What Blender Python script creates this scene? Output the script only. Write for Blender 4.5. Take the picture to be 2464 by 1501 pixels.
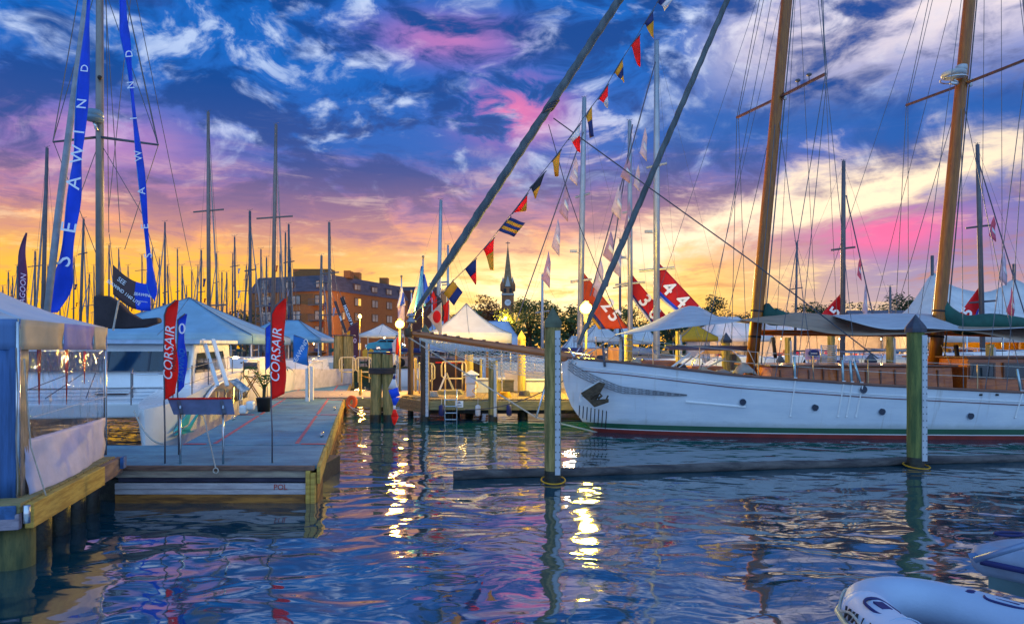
import bpy, math, random
from mathutils import Vector, Matrix, Euler
from mathutils import noise as mnoise
random.seed(7)
R = math.radians
for o in list(bpy.data.objects):
    bpy.data.objects.remove(o)
scene = bpy.context.scene
COL = scene.collection

# ------------------------------------------------------------------ camera
CAMH = 2.4
F = 2464 * 24.0 / 36.0          # focal length in reading-scale pixels
cam_d = bpy.data.cameras.new("camera")
cam = bpy.data.objects.new("camera", cam_d)
COL.objects.link(cam)
cam.location = (0, 0, CAMH)
cam.rotation_euler = (R(90), 0, 0)
cam_d.lens = 24
cam_d.sensor_width = 36
cam_d.shift_y = 90.5 / 2464
cam_d.clip_start = 0.1
cam_d.clip_end = 6000
scene.camera = cam

def P(x, y, d):
    """a point seen at reading-scale pixel x, y and standing d metres away"""
    return Vector(((x - 1232) * d / F, d, CAMH + (841 - y) * d / F))

# ------------------------------------------------------------------ view
scene.view_settings.view_transform = 'Standard'
scene.view_settings.look = 'None'
scene.view_settings.exposure = 0.18
scene.view_settings.gamma = 1.0
scene.view_settings.use_curve_mapping = False
scene.render.engine = 'CYCLES'
scene.cycles.max_bounces = 6
scene.cycles.transparent_max_bounces = 12
scene.cycles.sample_clamp_indirect = 6

# ------------------------------------------------------------------ node helper
class NT:
    def __init__(s, tree):
        s.t = tree
        s.n = tree.nodes
        s.l = tree.links
    def new(s, kind):
        return s.n.new(kind)
    def put(s, sock, v):
        if v is None:
            return
        if isinstance(v, bpy.types.NodeSocket):
            s.l.new(v, sock)
        else:
            if isinstance(v, (tuple, list, Vector)) and len(v) == 3 and sock.type == 'RGBA':
                v = (*v, 1)
            sock.default_value = v
    def m(s, op, a, b=None, c=None, clamp=False):
        n = s.new('ShaderNodeMath')
        n.operation = op
        n.use_clamp = clamp
        s.put(n.inputs[0], a)
        s.put(n.inputs[1], b)
        s.put(n.inputs[2], c)
        return n.outputs[0]
    def vm(s, op, a, b=None):
        n = s.new('ShaderNodeVectorMath')
        n.operation = op
        s.put(n.inputs[0], a)
        if op == 'SCALE':
            s.put(n.inputs[3], b)
        else:
            s.put(n.inputs[1], b)
        return n.outputs[0]
    def mix(s, fac, a, b, mode='MIX'):
        n = s.new('ShaderNodeMix')
        n.data_type = 'RGBA'
        n.blend_type = mode
        n.clamp_factor = True
        s.put(n.inputs[0], fac)
        s.put(n.inputs[6], a)
        s.put(n.inputs[7], b)
        return n.outputs[2]
    def ramp(s, fac, stops, interp='LINEAR'):
        n = s.new('ShaderNodeValToRGB')
        cr = n.color_ramp
        cr.interpolation = interp
        while len(cr.elements) < len(stops):
            cr.elements.new(0.5)
        for e, (p, c) in zip(cr.elements, stops):
            e.position = p
            e.color = (*c, 1) if not isinstance(c, (int, float)) else (c, c, c, 1)
        s.put(n.inputs[0], fac)
        return n.outputs[0]
    def noise(s, vec, scale, detail=3, rough=.5, dist=0, col=False):
        n = s.new('ShaderNodeTexNoise')
        s.put(n.inputs['Vector'], vec)
        n.inputs['Scale'].default_value = scale
        n.inputs['Detail'].default_value = detail
        n.inputs['Roughness'].default_value = rough
        n.inputs['Distortion'].default_value = dist
        return n.outputs['Color' if col else 'Fac']
    def sstep(s, v, lo, hi):
        n = s.new('ShaderNodeMapRange')
        n.interpolation_type = 'SMOOTHSTEP'
        s.put(n.inputs[0], v)
        n.inputs[1].default_value = lo
        n.inputs[2].default_value = hi
        return n.outputs[0]
    def gauss(s, v, c, w):
        x = s.m('DIVIDE', s.m('SUBTRACT', v, c), w)
        return s.m('EXPONENT', s.m('MULTIPLY', s.m('MULTIPLY', x, x), -1.0))
    def comb(s, x, y, z):
        n = s.new('ShaderNodeCombineXYZ')
        for i, v in enumerate((x, y, z)):
            s.put(n.inputs[i], v)
        return n.outputs[0]
    def sep(s, v):
        n = s.new('ShaderNodeSeparateXYZ')
        s.put(n.inputs[0], v)
        return n.outputs

# ------------------------------------------------------------------ sky
SUN_AZ, SUN_EL = 0.10, R(5)
def build_world():
    w = bpy.data.worlds.new("World")
    scene.world = w
    w.use_nodes = True
    t = NT(w.node_tree)
    t.n.clear()
    out = t.new('ShaderNodeOutputWorld')
    bg = t.new('ShaderNodeBackground')
    t.l.new(bg.outputs[0], out.inputs[0])
    tc = t.new('ShaderNodeTexCoord')
    d = t.vm('NORMALIZE', tc.outputs['Generated'])
    x, y, z = t.sep(d)
    za = t.m('ABSOLUTE', z)
    el = t.m('ARCSINE', za)
    az = t.m('ARCTAN2', x, y)
    inv = t.m('DIVIDE', 1.0, t.m('ADD', za, 0.16))
    Pl = t.comb(t.m('MULTIPLY', x, inv), t.m('MULTIPLY', t.m('MULTIPLY', y, inv), 1.0), 0.0)
    wn = t.noise(Pl, 1.3, 3, .5, col=True)
    warp = t.vm('SCALE', t.vm('SUBTRACT', wn, (0.5, 0.5, 0.5)), 0.8)
    Pw = t.vm('ADD', Pl, warp)
    nA = t.noise(Pw, 1.15, 7, .56)
    nB = t.noise(t.vm('ADD', Pw, (7.3, 2.1, 0)), 2.6, 7, .6)
    # fine wisps pulled out along the horizon
    Ps = t.vm('MULTIPLY', t.comb(az, el, 0.0), (3.0, 17.0, 0))
    Ps = t.vm('ADD', Ps, t.vm('SCALE', warp, 0.9))
    nS = t.noise(Ps, 2.0, 8, .68)
    # puffs in plain direction space
    Pd = t.vm('MULTIPLY', d, (1.0, 1.0, 1.9))
    wd = t.vm('SCALE', t.vm('SUBTRACT', t.noise(Pd, 3.2, 3, .5, col=True), (0.5, 0.5, 0.5)), 0.35)
    nP = t.noise(t.vm('ADD', Pd, wd), 7.8, 8, .60)
    nQ = t.noise(t.vm('ADD', Pd, (3.1, 9.2, 4.4)), 2.7, 4, .5)
    e = t.m('DIVIDE', el, R(40))
    e2 = t.m('ADD', e, t.m('MULTIPLY', t.m('SUBTRACT', nS, .5), .22))
    base = t.ramp(e2, [(0.0, (1.05, .44, .004)), (.10, (1.05, .53, .012)), (.165, (1.0, .50, .08)),
                       (.225, (.84, .36, .20)), (.28, (.46, .21, .32)), (.33, (.17, .135, .38)),
                       (.41, (.024, .120, .47)), (.54, (.004, .120, .50)), (1.0, (.003, .115, .46))])
    right = t.ramp(e2, [(0.0, (.72, .46, .30)), (.09, (.46, .34, .42)), (.18, (.27, .22, .46)),
                        (.28, (.13, .15, .46)), (.40, (.03, .12, .50)), (.6, (.012, .115, .50)), (1.0, (.01, .105, .46))])
    base = t.mix(t.sstep(az, .22, .52), base, right)
    dark = t.ramp(e, [(0.0, (.80, .30, .04)), (.12, (.62, .26, .12)), (.22, (.34, .17, .24)), (.36, (.040, .070, .26)),
                      (.50, (.001, .050, .25)), (1.0, (.001, .045, .23))])
    lit = t.ramp(e, [(0.0, (1.15, .75, .12)), (.12, (1.15, .82, .36)), (.22, (1.0, .66, .40)), (.36, (.62, .50, .62)),
                     (.50, (.46, .58, .84)), (1.0, (.44, .58, .84))])
    # dark cloud body, then lit edges
    mD = t.m('MULTIPLY', t.sstep(nP, .46, .58), t.sstep(e, .10, .34))
    c = t.mix(t.m('MULTIPLY', mD, .85), base, dark)
    mD2 = t.m('MULTIPLY', t.sstep(nS, .52, .70), t.sstep(e, .55, .30))
    c = t.mix(t.m('MULTIPLY', mD2, .75), c, dark)
    mLs = t.m('MULTIPLY', t.sstep(nS, .46, .32), t.sstep(e, .50, .20))
    c = t.mix(t.m('MULTIPLY', mLs, .55), c, lit)
    mLp = t.m('MULTIPLY', t.sstep(nP, .455, .36), t.m('MULTIPLY', t.sstep(e, .22, .40), t.sstep(nQ, .38, .54)))
    c = t.mix(t.m('MULTIPLY', mLp, .9), c, lit)
    nR = t.noise(t.vm('ADD', Pd, t.vm('SCALE', wd, .7)), 14.0, 7, .58)
    mR = t.m('MULTIPLY', t.sstep(nR, .50, .72), t.m('MULTIPLY', t.sstep(e, .26, .42), t.sstep(nP, .60, .44)))
    c = t.mix(t.m('MULTIPLY', mR, .85), c, (.60, .70, .90))
    # lilac veil high up
    veil = t.m('MULTIPLY', t.sstep(nB, .50, .68), t.sstep(e, .35, .6))
    c = t.mix(t.m('MULTIPLY', veil, .06), c, (.22, .20, .52))
    # cream bank that climbs to the right
    wob = t.m('MULTIPLY', t.m('SUBTRACT', nP, .5), .16)
    wob = t.m('ADD', wob, t.m('MULTIPLY', t.m('SUBTRACT', nS, .5), .06))
    s1 = t.m('ADD', t.m('SUBTRACT', el, t.m('ADD', .112, t.m('MULTIPLY', az, .205))), wob)
    b1 = t.m('MULTIPLY', t.gauss(s1, 0.0, .028), t.sstep(az, .02, .22))
    c = t.mix(t.m('MULTIPLY', b1, 1.0), c, (1.12, .88, .60))
    s2 = t.m('ADD', t.m('SUBTRACT', el, t.m('ADD', .385, t.m('MULTIPLY', az, .02))), wob)
    b2 = t.m('MULTIPLY', t.gauss(s2, 0.0, .066), t.sstep(az, .20, .42))
    b2 = t.m('MULTIPLY', b2, t.sstep(nP, .66, .40))
    c = t.mix(t.m('MULTIPLY', b2, .95), c, (.86, .74, .76))
    s3 = t.m('ADD', t.m('SUBTRACT', el, t.m('SUBTRACT', .318, t.m('MULTIPLY', az, .05))), t.m('MULTIPLY', wob, .8))
    b3 = t.m('MULTIPLY', t.gauss(s3, 0.0, .034), t.sstep(az, .14, .30))
    c = t.mix(t.m('MULTIPLY', b3, .85), c, (.010, .105, .42))
    # pink patches
    def patch(a0, e0, wa, we, lo, hi, amt, col):
        g = t.m('MULTIPLY', t.gauss(az, a0, wa), t.gauss(el, e0, we))
        return t.m('MULTIPLY', t.m('MULTIPLY', g, t.sstep(nP, lo, hi)), amt), col
    for a in ((-.09, .425, .10, .026, .60, .46, .62, (.72, .20, .46)),
              (.005, .335, .07, .038, .54, .44, .8, (.85, .18, .40)),
              (.50, .150, .075, .026, .66, .44, 1.1, (1.0, .15, .36)),
              (-.55, .26, .12, .04, .60, .44, .6, (.62, .25, .55))):
        f, col = patch(*a)
        c = t.mix(f, c, col)
    # glow where the sun has gone down
    g1 = t.m('MULTIPLY', t.gauss(az, .05, .20), t.gauss(el, .085, .050))
    g1 = t.m('MULTIPLY', g1, t.sstep(nS, .68, .40))
    c = t.mix(t.m('MULTIPLY', g1, .95), c, (1.45, 1.18, .70))
    # the sky opposite the sunset: even pale dusk blue
    back = t.sstep(y, .30, -.45)
    bc = t.ramp(e, [(0.0, (.48, .70, 1.14)), (.4, (.38, .72, 1.26)), (1.0, (.34, .70, 1.26))])
    bc = t.mix(t.m('MULTIPLY', t.sstep(nP, .35, .65), .35), bc, (.54, .76, 1.20))
    c = t.mix(back, c, bc)
    sky = t.new('ShaderNodeTexSky')
    sky.sky_type = 'NISHITA'
    sky.sun_disc = False
    sky.sun_elevation = SUN_EL
    sky.sun_rotation = SUN_AZ
    c = t.mix(1.0, c, t.mix(1.0, sky.outputs[0], (.003, .003, .003), 'MULTIPLY'), 'ADD')
    t.l.new(c, bg.inputs[0])
    bg.inputs[1].default_value = 1.0
build_world()

sun_d = bpy.data.lights.new("sun", 'SUN')
sun_d.energy = 1.3
sun_d.angle = R(3)
sun_d.color = (1.0, .62, .28)
sun = bpy.data.objects.new("sun", sun_d)
COL.objects.link(sun)
sdir = Vector((math.sin(SUN_AZ) * math.cos(SUN_EL), math.cos(SUN_AZ) * math.cos(SUN_EL), math.sin(SUN_EL)))
sun.rotation_euler = (-sdir).to_track_quat('-Z', 'Y').to_euler()

# ------------------------------------------------------------------ materials
MATS = {}
def mat(name, col, rough=.6, metal=0., var=.18, vscale=3., bump=.05, bscale=30., stretch=(1, 1, 1), col2=None,
        trans=0., spec=.5, emis=None, estr=0., coat=0., fine=0.):
    if name in MATS:
        return MATS[name]
    m = bpy.data.materials.new(name)
    m.use_nodes = True
    t = NT(m.node_tree)
    b = t.n['Principled BSDF']
    tc = t.new('ShaderNodeTexCoord')
    v = t.vm('MULTIPLY', tc.outputs['Object'], stretch)
    n = t.noise(v, vscale, 5, .6)
    if col2 is None:
        col2 = tuple(c * (1 - var) for c in col)
        col1 = tuple(min(1, c * (1 + var * .5)) for c in col)
    else:
        col1 = col
    c = t.mix(t.sstep(n, .32, .68), col1, col2)
    if fine:
        nf = t.noise(v, vscale * 9, 4, .7)
        c = t.mix(t.m('MULTIPLY', t.sstep(nf, .5, .75), fine), c, tuple(x * .35 for x in col2))
    t.put(b.inputs['Base Color'], c)
    t.put(b.inputs['Roughness'], t.m('ADD', rough - .06, t.m('MULTIPLY', n, .12)))
    b.inputs['Metallic'].default_value = metal
    b.inputs['Specular IOR Level'].default_value = spec
    b.inputs['Coat Weight'].default_value = coat
    if emis:
        b.inputs['Emission Color'].default_value = (*emis, 1)
        b.inputs['Emission Strength'].default_value = estr
    if bump:
        bn = t.new('ShaderNodeBump')
        bn.inputs['Strength'].default_value = min(1, bump * 4)
        bn.inputs['Distance'].default_value = .01
        t.put(bn.inputs['Height'], t.noise(v, bscale, 3, .6))
        t.l.new(bn.outputs[0], b.inputs['Normal'])
    if trans:
        tr = t.new('ShaderNodeBsdfTranslucent')
        t.put(tr.inputs[0], c)
        mx = t.new('ShaderNodeMixShader')
        mx.inputs[0].default_value = trans
        t.l.new(b.outputs[0], mx.inputs[1])
        t.l.new(tr.outputs[0], mx.inputs[2])
        t.l.new(mx.outputs[0], t.n['Material Output'].inputs[0])
    MATS[name] = m
    return m
def wood(name, a, b_, stretch=(1, 14, 14), rough=.6, coat=0., vscale=2.2, bump=.1, fine=.35):
    return mat(name, a, rough, 0, 0, vscale, bump, 8, stretch, b_, coat=coat, fine=fine)

WHITE = mat('white_gelcoat', (.80, .80, .80), .28, var=.06, vscale=1.2, bump=0, coat=.3)
HULLW = mat('yacht_paint', (.70, .73, .77), .34, 0, 0, .9, .03, 5, (.8, .8, 3), (.58, .63, .70), coat=.25, fine=.06)
CANVW = mat('white_canvas', (.78, .78, .78), .75, var=.09, vscale=1.4, bump=.08, bscale=9, trans=.30)
CANVB = mat('blue_white_canvas', (.26, .50, .70), .7, var=.12, vscale=1.0, bump=.08, bscale=7, trans=.25)
AWN = mat('grey_awning', (.58, .60, .66), .8, var=.12, vscale=1.6, bump=.1, bscale=10, trans=.3, stretch=(1, 3, 6))
BEIGE = mat('beige_awning', (.46, .33, .24), .8, var=.16, vscale=1.4, bump=.1, bscale=10, trans=.3, stretch=(1, 3, 6))
ALU = mat('grey_spar', (.38, .41, .45), .38, .55, .12, 2, 0)
DARKSPAR = mat('dark_spar', (.10, .10, .12), .5, .2, .2, 2, 0)
STEEL = mat('stainless_steel', (.62, .63, .65), .22, .95, .1, 4, 0)
WIRE = mat('rigging_wire', (.10, .11, .13), .45, .4, .1, 4, 0)
ROPE = mat('pale_rope', (.52, .47, .40), .85, var=.2, vscale=30, bump=.2, bscale=90)
DROPE = mat('dark_rope', (.07, .07, .09), .85, var=.2, vscale=30, bump=.2, bscale=90)
VARN = wood('varnished_spar', (.34, .110, .002), (.21, .056, .002), (14, 14, 1), .42, .08, 2.0, .02, .2)
VARNH = wood('varnished_bowsprit', (.46, .130, .008), (.30, .065, .005), (1, 14, 14), .3, .6, 2.0, .02, .2)
MAHO = wood('mahogany', (.56, .130, .008), (.32, .055, .006), (1, 12, 6), .32, .5, 2.2, .03, .3)
RAILW = wood('cap_rail_wood', (.20, .075, .04), (.10, .036, .025), (1, 12, 12), .4, .3)
PILE = mat('treated_pile', (.42, .29, .10), .85, 0, 0, 2.4, .9, 9, (6, 6, .6), (.13, .12, .035), fine=.75)
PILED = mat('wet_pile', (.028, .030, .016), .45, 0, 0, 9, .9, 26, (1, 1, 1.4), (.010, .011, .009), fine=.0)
PILEY = mat('lamplit_pile', (.45, .33, .09), .8, 0, 0, 1.3, .4, 10, (5, 5, .7), (.26, .18, .05), fine=.4)  # yellow lamplight is put into this pile's base colour
PILEB = mat('brown_pile', (.12, .065, .035), .85, 0, 0, 1.5, .4, 10, (5, 5, .7), (.05, .03, .02), fine=.4)
CAPD = mat('dark_pile_cap', (.035, .045, .075), .45, var=.3, vscale=6, bump=.05)
CAPG = mat('grey_green_pile_cap', (.10, .11, .065), .7, var=.3, vscale=6, bump=.05)
STRIPW = mat('white_plastic_strip', (.46, .48, .52), .5, var=.12, vscale=5, bump=.02, fine=.2)
PLANK = wood('weathered_plank', (.34, .23, .10), (.15, .10, .05), (14, 1, 14), .8)
PLANKX = wood('weathered_beam', (.34, .27, .12), (.20, .17, .07), (1.2, 12, 12), .8, fine=.5)
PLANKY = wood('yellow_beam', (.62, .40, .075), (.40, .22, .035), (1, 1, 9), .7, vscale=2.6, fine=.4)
BLACK = mat('black_rubber', (.012, .012, .014), .6, var=.3, bump=.02)
GLASS = mat('dark_glass', (.010, .022, .034), .06, var=.3, bump=0, spec=.8)
GREEN = mat('green_sailcover', (.006, .075, .058), .75, var=.3, vscale=2, bump=.15, bscale=7)
RED = mat('red_fabric', (.86, .022, .008), .6, var=.14, vscale=1.5, bump=.08, bscale=9, trans=.5)
REDS = mat('red_sail', (.66, .010, .020), .6, var=.2, vscale=.8, bump=.08, bscale=5, trans=.4)
ORS = mat('orange_red_sail', (.72, .085, .012), .6, var=.2, vscale=.8, bump=.08, bscale=5, trans=.35)
BLUE = mat('blue_fabric', (.006, .085, .80), .6, var=.14, vscale=1.5, bump=.08, bscale=9, trans=.3)
SKYB = mat('sky_blue_fabric', (.03, .24, .72), .6, var=.1, vscale=2, bump=.06, bscale=9, trans=.2)
NAVY = mat('navy_fabric', (.012, .018, .12), .65, var=.2, vscale=2, bump=.06, bscale=9)
WHF = mat('white_fabric', (.78, .76, .80), .65, var=.08, vscale=2, bump=.06, bscale=9, trans=.3)
YEL = mat('yellow_fabric', (.80, .42, .015), .65, var=.12, vscale=2, bump=.06, bscale=9, trans=.3)
BLKF = mat('black_fabric', (.030, .020, .024), .75, var=.3, vscale=2.5, bump=.15, bscale=8)
BRNF = mat('brown_banner', (.075, .035, .036), .65, var=.2, vscale=2, bump=.1, bscale=7)
LETW = mat('white_lettering', (.85, .85, .88), .5, var=.03, bump=0)
LETP = mat('pink_lettering', (.80, .55, .70), .5, var=.03, bump=0)
LETR = mat('red_stencil_paint', (.40, .045, .03), .7, var=.3, vscale=20, bump=0)
LETK = mat('black_lettering', (.02, .02, .025), .6, var=.1, bump=0)

def weather_hull():
    # run-off streaks below the rail and a scum band at the waterline
    t = NT(HULLW.node_tree)
    b = t.n['Principled BSDF']
    tc = t.new('ShaderNodeTexCoord')
    o = tc.outputs['Object']
    x, y, z = t.sep(o)
    src = b.inputs['Base Color'].links[0].from_socket
    st = t.sstep(t.noise(t.vm('MULTIPLY', o, (5.5, .4, .35)), 1.0, 4, .6), .60, .74)
    c = t.mix(t.m('MULTIPLY', st, .34), src, (.30, .22, .14))
    zz = t.m('ADD', z, t.m('MULTIPLY', t.noise(t.vm('MULTIPLY', o, (2.5, 1, 4)), 1.5, 4, .6), .16))
    c = t.mix(t.m('MULTIPLY', t.sstep(zz, .56, .38), .45), c, (.22, .24, .17))
    pl = t.m('FRACT', t.m('MULTIPLY', t.m('ADD', z, t.m('MULTIPLY', x, .012)), 6.0))
    c = t.mix(t.m('MULTIPLY', t.sstep(pl, .05, .01), .16), c, (.25, .28, .34))
    t.l.new(c, b.inputs['Base Color'])
weather_hull()

# ------------------------------------------------------------------ mesh helpers
def origin(o):
    v = Vector((0, 0, 0))
    while o is not None:
        v += o.location
        o = o.parent
    return v
def tag(o, label=None, cat=None, group=None, kind=None):
    if label: o['label'] = label
    if cat: o['category'] = cat
    if group: o['group'] = group
    if kind: o['kind'] = kind
    return o
def thing(name, label, cat, loc, group=None):
    o = bpy.data.objects.new(name, None)
    o.empty_display_size = .2
    COL.objects.link(o)
    o.location = loc
    return tag(o, label, cat, group)

class MB:
    def __init__(s, M=None):
        s.v, s.f, s.M = [], [], M
    def add(s, vs, fs):
        b = len(s.v)
        if s.M is not None:
            vs = [s.M @ Vector(v) for v in vs]
        s.v.extend(Vector(v) for v in vs)
        s.f.extend(tuple(b + i for i in f) for f in fs)
        return s
    def box(s, c, size, rot=None):
        c = Vector(c)
        x, y, z = size[0] / 2, size[1] / 2, size[2] / 2
        vs = [Vector((i * x, j * y, k * z)) for k in (-1, 1) for j in (-1, 1) for i in (-1, 1)]
        if rot is not None:
            vs = [rot @ v for v in vs]
        return s.add([c + v for v in vs], [(0, 2, 3, 1), (4, 5, 7, 6), (0, 1, 5, 4), (2, 6, 7, 3), (0, 4, 6, 2), (1, 3, 7, 5)])
    def beam(s, p, q, w, h, up=(0, 0, 1)):
        p, q = Vector(p), Vector(q)
        d = (q - p).normalized()
        sd = d.cross(Vector(up))
        if sd.length < 1e-4:
            sd = d.cross(Vector((0, 1, 0)))
        sd.normalize()
        u = sd.cross(d)
        vs = []
        for e in (p, q):
            for a, b in ((-1, -1), (1, -1), (1, 1), (-1, 1)):
                vs.append(e + sd * a * w / 2 + u * b * h / 2)
        return s.add(vs, [(3, 2, 1, 0), (4, 5, 6, 7), (0, 1, 5, 4), (1, 2, 6, 5), (2, 3, 7, 6), (3, 0, 4, 7)])
    def tube(s, pts, r, n=8, cap=True, closed=False):
        pts = [Vector(p) for p in pts]
        k = len(pts)
        if not isinstance(r, (list, tuple)):
            r = [r] * k
        vs, fs = [], []
        ref = None
        for i, p in enumerate(pts):
            if closed:
                d = pts[(i + 1) % k] - pts[i - 1]
            else:
                d = pts[min(i + 1, k - 1)] - pts[max(i - 1, 0)]
            d.normalize()
            if ref is None:
                ref = d.orthogonal().normalized()
            ref = (ref - d * ref.dot(d)).normalized()
            b = d.cross(ref)
            for j in range(n):
                a = 2 * math.pi * j / n
                vs.append(p + (ref * math.cos(a) + b * math.sin(a)) * r[i])
        rng = k if closed else k - 1
        for i in range(rng):
            i2 = (i + 1) % k
            for j in range(n):
                j2 = (j + 1) % n
                fs.append((i * n + j, i * n + j2, i2 * n + j2, i2 * n + j))
        if cap and not closed:
            fs.append(tuple(range(n - 1, -1, -1)))
            fs.append(tuple((k - 1) * n + j for j in range(n)))
        return s.add(vs, fs)
    def lathe(s, c, prof, n=16):
        c = Vector(c)
        vs, fs = [], []
        for r, z in prof:
            for j in range(n):
                a = 2 * math.pi * j / n
                vs.append(c + Vector((r * math.cos(a), r * math.sin(a), z)))
        for i in range(len(prof) - 1):
            for j in range(n):
                j2 = (j + 1) % n
                fs.append((i * n + j, i * n + j2, (i + 1) * n + j2, (i + 1) * n + j))
        fs.append(tuple(range(n - 1, -1, -1)))
        fs.append(tuple((len(prof) - 1) * n + j for j in range(n)))
        return s.add(vs, fs)
    def ball(s, c, r, n=12, sq=(1, 1, 1)):
        c = Vector(c)
        vs, fs = [], []
        for i in range(n // 2 + 1):
            ph = math.pi * (i + .02) / (n // 2 + .04)
            for j in range(n):
                a = 2 * math.pi * j / n
                vs.append(c + Vector((r * sq[0] * math.sin(ph) * math.cos(a), r * sq[1] * math.sin(ph) * math.sin(a), r * sq[2] * math.cos(ph))))
        for i in range(n // 2):
            for j in range(n):
                j2 = (j + 1) % n
                fs.append((i * n + j, (i + 1) * n + j, (i + 1) * n + j2, i * n + j2))
        return s.add(vs, fs)
    def prism(s, pts, ext):
        """outline of points pushed along the vector ext"""
        pts = [Vector(p) for p in pts]
        ext = Vector(ext)
        k = len(pts)
        nrm = Vector((0, 0, 0))
        for i in range(k):
            nrm += pts[i].cross(pts[(i + 1) % k])
        if nrm.dot(ext) > 0:
            pts.reverse()
        vs = pts + [p + ext for p in pts]
        fs = [tuple(range(k)), tuple(range(2 * k - 1, k - 1, -1))]
        for i in range(k):
            j = (i + 1) % k
            fs.append((j, i, k + i, k + j))
        return s.add(vs, fs)
    def grid(s, rows, thick=0.):
        rows = [[Vector(p) for p in r] for r in rows]
        nr, nc = len(rows), len(rows[0])
        def nrm(i, j):
            a = rows[min(i + 1, nr - 1)][j] - rows[max(i - 1, 0)][j]
            b = rows[i][min(j + 1, nc - 1)] - rows[i][max(j - 1, 0)]
            n = a.cross(b)
            return n.normalized() if n.length > 1e-9 else Vector((0, 0, 1))
        if not thick:
            vs = [p for r in rows for p in r]
            fs = [(i * nc + j, i * nc + j + 1, (i + 1) * nc + j + 1, (i + 1) * nc + j) for i in range(nr - 1) for j in range(nc - 1)]
            return s.add(vs, fs)
        N = nr * nc
        top, bot = [], []
        for i in range(nr):
            for j in range(nc):
                n = nrm(i, j) * thick / 2
                top.append(rows[i][j] + n)
                bot.append(rows[i][j] - n)
        fs = []
        for i in range(nr - 1):
            for j in range(nc - 1):
                a, b, c, d = i * nc + j, i * nc + j + 1, (i + 1) * nc + j + 1, (i + 1) * nc + j
                fs.append((d, c, b, a))
                fs.append((N + a, N + b, N + c, N + d))
        def edge(a, b):
            fs.append((a, b, N + b, N + a))
        for j in range(nc - 1):
            edge(j, j + 1)
            edge((nr - 1) * nc + j + 1, (nr - 1) * nc + j)
        for i in range(nr - 1):
            edge((i + 1) * nc, i * nc)
            edge(i * nc + nc - 1, (i + 1) * nc + nc - 1)
        return s.add(top + bot, fs)
    def build(s, name, m, parent=None, smooth=False, label=None, cat=None, group=None, kind=None, bevel=0., loc=None):
        me = bpy.data.meshes.new(name)
        if parent is not None:
            off = origin(parent)
            lc = Vector((0, 0, 0))
        else:
            if loc is None:
                xs = [v.x for v in s.v]; ys = [v.y for v in s.v]; zs = [v.z for v in s.v]
                loc = Vector(((min(xs) + max(xs)) / 2, (min(ys) + max(ys)) / 2, min(zs)))
            off = Vector(loc)
            lc = off
        me.from_pydata([v - off for v in s.v], [], s.f)
        me.materials.append(m)
        if smooth:
            for p in me.polygons:
                p.use_smooth = True
        me.update()
        o = bpy.data.objects.new(name, me)
        COL.objects.link(o)
        o.location = lc
        o.parent = parent
        if smooth == 'angle':
            sm = o.modifiers.new('smooth', 'EDGE_SPLIT')
            sm.split_angle = R(40)
        if bevel:
            b = o.modifiers.new('bevel', 'BEVEL')
            b.width = bevel
            b.segments = 2
            b.limit_method = 'ANGLE'
        return tag(o, label, cat, group, kind)

def share(src, name, parent, loc, rot=None, label=None):
    """another piece that shares its mesh; loc is a world position"""
    o = src.copy()
    o.name = name
    for k in ('label', 'category', 'group'):
        if k in o: del o[k]
    COL.objects.link(o)
    o.parent = parent
    o.location = Vector(loc) - (origin(parent) if parent else Vector((0, 0, 0)))
    if rot is not None:
        o.rotation_euler = rot
    if label: o['label'] = label
    return o

def crv(a, b, c, d, t):
    return .5 * ((2 * b) + (c - a) * t + (2 * a - 5 * b + 4 * c - d) * t * t + (3 * b - a - 3 * c + d) * t ** 3)
def spline(pts, n):
    pts = [Vector(p) for p in pts]
    k = len(pts)
    out = []
    for i in range(n + 1):
        u = i / n * (k - 1)
        j = min(int(u), k - 2)
        t = u - j
        out.append(crv(pts[max(j - 1, 0)], pts[j], pts[j + 1], pts[min(j + 2, k - 1)], t))
    return out
def sgrid(rows, nu, nv):
    """smooth sheet through a coarse grid of points"""
    a = [spline(r, nv) for r in rows]
    cols = [spline([a[i][j] for i in range(len(a))], nu) for j in range(nv + 1)]
    return [[cols[j][i] for j in range(nv + 1)] for i in range(nu + 1)]
def sag(p, q, s, n=10):
    p, q = Vector(p), Vector(q)
    return [p.lerp(q, i / n) - Vector((0, 0, s * 4 * (i / n) * (1 - i / n))) for i in range(n + 1)]

def text_mesh(s, size, org, xd, yd, m, parent, name='lettering', ext=.004, shear=0., space=1., align='CENTER', bold=0.):
    cu = bpy.data.curves.new('t', 'FONT')
    cu.body = s
    cu.size = size
    cu.extrude = ext
    cu.shear = shear
    cu.space_character = space
    cu.offset = bold
    cu.align_x = align
    cu.align_y = 'CENTER'
    cu.resolution_u = 3
    tmp = bpy.data.objects.new('t', cu)
    me = bpy.data.meshes.new_from_object(tmp)
    bpy.data.objects.remove(tmp)
    bpy.data.curves.remove(cu)
    xd = Vector(xd).normalized()
    yd = Vector(yd)
    yd = (yd - xd * yd.dot(xd)).normalized()
    zd = xd.cross(yd)
    off = Vector(org) - origin(parent)
    for v in me.vertices:
        v.co = off + xd * v.co.x + yd * v.co.y + zd * v.co.z
    me.name = name
    me.materials.clear()
    me.materials.append(m)
    o = bpy.data.objects.new(name, me)
    COL.objects.link(o)
    o.parent = parent
    return o

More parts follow.
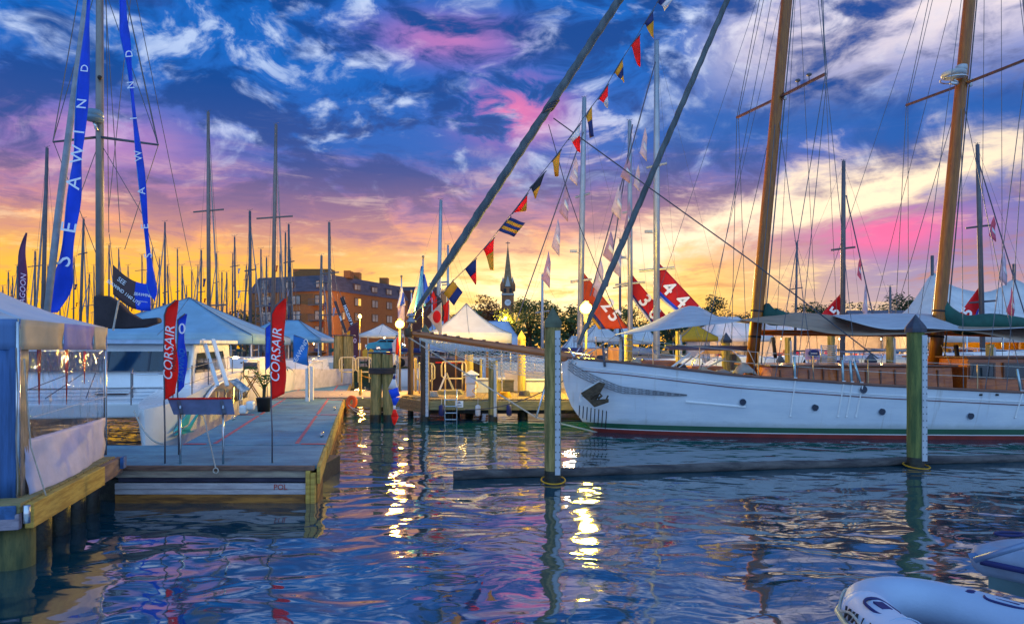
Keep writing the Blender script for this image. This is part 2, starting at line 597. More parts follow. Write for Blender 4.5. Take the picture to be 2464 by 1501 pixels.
ORD = ['', 'first', 'second', 'third', 'fourth', 'fifth', 'sixth', 'seventh', 'eighth', 'ninth', 'tenth', 'eleventh', 'twelfth',
       'thirteenth', 'fourteenth', 'fifteenth', 'sixteenth', 'seventeenth', 'eighteenth', 'nineteenth', 'twentieth']
def ordw(i):
    if i <= 20:
        return ORD[i]
    tens = {2: 'twenty', 3: 'thirty', 4: 'forty', 5: 'fifty'}[i // 10]
    return tens[:-1] + 'ieth' if i % 10 == 0 else tens + '-' + ORD[i % 10]

# ------------------------------------------------------------------ water and ground
def water_material():
    m = bpy.data.materials.new('harbour_water')
    m.use_nodes = True
    t = NT(m.node_tree)
    b = t.n['Principled BSDF']
    tc = t.new('ShaderNodeTexCoord')
    o = tc.outputs['Object']
    w = t.vm('SCALE', t.vm('SUBTRACT', t.noise(o, .55, 2, .5, col=True), (.5, .5, .5)), 1.0)
    v = t.vm('ADD', o, w)
    n1 = t.noise(t.vm('MULTIPLY', v, (.8, 1.25, 1)), 1.25, 1.8, .45, .25)
    n2 = t.noise(t.vm('MULTIPLY', v, (.8, 1.5, 1)), .42, 2, .5)
    n3 = t.noise(t.vm('MULTIPLY', v, (.75, 1.5, 1)), 4.2, 2, .5)
    # calm and ruffled patches
    pa = t.sstep(t.noise(o, .11, 2, .5), .36, .62)
    h = t.m('ADD', t.m('MULTIPLY', n1, .050), t.m('MULTIPLY', n2, .055))
    h = t.m('ADD', h, t.m('MULTIPLY', n3, t.m('ADD', .0010, t.m('MULTIPLY', pa, .0034))))
    bp = t.new('ShaderNodeBump')
    bp.inputs['Strength'].default_value = 1.0
    bp.inputs['Distance'].default_value = 1.0
    t.l.new(h, bp.inputs['Height'])
    t.l.new(bp.outputs[0], b.inputs['Normal'])
    b.inputs['Base Color'].default_value = (.002, .050, .075, 1)
    b.inputs['Roughness'].default_value = .045
    b.inputs['IOR'].default_value = 5.0
    return m
WATER = water_material()
w = MB()
w.add([(-900, -60, 0), (900, -60, 0), (900, 1500, 0), (-900, 1500, 0)], [(0, 1, 2, 3)])
w.build('water', WATER, kind='structure', loc=(0, 0, 0))
ASPH = mat('quay_paving', (.10, .09, .085), .9, var=.3, vscale=.4, bump=.1, bscale=6)
CONC = mat('quay_wall_concrete', (.24, .22, .20), .85, var=.3, vscale=.8, bump=.2, bscale=5)
GRASS = mat('ground', (.05, .07, .025), .95, var=.4, vscale=.1, bump=.1, bscale=3)
# the shore: a quay that starts behind the moored boats
qy = MB()
qy.prism([(-900, 74, -1), (-14, 74, -1), (-14, 52, -1), (70, 52, -1), (70, 48, -1), (900, 48, -1), (900, 1500, -1), (-900, 1500, -1)], (0, 0, 2.1))
qy.build('ground', GRASS, kind='structure', loc=(0, 0, 0))
pv = MB()
pv.add([(-120, 74, 1.106), (-14, 74, 1.106), (-14, 140, 1.106), (-120, 140, 1.106)], [(0, 1, 2, 3)])
pv.add([(-14, 52, 1.106), (120, 52, 1.106), (120, 140, 1.106), (-14, 140, 1.106)], [(0, 1, 2, 3)])
pv.build('quay_pavement', ASPH, kind='structure', loc=(0, 0, 0))

# ------------------------------------------------------------------ the big white yacht
YC = 20.0
STEM = [(-1.2, 6.0), (-.6, 3.4), (-.2, 2.75), (0., 2.45), (.28, 2.08), (.7, 1.76), (1.2, 1.55), (1.7, 1.46), (2.3, 1.47)]
def lerp_tab(tab, v):
    if v <= tab[0][0]: return tab[0][1]
    for (a, x), (b, y) in zip(tab, tab[1:]):
        if v <= b:
            return x + (y - x) * (v - a) / (b - a)
    return tab[-1][1]
def stemx(z): return lerp_tab(STEM, z)
SHEER = [(1.4, 2.17), (3.2, 2.02), (6.0, 1.70), (9.5, 1.46), (13.4, 1.27), (18, 1.22), (24, 1.40)]
def sheer(x): return lerp_tab(SHEER, x)
def hb(x, z):
    s = max(x - stemx(z), 0)
    full = 1 - math.exp(-((s / 3.3) ** .92))
    k = max(0., min(1., (z + 1.2) / (sheer(x) + 1.2)))
    g = .35 + .65 * k ** .45
    tail = 1 - .45 * max(0, (x - 15) / 9.) ** 2
    return 2.35 * full * g * tail
def hp(x, z, side=-1, off=0.):
    return Vector((x, YC + side * (hb(x, z) + off), z))
XS = [0, .006, .02, .04, .07, .11, .16, .22, .29, .37, .46, .56, .68, .82, 1.0]
def yacht():
    root = thing('sailing_yacht', 'long white classic two-masted yacht with wooden masts, green boot stripe and bowsprit', 'yacht', (12, YC, 0))
    XE = 24.0
    def band(z0s, name, m, label=None):
        mb = MB()
        rows_n = []
        for zf in z0s:
            row = {}
            for side in (-1, 1):
                pts = []
                for u in XS:
                    xz = zf(2.0 + u * 22)
                    sx = stemx(xz)
                    x = sx + (XE - sx) * u
                    z = zf(x)
                    pts.append(Vector((x, YC + side * hb(x, z), z)))
                row[side] = pts
            rows_n.append(row)
        mb.grid([r[-1] for r in rows_n])
        mb.grid([list(reversed(r[1])) for r in rows_n])
        # close the stern
        mb.grid([[r[-1][-1], r[1][-1]] for r in rows_n])
        return mb.build(name, m, root, True, label)
    def cz(v): return lambda x: v
    def sz(k, lo=.29): return lambda x: lo + (sheer(x) - lo) * k
    RB = mat('red_bottom_paint', (.26, .028, .020), .55, var=.25, vscale=2, bump=.02)
    GB = mat('green_boot_stripe', (.004, .085, .035), .35, var=.15, vscale=2, bump=0, coat=.3)
    band([cz(-1.2), cz(-.7), cz(-.3), cz(0.), cz(.115)], 'bottom', RB)
    band([cz(.115), cz(.14)], 'boot_line', WHITE)
    band([cz(.14), cz(.29)], 'boot_stripe', GB)
    band([sz(k) for k in (0, .12, .25, .4, .55, .7, .85, 1.0)], 'topsides', HULLW)
    # deck and cap rail
    dk = MB()
    L, Rr = [], []
    for i in range(26):
        x = 1.6 + 22.4 * i / 25
        z = sheer(x) - .07
        b = max(hb(x, z) - .04, .01)
        L.append(Vector((x, YC - b, z)))
        Rr.append(Vector((x, YC + b, z)))
    dk.grid([L, Rr])
    dk.build('deck', wood('teak_deck', (.42, .27, .15), (.28, .17, .09), (1, 16, 1), .7), root)
    for side in (-1, 1):
        t = MB()
        pts = [hp(1.47 + (24 - 1.47) * (i / 40) ** 1.3, sheer(1.47 + (24 - 1.47) * (i / 40) ** 1.3) + .015, side, .01) for i in range(41)]
        t.tube(pts, .038, 8)
        t.build('cap_rail', RAILW, root, True)
    t = MB(); t.tube([hp(1.95 + i * .55, sheer(1.95 + i * .55) - .235 - .16 * max(0, 1 - i / 3) * 0, -1, .004) for i in range(41)], .014, 6)
    t.tube([hp(1.95, sheer(1.95) - .235, -1, .004), hp(1.75, sheer(1.75) - .13, -1, .004), hp(1.62, sheer(1.6) - .09, -1, .004)], .012, 6)
    t.build('rub_moulding', WHITE, root, True)
    t = MB(); t.tube([hp(2.0 + i * .55, sheer(2.0 + i * .55) - .325, -1, .0) for i in range(41)], .013, 6)
    t.build('cove_stripe', mat('maroon_paint', (.13, .012, .014), .4, bump=0), root, True)
    # portholes
    for k, (px, py, lit) in enumerate(((1787, 967, 0), (1961, 980, 0), (2122, 990, 0), (2077, 937, 1), (2335, 1000, 0))):
        z = CAMH + (841 - py) * 18. / F
        x = (px - 1232) * 18. / F
        for _ in range(4):
            dd = YC - hb(x, z)
            x = (px - 1232) * dd / F
            z = CAMH + (841 - py) * dd / F
        c = hp(x, z, -1, .012)
        r = .088 if not lit else .10
        rim = MB()
        ring = [c + Vector((math.cos(a) * r, 0, math.sin(a) * r)) for a in [2 * math.pi * i / 20 for i in range(20)]]
        rim.tube(ring, .011, 6, closed=True)
        ro = rim.build('porthole', STEEL if lit else mat('blue_grey_rim', (.25, .33, .42), .4, .3, bump=0), root, True)
        g = MB()
        g.prism([c + Vector((math.cos(a) * r, .03, math.sin(a) * r)) for a in [2 * math.pi * i / 20 for i in range(20)]], (0, -.040, 0))
        g.build('pane', mat('porthole_glass', (.010, .022, .05), .25, bump=0), ro)
    # scuppers
    for px in (2360, 2398):
        c = hp((px - 1232) * 17.8 / F, sheer(12.3) - .10, -1, .0)
        b = MB(); b.box(c, (.075, .03, .05)); b.build('scupper', BLACK, root)
    for i in range(8):
        px = 1398 + i * 8.9
        xx = (px - 1232) * 19.4 / F
        z1 = CAMH + (841 - (978 + i * 1.6)) * 19.4 / F
        z0 = max(CAMH + (841 - (1006 + i * 4)) * 19.4 / F, .13)
        t = MB(); t.tube([hp(xx, z0 + (z1 - z0) * k / 5, -1, .006) for k in range(6)], .013, 5)
        t.build('hull_vent_slot', BLACK, root)
    # anchor hung on the bow
    an = thing('anchor_stub', None, None, (2.2, 19, .8)); an.name = 'anchor'; an.parent = root; an.location = Vector((2.2, 19.2, .9)) - root.location
    IRON = mat('rusty_iron', (.085, .055, .03), .6, .35, .4, 8, .2, 30)
    def q(x, y, o=-.1): 
        d = 19.2
        return P(x, y, d) + Vector((0, o, 0))
    a = MB(); a.prism([q(1440, 918), q(1455, 922), q(1432, 965), q(1408, 958), q(1396, 945)], (0, -.06, 0)); a.build('fluke', IRON, an, bevel=.01)
    a = MB(); a.prism([q(1398, 950, -.17), q(1412, 962, -.17), q(1428, 978, -.17), q(1462, 966, -.17), q(1462, 958, -.17), q(1430, 960, -.17), q(1424, 946, -.17)], (0, -.07, 0)); a.build('shank', IRON, an, bevel=.01)
    a = MB(); a.tube([q(1420, 958, -.25), q(1428, 948, -.25), q(1440, 944, -.25), q(1445, 950, -.25), q(1436, 958, -.25)], .035, 8); a.build('crown', IRON, an, True)
    a = MB(); a.tube([q(1455, 962, -.2), q(1461, 950, -.2)], .022, 6); a.build('tripping_bar', IRON, an, True)
    a = MB(); a.prism([q(1398, 938, -.05), q(1440, 916, -.05), q(1445, 920, -.05), q(1403, 944, -.05), q(1398, 966, -.05), q(1392, 966, -.05)], (0, -.07, 0)); a.build('anchor_pad', mat('pad_white', (.6, .6, .6), .5), an)
    # bowsprit
    tip, foot = P(978, 800, YC), Vector((2.6, YC, 2.03))
    n = 14
    t = MB(); t.tube([tip.lerp(foot, i / n) for i in range(n + 1)], [.05] + [.085 + .085 * (i / n) for i in range(1, n + 1)], 14)
    bs = t.build('bowsprit', VARNH, root, True)
    for i in range(1, 13):
        c = tip.lerp(foot, i / 15) + Vector((0, 0, .10 + .05 * i / 15))
        b = MB(); b.box(c, (.10, .16, .05)); b.build('tread_block', RAILW, bs)
    b = MB(); b.lathe(tip + Vector((.05, 0, -.13)), [(.10, 0), (.12, .05), (.12, .2), (.09, .26)], 10); b.build('end_fitting', IRON, bs, True)
    # bobstay and dolphin striker
    st = P(1290, 1004, YC); 
    t = MB(); t.tube([tip + Vector((0, 0, -.1)), st, Vector((2.55, YC - .03, -.03))], .022, 6); t.build('bobstay', ROPE, root)
    t = MB(); t.tube([P(1312, 930, YC), st], .032, 8); t.build('dolphin_striker', STEEL, root, True)
    t = MB(); t.tube(sag(P(1120, 985, 22.6), P(1362, 912, YC), .25), .016, 5); t.build('mooring_line', DROPE, root)
    # safety net below the bowsprit, laid back along the hull
    nt = MB()
    def netp(u, v):
        a_ = tip.lerp(foot, .07 + u * .70)
        if u < .80:
            dep = .05 + .55 * math.sin(min(u / .8, 1) * math.pi * .55) ** 1.2
        else:
            dep = .60
        y = YC - (.12 + (.10 + .8 * u) * math.sin(v * math.pi * .6))
        return Vector((a_.x, y, a_.z - .10 - dep * v))
    U, V = 30, 6
    for j in range(V + 1):
        nt.tube([netp(i / U, j / V) for i in range(U + 1)], .012 if j in (0, V) else .0075, 4)
    for k in range(-V, U * 1 + 1, 1):
        for sgn in (1, -1):
            pts = []
            for j in range(V + 1):
                i = k + (j if sgn == 1 else V - j)
                if 0 <= i <= U:
                    pts.append(netp(i / U, j / V))
            if len(pts) > 1:
                nt.tube(pts, .0065, 3, cap=False)
    nt.build('safety_net', ROPE, root)
    nt = MB()
    def neth(u, v):
        x = 1.62 + u * 3.15
        z0 = sheer(x) - .05 - .62 * min(1, u * 2.2) ** .7 + .0 * v
        z = z0 - v * (.24 * (1 - u) ** .7 + .02)
        return hp(x, z, -1, .03 + .05 * (1 - u))
    U, V = 17, 3
    for j in range(V + 1):
        nt.tube([neth(i / U, j / V) for i in range(U + 1)], .011 if j in (0, V) else .006, 3)
    for k in range(-V, U + 1):
        for sgn in (1, -1):
            pts = []
            for j in range(V + 1):
                i = k + (j if sgn == 1 else V - j)
                if 0 <= i <= U:
                    pts.append(neth(i / U, j / V))
            if len(pts) > 1:
                nt.tube(pts, .006, 3, cap=False)
    nt.build('side_net', mat('grey_net', (.22, .22, .24), .8), root)
    t = MB(); t.tube([hp(4.75, .98, -1, .02), hp(6.3, .86, -1, .02)], .03, 6); t.build('guard_rail', WHITE, root)
    # masts
    def mast(px0, px1, name_h, spr, radar, tilt, lbl):
        b0 = P(px0, 905, YC); t0 = P(px1, 0, YC)
        dirn = (t0 - b0)
        top = b0 + dirn * (name_h - b0.z) / dirn.z
        def at(z): return b0 + (top - b0) * ((z - b0.z) / (top.z - b0.z))
        m = MB(); zs = [b0.z - .1, 3, 8, 14, top.z]
        m.tube([at(z) for z in zs], [.175, .175, .165, .155, .10], 16)
        mo = m.build('mast', VARN, root, True, lbl)
        for z in (2.75, 3.5):
            h = MB(); h.tube([at(z), at(z + .05)], .185, 16); h.build('mast_band', BLACK, mo, True)
        sp = at(CAMH + (841 - spr) * YC / F)
        ends = {}
        for s_ in (-1, 1):
            e = sp + Vector((.62 * -s_ + .0, 1.72 * s_, 0.02))
            h = MB(); h.beam(sp, e, .075, .06); h.build('spreader', wood('spreader_wood', (.14, .05, .02), (.07, .025, .012), (6, 1, 6), .4, .4), mo)
            ends[s_] = e
            for k_, f_ in enumerate((.45, .68)):
                if s_ == -1 and not radar:
                    c = sp.lerp(e, f_)
                    h = MB(); h.tube([c, c + Vector((0, 0, .16))], .012, 6); h.lathe(c + Vector((0, 0, .16)), [(.02, 0), (.07, .03), (.07, .07), (.03, .09)], 10); h.build('antenna', DARKSPAR, mo, True)
        h = MB(); h.tube([sp + Vector((.16, -.16, -.1)), sp + Vector((.16, -.16, .12))], .05, 8); h.build('floodlight', STEEL, mo, True)
        for s_ in (-1, 1):
            for i_, (xo, zt) in enumerate(((-.55, None), (.0, None), (.55, None), (1.0, 1))):
                base = hp(b0.x + xo, sheer(b0.x + xo), s_, -.05)
                h = MB()
                if i_ == 1:
                    h.tube([base, ends[s_], at(top.z - .5)], .011, 5)
                elif i_ == 2:
                    h.tube([base, ends[s_] + Vector((.05, 0, 0)), at(top.z - 3)], .010, 5)
                else:
                    h.tube([base, at(sp.z - .15)], .010, 5)
                h.build('shroud', WIRE, mo)
        for xo in (-1.9, 2.1):
            h = MB(); h.tube([hp(b0.x + xo, sheer(b0.x + xo), -1, -.05), at(top.z - 4)], .009, 5); h.build('backstay', WIRE, mo)
        for xo, zt_ in ((-3.2, 5.), (-1.2, 7.5), (1.4, 2.), (2.9, 6.), (3.6, 1.5)):
            h = MB(); h.tube([hp(b0.x + xo, sheer(b0.x + xo), 1, -.1), at(top.z - zt_)], .008, 4); h.build('runner', WIRE, mo)
        for k_ in range(3):
            h = MB(); o_ = Vector((.21 + .05 * k_, -.12 + .1 * k_, 0))
            h.tube([at(1.9) + o_, at(top.z - 1) + o_ * .6], .008, 4); h.build('halyard', WIRE, mo)
        if radar:
            c = sp + Vector((-.35, -.2, .12))
            h = MB(); h.lathe(c, [(.05, 0), (.30, .04), (.33, .10), (.31, .17), (.18, .22), (.03, .23)], 18); h.build('radar_dome', mat('grey_radar', (.42, .44, .46), .4, bump=0), mo, True)
            h = MB(); h.tube([c + Vector((.34 * math.cos(a_), .34 * math.sin(a_), -.03)) for a_ in [i * math.pi / 8 for i in range(16)]], .02, 6, closed=True)
            h.tube([c + Vector((0, 0, -.04)), sp], .035, 6); h.build('radar_guard', STEEL, mo, True)
            h = MB(); h.tube([c + Vector((-.1, 0, -.12)), c + Vector((.1, 0, -.16))], .06, 8); h.build('deck_light', STEEL, mo, True)
            h = MB(); h.lathe(c + Vector((.22, 0, .18)), [(.05, 0), (.16, .03), (.15, .18), (.06, .22)], 12); h.build('radar_motor', mat('grey_radar', (.42, .44, .46)), mo, True)
        return mo, at, top
    fm, fat, ftop = mast(1807, 1893, 21.3, 237, False, 1, None)
    mm, mat_, mtop = mast(2246, 2333, 23.5, 205, True, 1, None)
    # rolled headsails, with the wrap showing as a spiral
    def furled(a, b, r0, r1, r2, name, m, wraps):
        a, b = Vector(a), Vector(b)
        d = (b - a); L_ = d.length; d.normalize()
        e1 = d.orthogonal().normalized(); e2 = d.cross(e1)
        N_, K = 150, 10
        rows = []
        for i in range(N_ + 1):
            f = i / N_
            r = (r0 + (r1 - r0) * min(1, f / .12)) if f < .12 else r1 + (r2 - r1) * (f - .12) / .88
            row = []
            for k in range(K + 1):
                an_ = 2 * math.pi * k / K
                ph = an_ - f * wraps * 2 * math.pi
                rr = r * (1 + .24 * ((ph / (2 * math.pi)) % 1.0) - .06 + .03 * math.sin(f * 60 + k))
                row.append(a + d * (L_ * f) + (e1 * math.cos(an_) + e2 * math.sin(an_)) * rr)
            rows.append(row)
        m_ = MB(); m_.grid(rows)
        return m_.build(name, m, root, True)
    SAILC = mat('furled_sailcloth', (.115, .135, .145), .8, 0, 0, 2.0, .3, 12, (3, 3, .8), (.06, .075, .085))
    fa = P(1002, 745, YC); fb = fa + (P(1490, 0, YC) - fa) * 1.9
    jib = furled(fa, fb, .05, .122, .09, 'furled_jib', SAILC, 34)
    t = MB(); t.lathe(tip.lerp(fa, .55) + Vector((-.02, 0, -.1)), [(.05, 0), (.15, .03), (.15, .09), (.09, .11), (.09, .2), (.13, .22), (.13, .26), (.05, .3)], 14); t.tube([tip, fa], .03, 6); t.build('furling_drum', mat('drum_steel', (.3, .3, .33), .35, .7, bump=0), jib, True)
    for k_ in range(4):
        c = P(1318 + k_ * 4, 268 - k_ * 6, YC)
        t = MB(); t.tube([c + (fb - fa).normalized() * .0 + Vector((math.cos(a_) * .19, math.sin(a_) * .19, .1 * math.cos(a_))) for a_ in [i * math.pi / 7 for i in range(14)]], .022, 5, closed=True)
        t.build('sheet_turn', DROPE, jib, True)
    sa = P(1375, 868, YC); sb = sa + (P(1750, 0, YC) - sa) * 1.5
    stay = furled(sa + (sb - sa) * .03, sb, .05, .088, .07, 'furled_staysail', SAILC, 26)
    # sheets led aft and down
    t = MB(); t.tube([P(1332, 285, YC), P(1560, 450, 19), P(1800, 622, 18.6), P(2112, 862, 18.0)], .018, 5); t.build('sheet_rope', DROPE, root)
    t = MB(); t.tube([P(1320, 300, YC), P(1362, 450, YC), P(1395, 545, YC), P(1500, 800, 20.6)], .012, 5); t.build('sheet_rope', DROPE, root)
    # awnings
    rows = [[P(1482, 806, 21.6), P(1560, 783, 21.6), P(1655, 744, 20.6), P(1730, 768, 21.4), P(1800, 778, 21.6)],
            [P(1478, 806, 20.4), P(1560, 780, 20.3), P(1660, 738, 20.2), P(1735, 764, 20.2), P(1805, 770, 20.2)],
            [P(1480, 806, 19.0), P(1565, 797, 18.9), P(1660, 786, 18.8), P(1735, 778, 18.8), P(1800, 770, 18.8)]]
    m = MB(); m.grid(sgrid(rows, 8, 24), .012); m.build('awning', AWN, root, True, 'pale grey awning peaked over the foredeck')
    rows = [[P(1785, 772, 22.0), P(1900, 768, 22.0), P(2060, 765, 22), P(2250, 770, 22), P(2400, 775, 22), P(2560, 790, 22)],
            [P(1780, 770, 20.2), P(1920, 752, 20.2), P(2090, 770, 20.2), P(2210, 776, 20.2), P(2380, 785, 20.2), P(2560, 780, 20.2)],
            [P(1782, 770, 18.6), P(1905, 786, 18.5), P(2030, 805, 18.2), P(2200, 803, 18.0), P(2330, 797, 17.9), P(2560, 842, 17.9)]]
    m = MB(); m.grid(sgrid(rows, 8, 36), .012); m.build('awning', BEIGE, root, True, 'beige awning over the deckhouse')
    rows = [[P(1995, 764, 20.9), P(2120, 760, 20.9), P(2250, 764, 20.9), P(2420, 792, 20.9), P(2560, 780, 20.9)],
            [P(1995, 766, 20.), P(2120, 766, 20.0), P(2220, 770, 20.0), P(2340, 797, 20.), P(2560, 784, 20)],
            [P(2000, 768, 18.5), P(2110, 797, 18.4), P(2210, 796, 18.2), P(2330, 800, 18.1), P(2560, 788, 18.1)]]
    m = MB(); m.grid(sgrid([[p + Vector((0, -.25, .06)) for p in r] for r in rows], 8, 30), .012); m.build('awning', AWN, root, True, 'white striped upper awning by the mainmast')
    # booms under green covers
    def cover(pts, r, name):
        m = MB(); pp = spline(pts, 20)
        rr = spline([Vector((a_, 0, 0)) for a_ in r], 20)
        m.tube(pp, [max(v.x, .01) for v in rr], 12)
        return m.build(name, GREEN, root, True)
    cover([P(2265, 705, 20), P(2275, 750, 20), P(2320, 782, 20), P(2400, 776, 20.1), P(2560, 800, 20.2)], [.05, .22, .30, .26, .2], 'sail_cover')
    cover([P(1845, 730, 20.), P(1852, 757, 20), P(1880, 766, 20), P(1920, 774, 20)], [.06, .26, .22, .12], 'sail_cover')
    t = MB(); t.tube([P(1600, 836, 20.4), P(1800, 838, 20.4)], .075, 10); t.build('staysail_boom', mat('boom_blue', (.12, .17, .30), .5, bump=.02), root, True)
    t = MB(); t.tube([P(1830, 800, 20.4), P(2240, 804, 20.4)], .085, 10); t.build('main_boom', VARNH, root, True)
    t = MB(); t.tube([P(2258, 800, 20.4), P(2640, 812, 20.4)], .085, 10); t.build('mizzen_boom', VARNH, root, True)
    # trunk cabin and deckhouse
    def house(x0, x1, z1, w, name, m, nwin=0, zr=None):
        z0 = min(sheer(x0), sheer(x1)) - .12
        b = MB()
        b.prism([(x0, YC - w, z0), (x1, YC - w, z0), (x1, YC - w + .06, z1), (x0 + .1, YC - w + .06, z1)], (0, 2 * w - .1, 0))
        o = b.build(name, m, root, bevel=.02)
        r = MB(); r.box(((x0 + x1) / 2 + .05, YC, z1 + .03), (x1 - x0 + .1, 2 * w + .1, .055)); r.build('coach_roof', RAILW, o, bevel=.015)
        return o
    h1 = house(7.0, 12.0, 1.93, 1.45, 'trunk_cabin', MAHO)
    for i in range(12):
        x = 7.3 + i * .39
        b = MB(); b.box((x, YC - 1.432, 1.62), (.035, .03, .46)); b.build('panel_stile', RAILW, h1)
    h2 = house(12.3, 18.5, 2.16, 1.5, 'deckhouse', MAHO)
    for i in range(6):
        x = 12.75 + i * .92
        b = MB(); b.box((x, YC - 1.475, 1.83), (.62, .04, .36)); wd = b.build('window', GLASS, h2)
        f_ = MB()
        for dx, dz, sx, sz_ in ((0, .2, .70, .04), (0, -.2, .70, .04), (-.33, 0, .04, .36), (.33, 0, .04, .36)):
            f_.box((x + dx, YC - 1.485, 1.83 + dz), (sx, .05, sz_))
        f_.build('frame', RAILW, wd)
    for (x, ln) in ((4.2, 1.0), (5.6, .9)):
        b = MB(); b.box((x, YC, sheer(x) + .05), (ln, .9, .26)); b.build('hatch', MAHO, root, bevel=.02)
    b = MB(); b.box(P(1560, 893, 20), (1.75, .8, .34)); b.build('deck_box', WHITE, root, bevel=.04)
    # windlass
    b = MB(); c = P(1522, 880, 19.8)
    b.tube([c + Vector((-.28, 0, 0)), c + Vector((.28, 0, 0))], .17, 12); b.box(c + Vector((0, 0, -.2)), (.3, .3, .25)); b.tube([c + Vector((-.33, 0, 0)), c + Vector((-.28, 0, 0))], .21, 12); b.tube([c + Vector((.28, 0, 0)), c + Vector((.33, 0, 0))], .21, 12)
    b.build('windlass', DARKSPAR, root, True)
    # folded deck covers and the chart of small gear
    for (x, y, sx, sz_, m) in ((1790, 905, .55, .42, mat('tan_cover', (.36, .30, .26), .85)), (2360, 913, .95, .42, mat('tan_cover', (.36, .30, .26))), (2405, 926, .8, .18, mat('lilac_cover', (.42, .42, .55), .8)),
                                (1700, 905, .7, .14, mat('tan_cover', (.36, .30, .26))), (1738, 900, .5, .2, mat('rope_heap', (.30, .24, .22), .9))):
        c = P(x, y, 19.0); c.z = sheer(c.x) + .12
        b = MB()
        rows = [[Vector((c.x + sx * (i / 8 - .5), c.y - .35 + .7 * j / 5, c.z - .2 + sz_ * (math.sin(math.pi * min(max(i / 8, .03), .97)) ** .4) * (math.sin(math.pi * min(max(j / 5, .04), .96)) ** .4) * (.85 + .3 * random.random()))) for j in range(6)] for i in range(9)]
        b.grid(rows, .02); b.build('deck_cover', m, root, True)
    b = MB(); b.box(P(1710, 901, 18.9), (.28, .25, .08)); b.build('yellow_cushion', YEL, root, bevel=.03)
    # stanchions and lifelines
    pts_lo, pts_hi = [], []
    xs = [2.4, 3.9, 5.1, 6.6, 8.0, 9.4, 10.8, 12.2, 13.6, 15.0]
    for x in xs:
        base = hp(x, sheer(x), -1, -.12)
        t = MB(); t.tube([base, base + Vector((0, 0, .68))], .016, 6); t.build('stanchion', mat('bronze_stanchion', (.55, .38, .20), .35, .6, bump=0), root)
        pts_hi.append(base + Vector((0, 0, .67))); pts_lo.append(base + Vector((0, 0, .36)))
    for pts in (pts_hi, pts_lo):
        t = MB(); t.tube(pts, .009, 4); t.build('lifeline', ROPE, root)
    # shroud ends: turnbuckles and chainplates on the near side
    for px, lean in ((1920, 0), (2032, 0), (2052, -2), (2074, -14), (2448, -6)):
        x = (px - 1232) * 17.9 / F
        base = hp(x, sheer(x), -1, -.02)
        up = base + Vector((lean * .012, 0.05, .62))
        t = MB(); t.tube([base, up], .034, 8); tb = t.build('turnbuckle', mat('teal_steel', (.35, .48, .52), .3, .7, bump=0), root, True)
        t = MB(); t.box(base + Vector((0, 0, .03)), (.09, .07, .08)); t.build('deck_eye', STEEL, tb)
        zb = .62
        t = MB(); t.tube([hp(x - lean * .002, sheer(x), -1, .006), hp(x - .03, zb, -1, .010)], .022, 6); t.build('chainplate', WHITE, root)
        t = MB(); c = hp(x - .03, zb, -1, .02); t.ball(c, .035, 8, (1, .7, .7)); t.build('plate_bolt', WHITE, root, True)
    for i_, (a, b_, r_, m_) in enumerate((((1492, 893), (1494, 815), .05, ROPE), ((1500, 893), (1497, 812), .03, DARKSPAR), ((1455, 882), (1450, 822), .035, DARKSPAR), ((1400, 862), (1482, 807), .012, ROPE), ((1385, 866), (1450, 830), .012, ROPE), ((1500, 830), (1610, 846), .012, ROPE), ((1480, 808), (1610, 838), .012, ROPE), ((1382, 858), (1368, 838), .03, STEEL), ((1600, 896), (1660, 850), .035, WHITE), ((1612, 900), (1668, 858), .02, STEEL), ((1700, 884), (1745, 862), .02, ROPE), ((1800, 840), (1830, 905), .012, ROPE), ((1838, 880), (1856, 812), .012, ROPE), ((1860, 812), (1866, 860), .05, PILEB), ((2095, 905), (2150, 880), .012, ROPE), ((2300, 905), (2265, 830), .012, ROPE), ((2310, 900), (2300, 830), .06, BLKF), ((2330, 905), (2352, 893), .04, YEL))):
        t = MB(); t.tube([P(*a, 19.2), P(*b_, 19.4)], r_, 7); t.build('deck_gear', m_, root, True)
    for i_, px in enumerate((1445, 1530, 1640, 1690)):
        c = P(px, 0, 19.6); c.z = sheer(c.x) + .05
        t = MB()
        for k_ in range(5):
            t.tube([c + Vector((math.cos(a_) * (.16 - .02 * k_), math.sin(a_) * (.16 - .02 * k_), .025 * k_)) for a_ in [i * math.pi / 7 for i in range(14)]], .016, 5, closed=True)
        t.build('rope_coil', ROPE if i_ % 2 else DROPE, root, True)
    # fenders / boarding gear forward
    for i in range(3):
        t = MB(); c = P(1370 + 14 * i, 868, YC - .3); t.tube([c + Vector((0, 0, -.1)), c + Vector((.35, .1, .45 - .12 * i))], .02, 6); t.build('pulpit_rail', STEEL, root, True)
    return root, tip, fa
YACHT, TIP, JIBTACK = yacht()

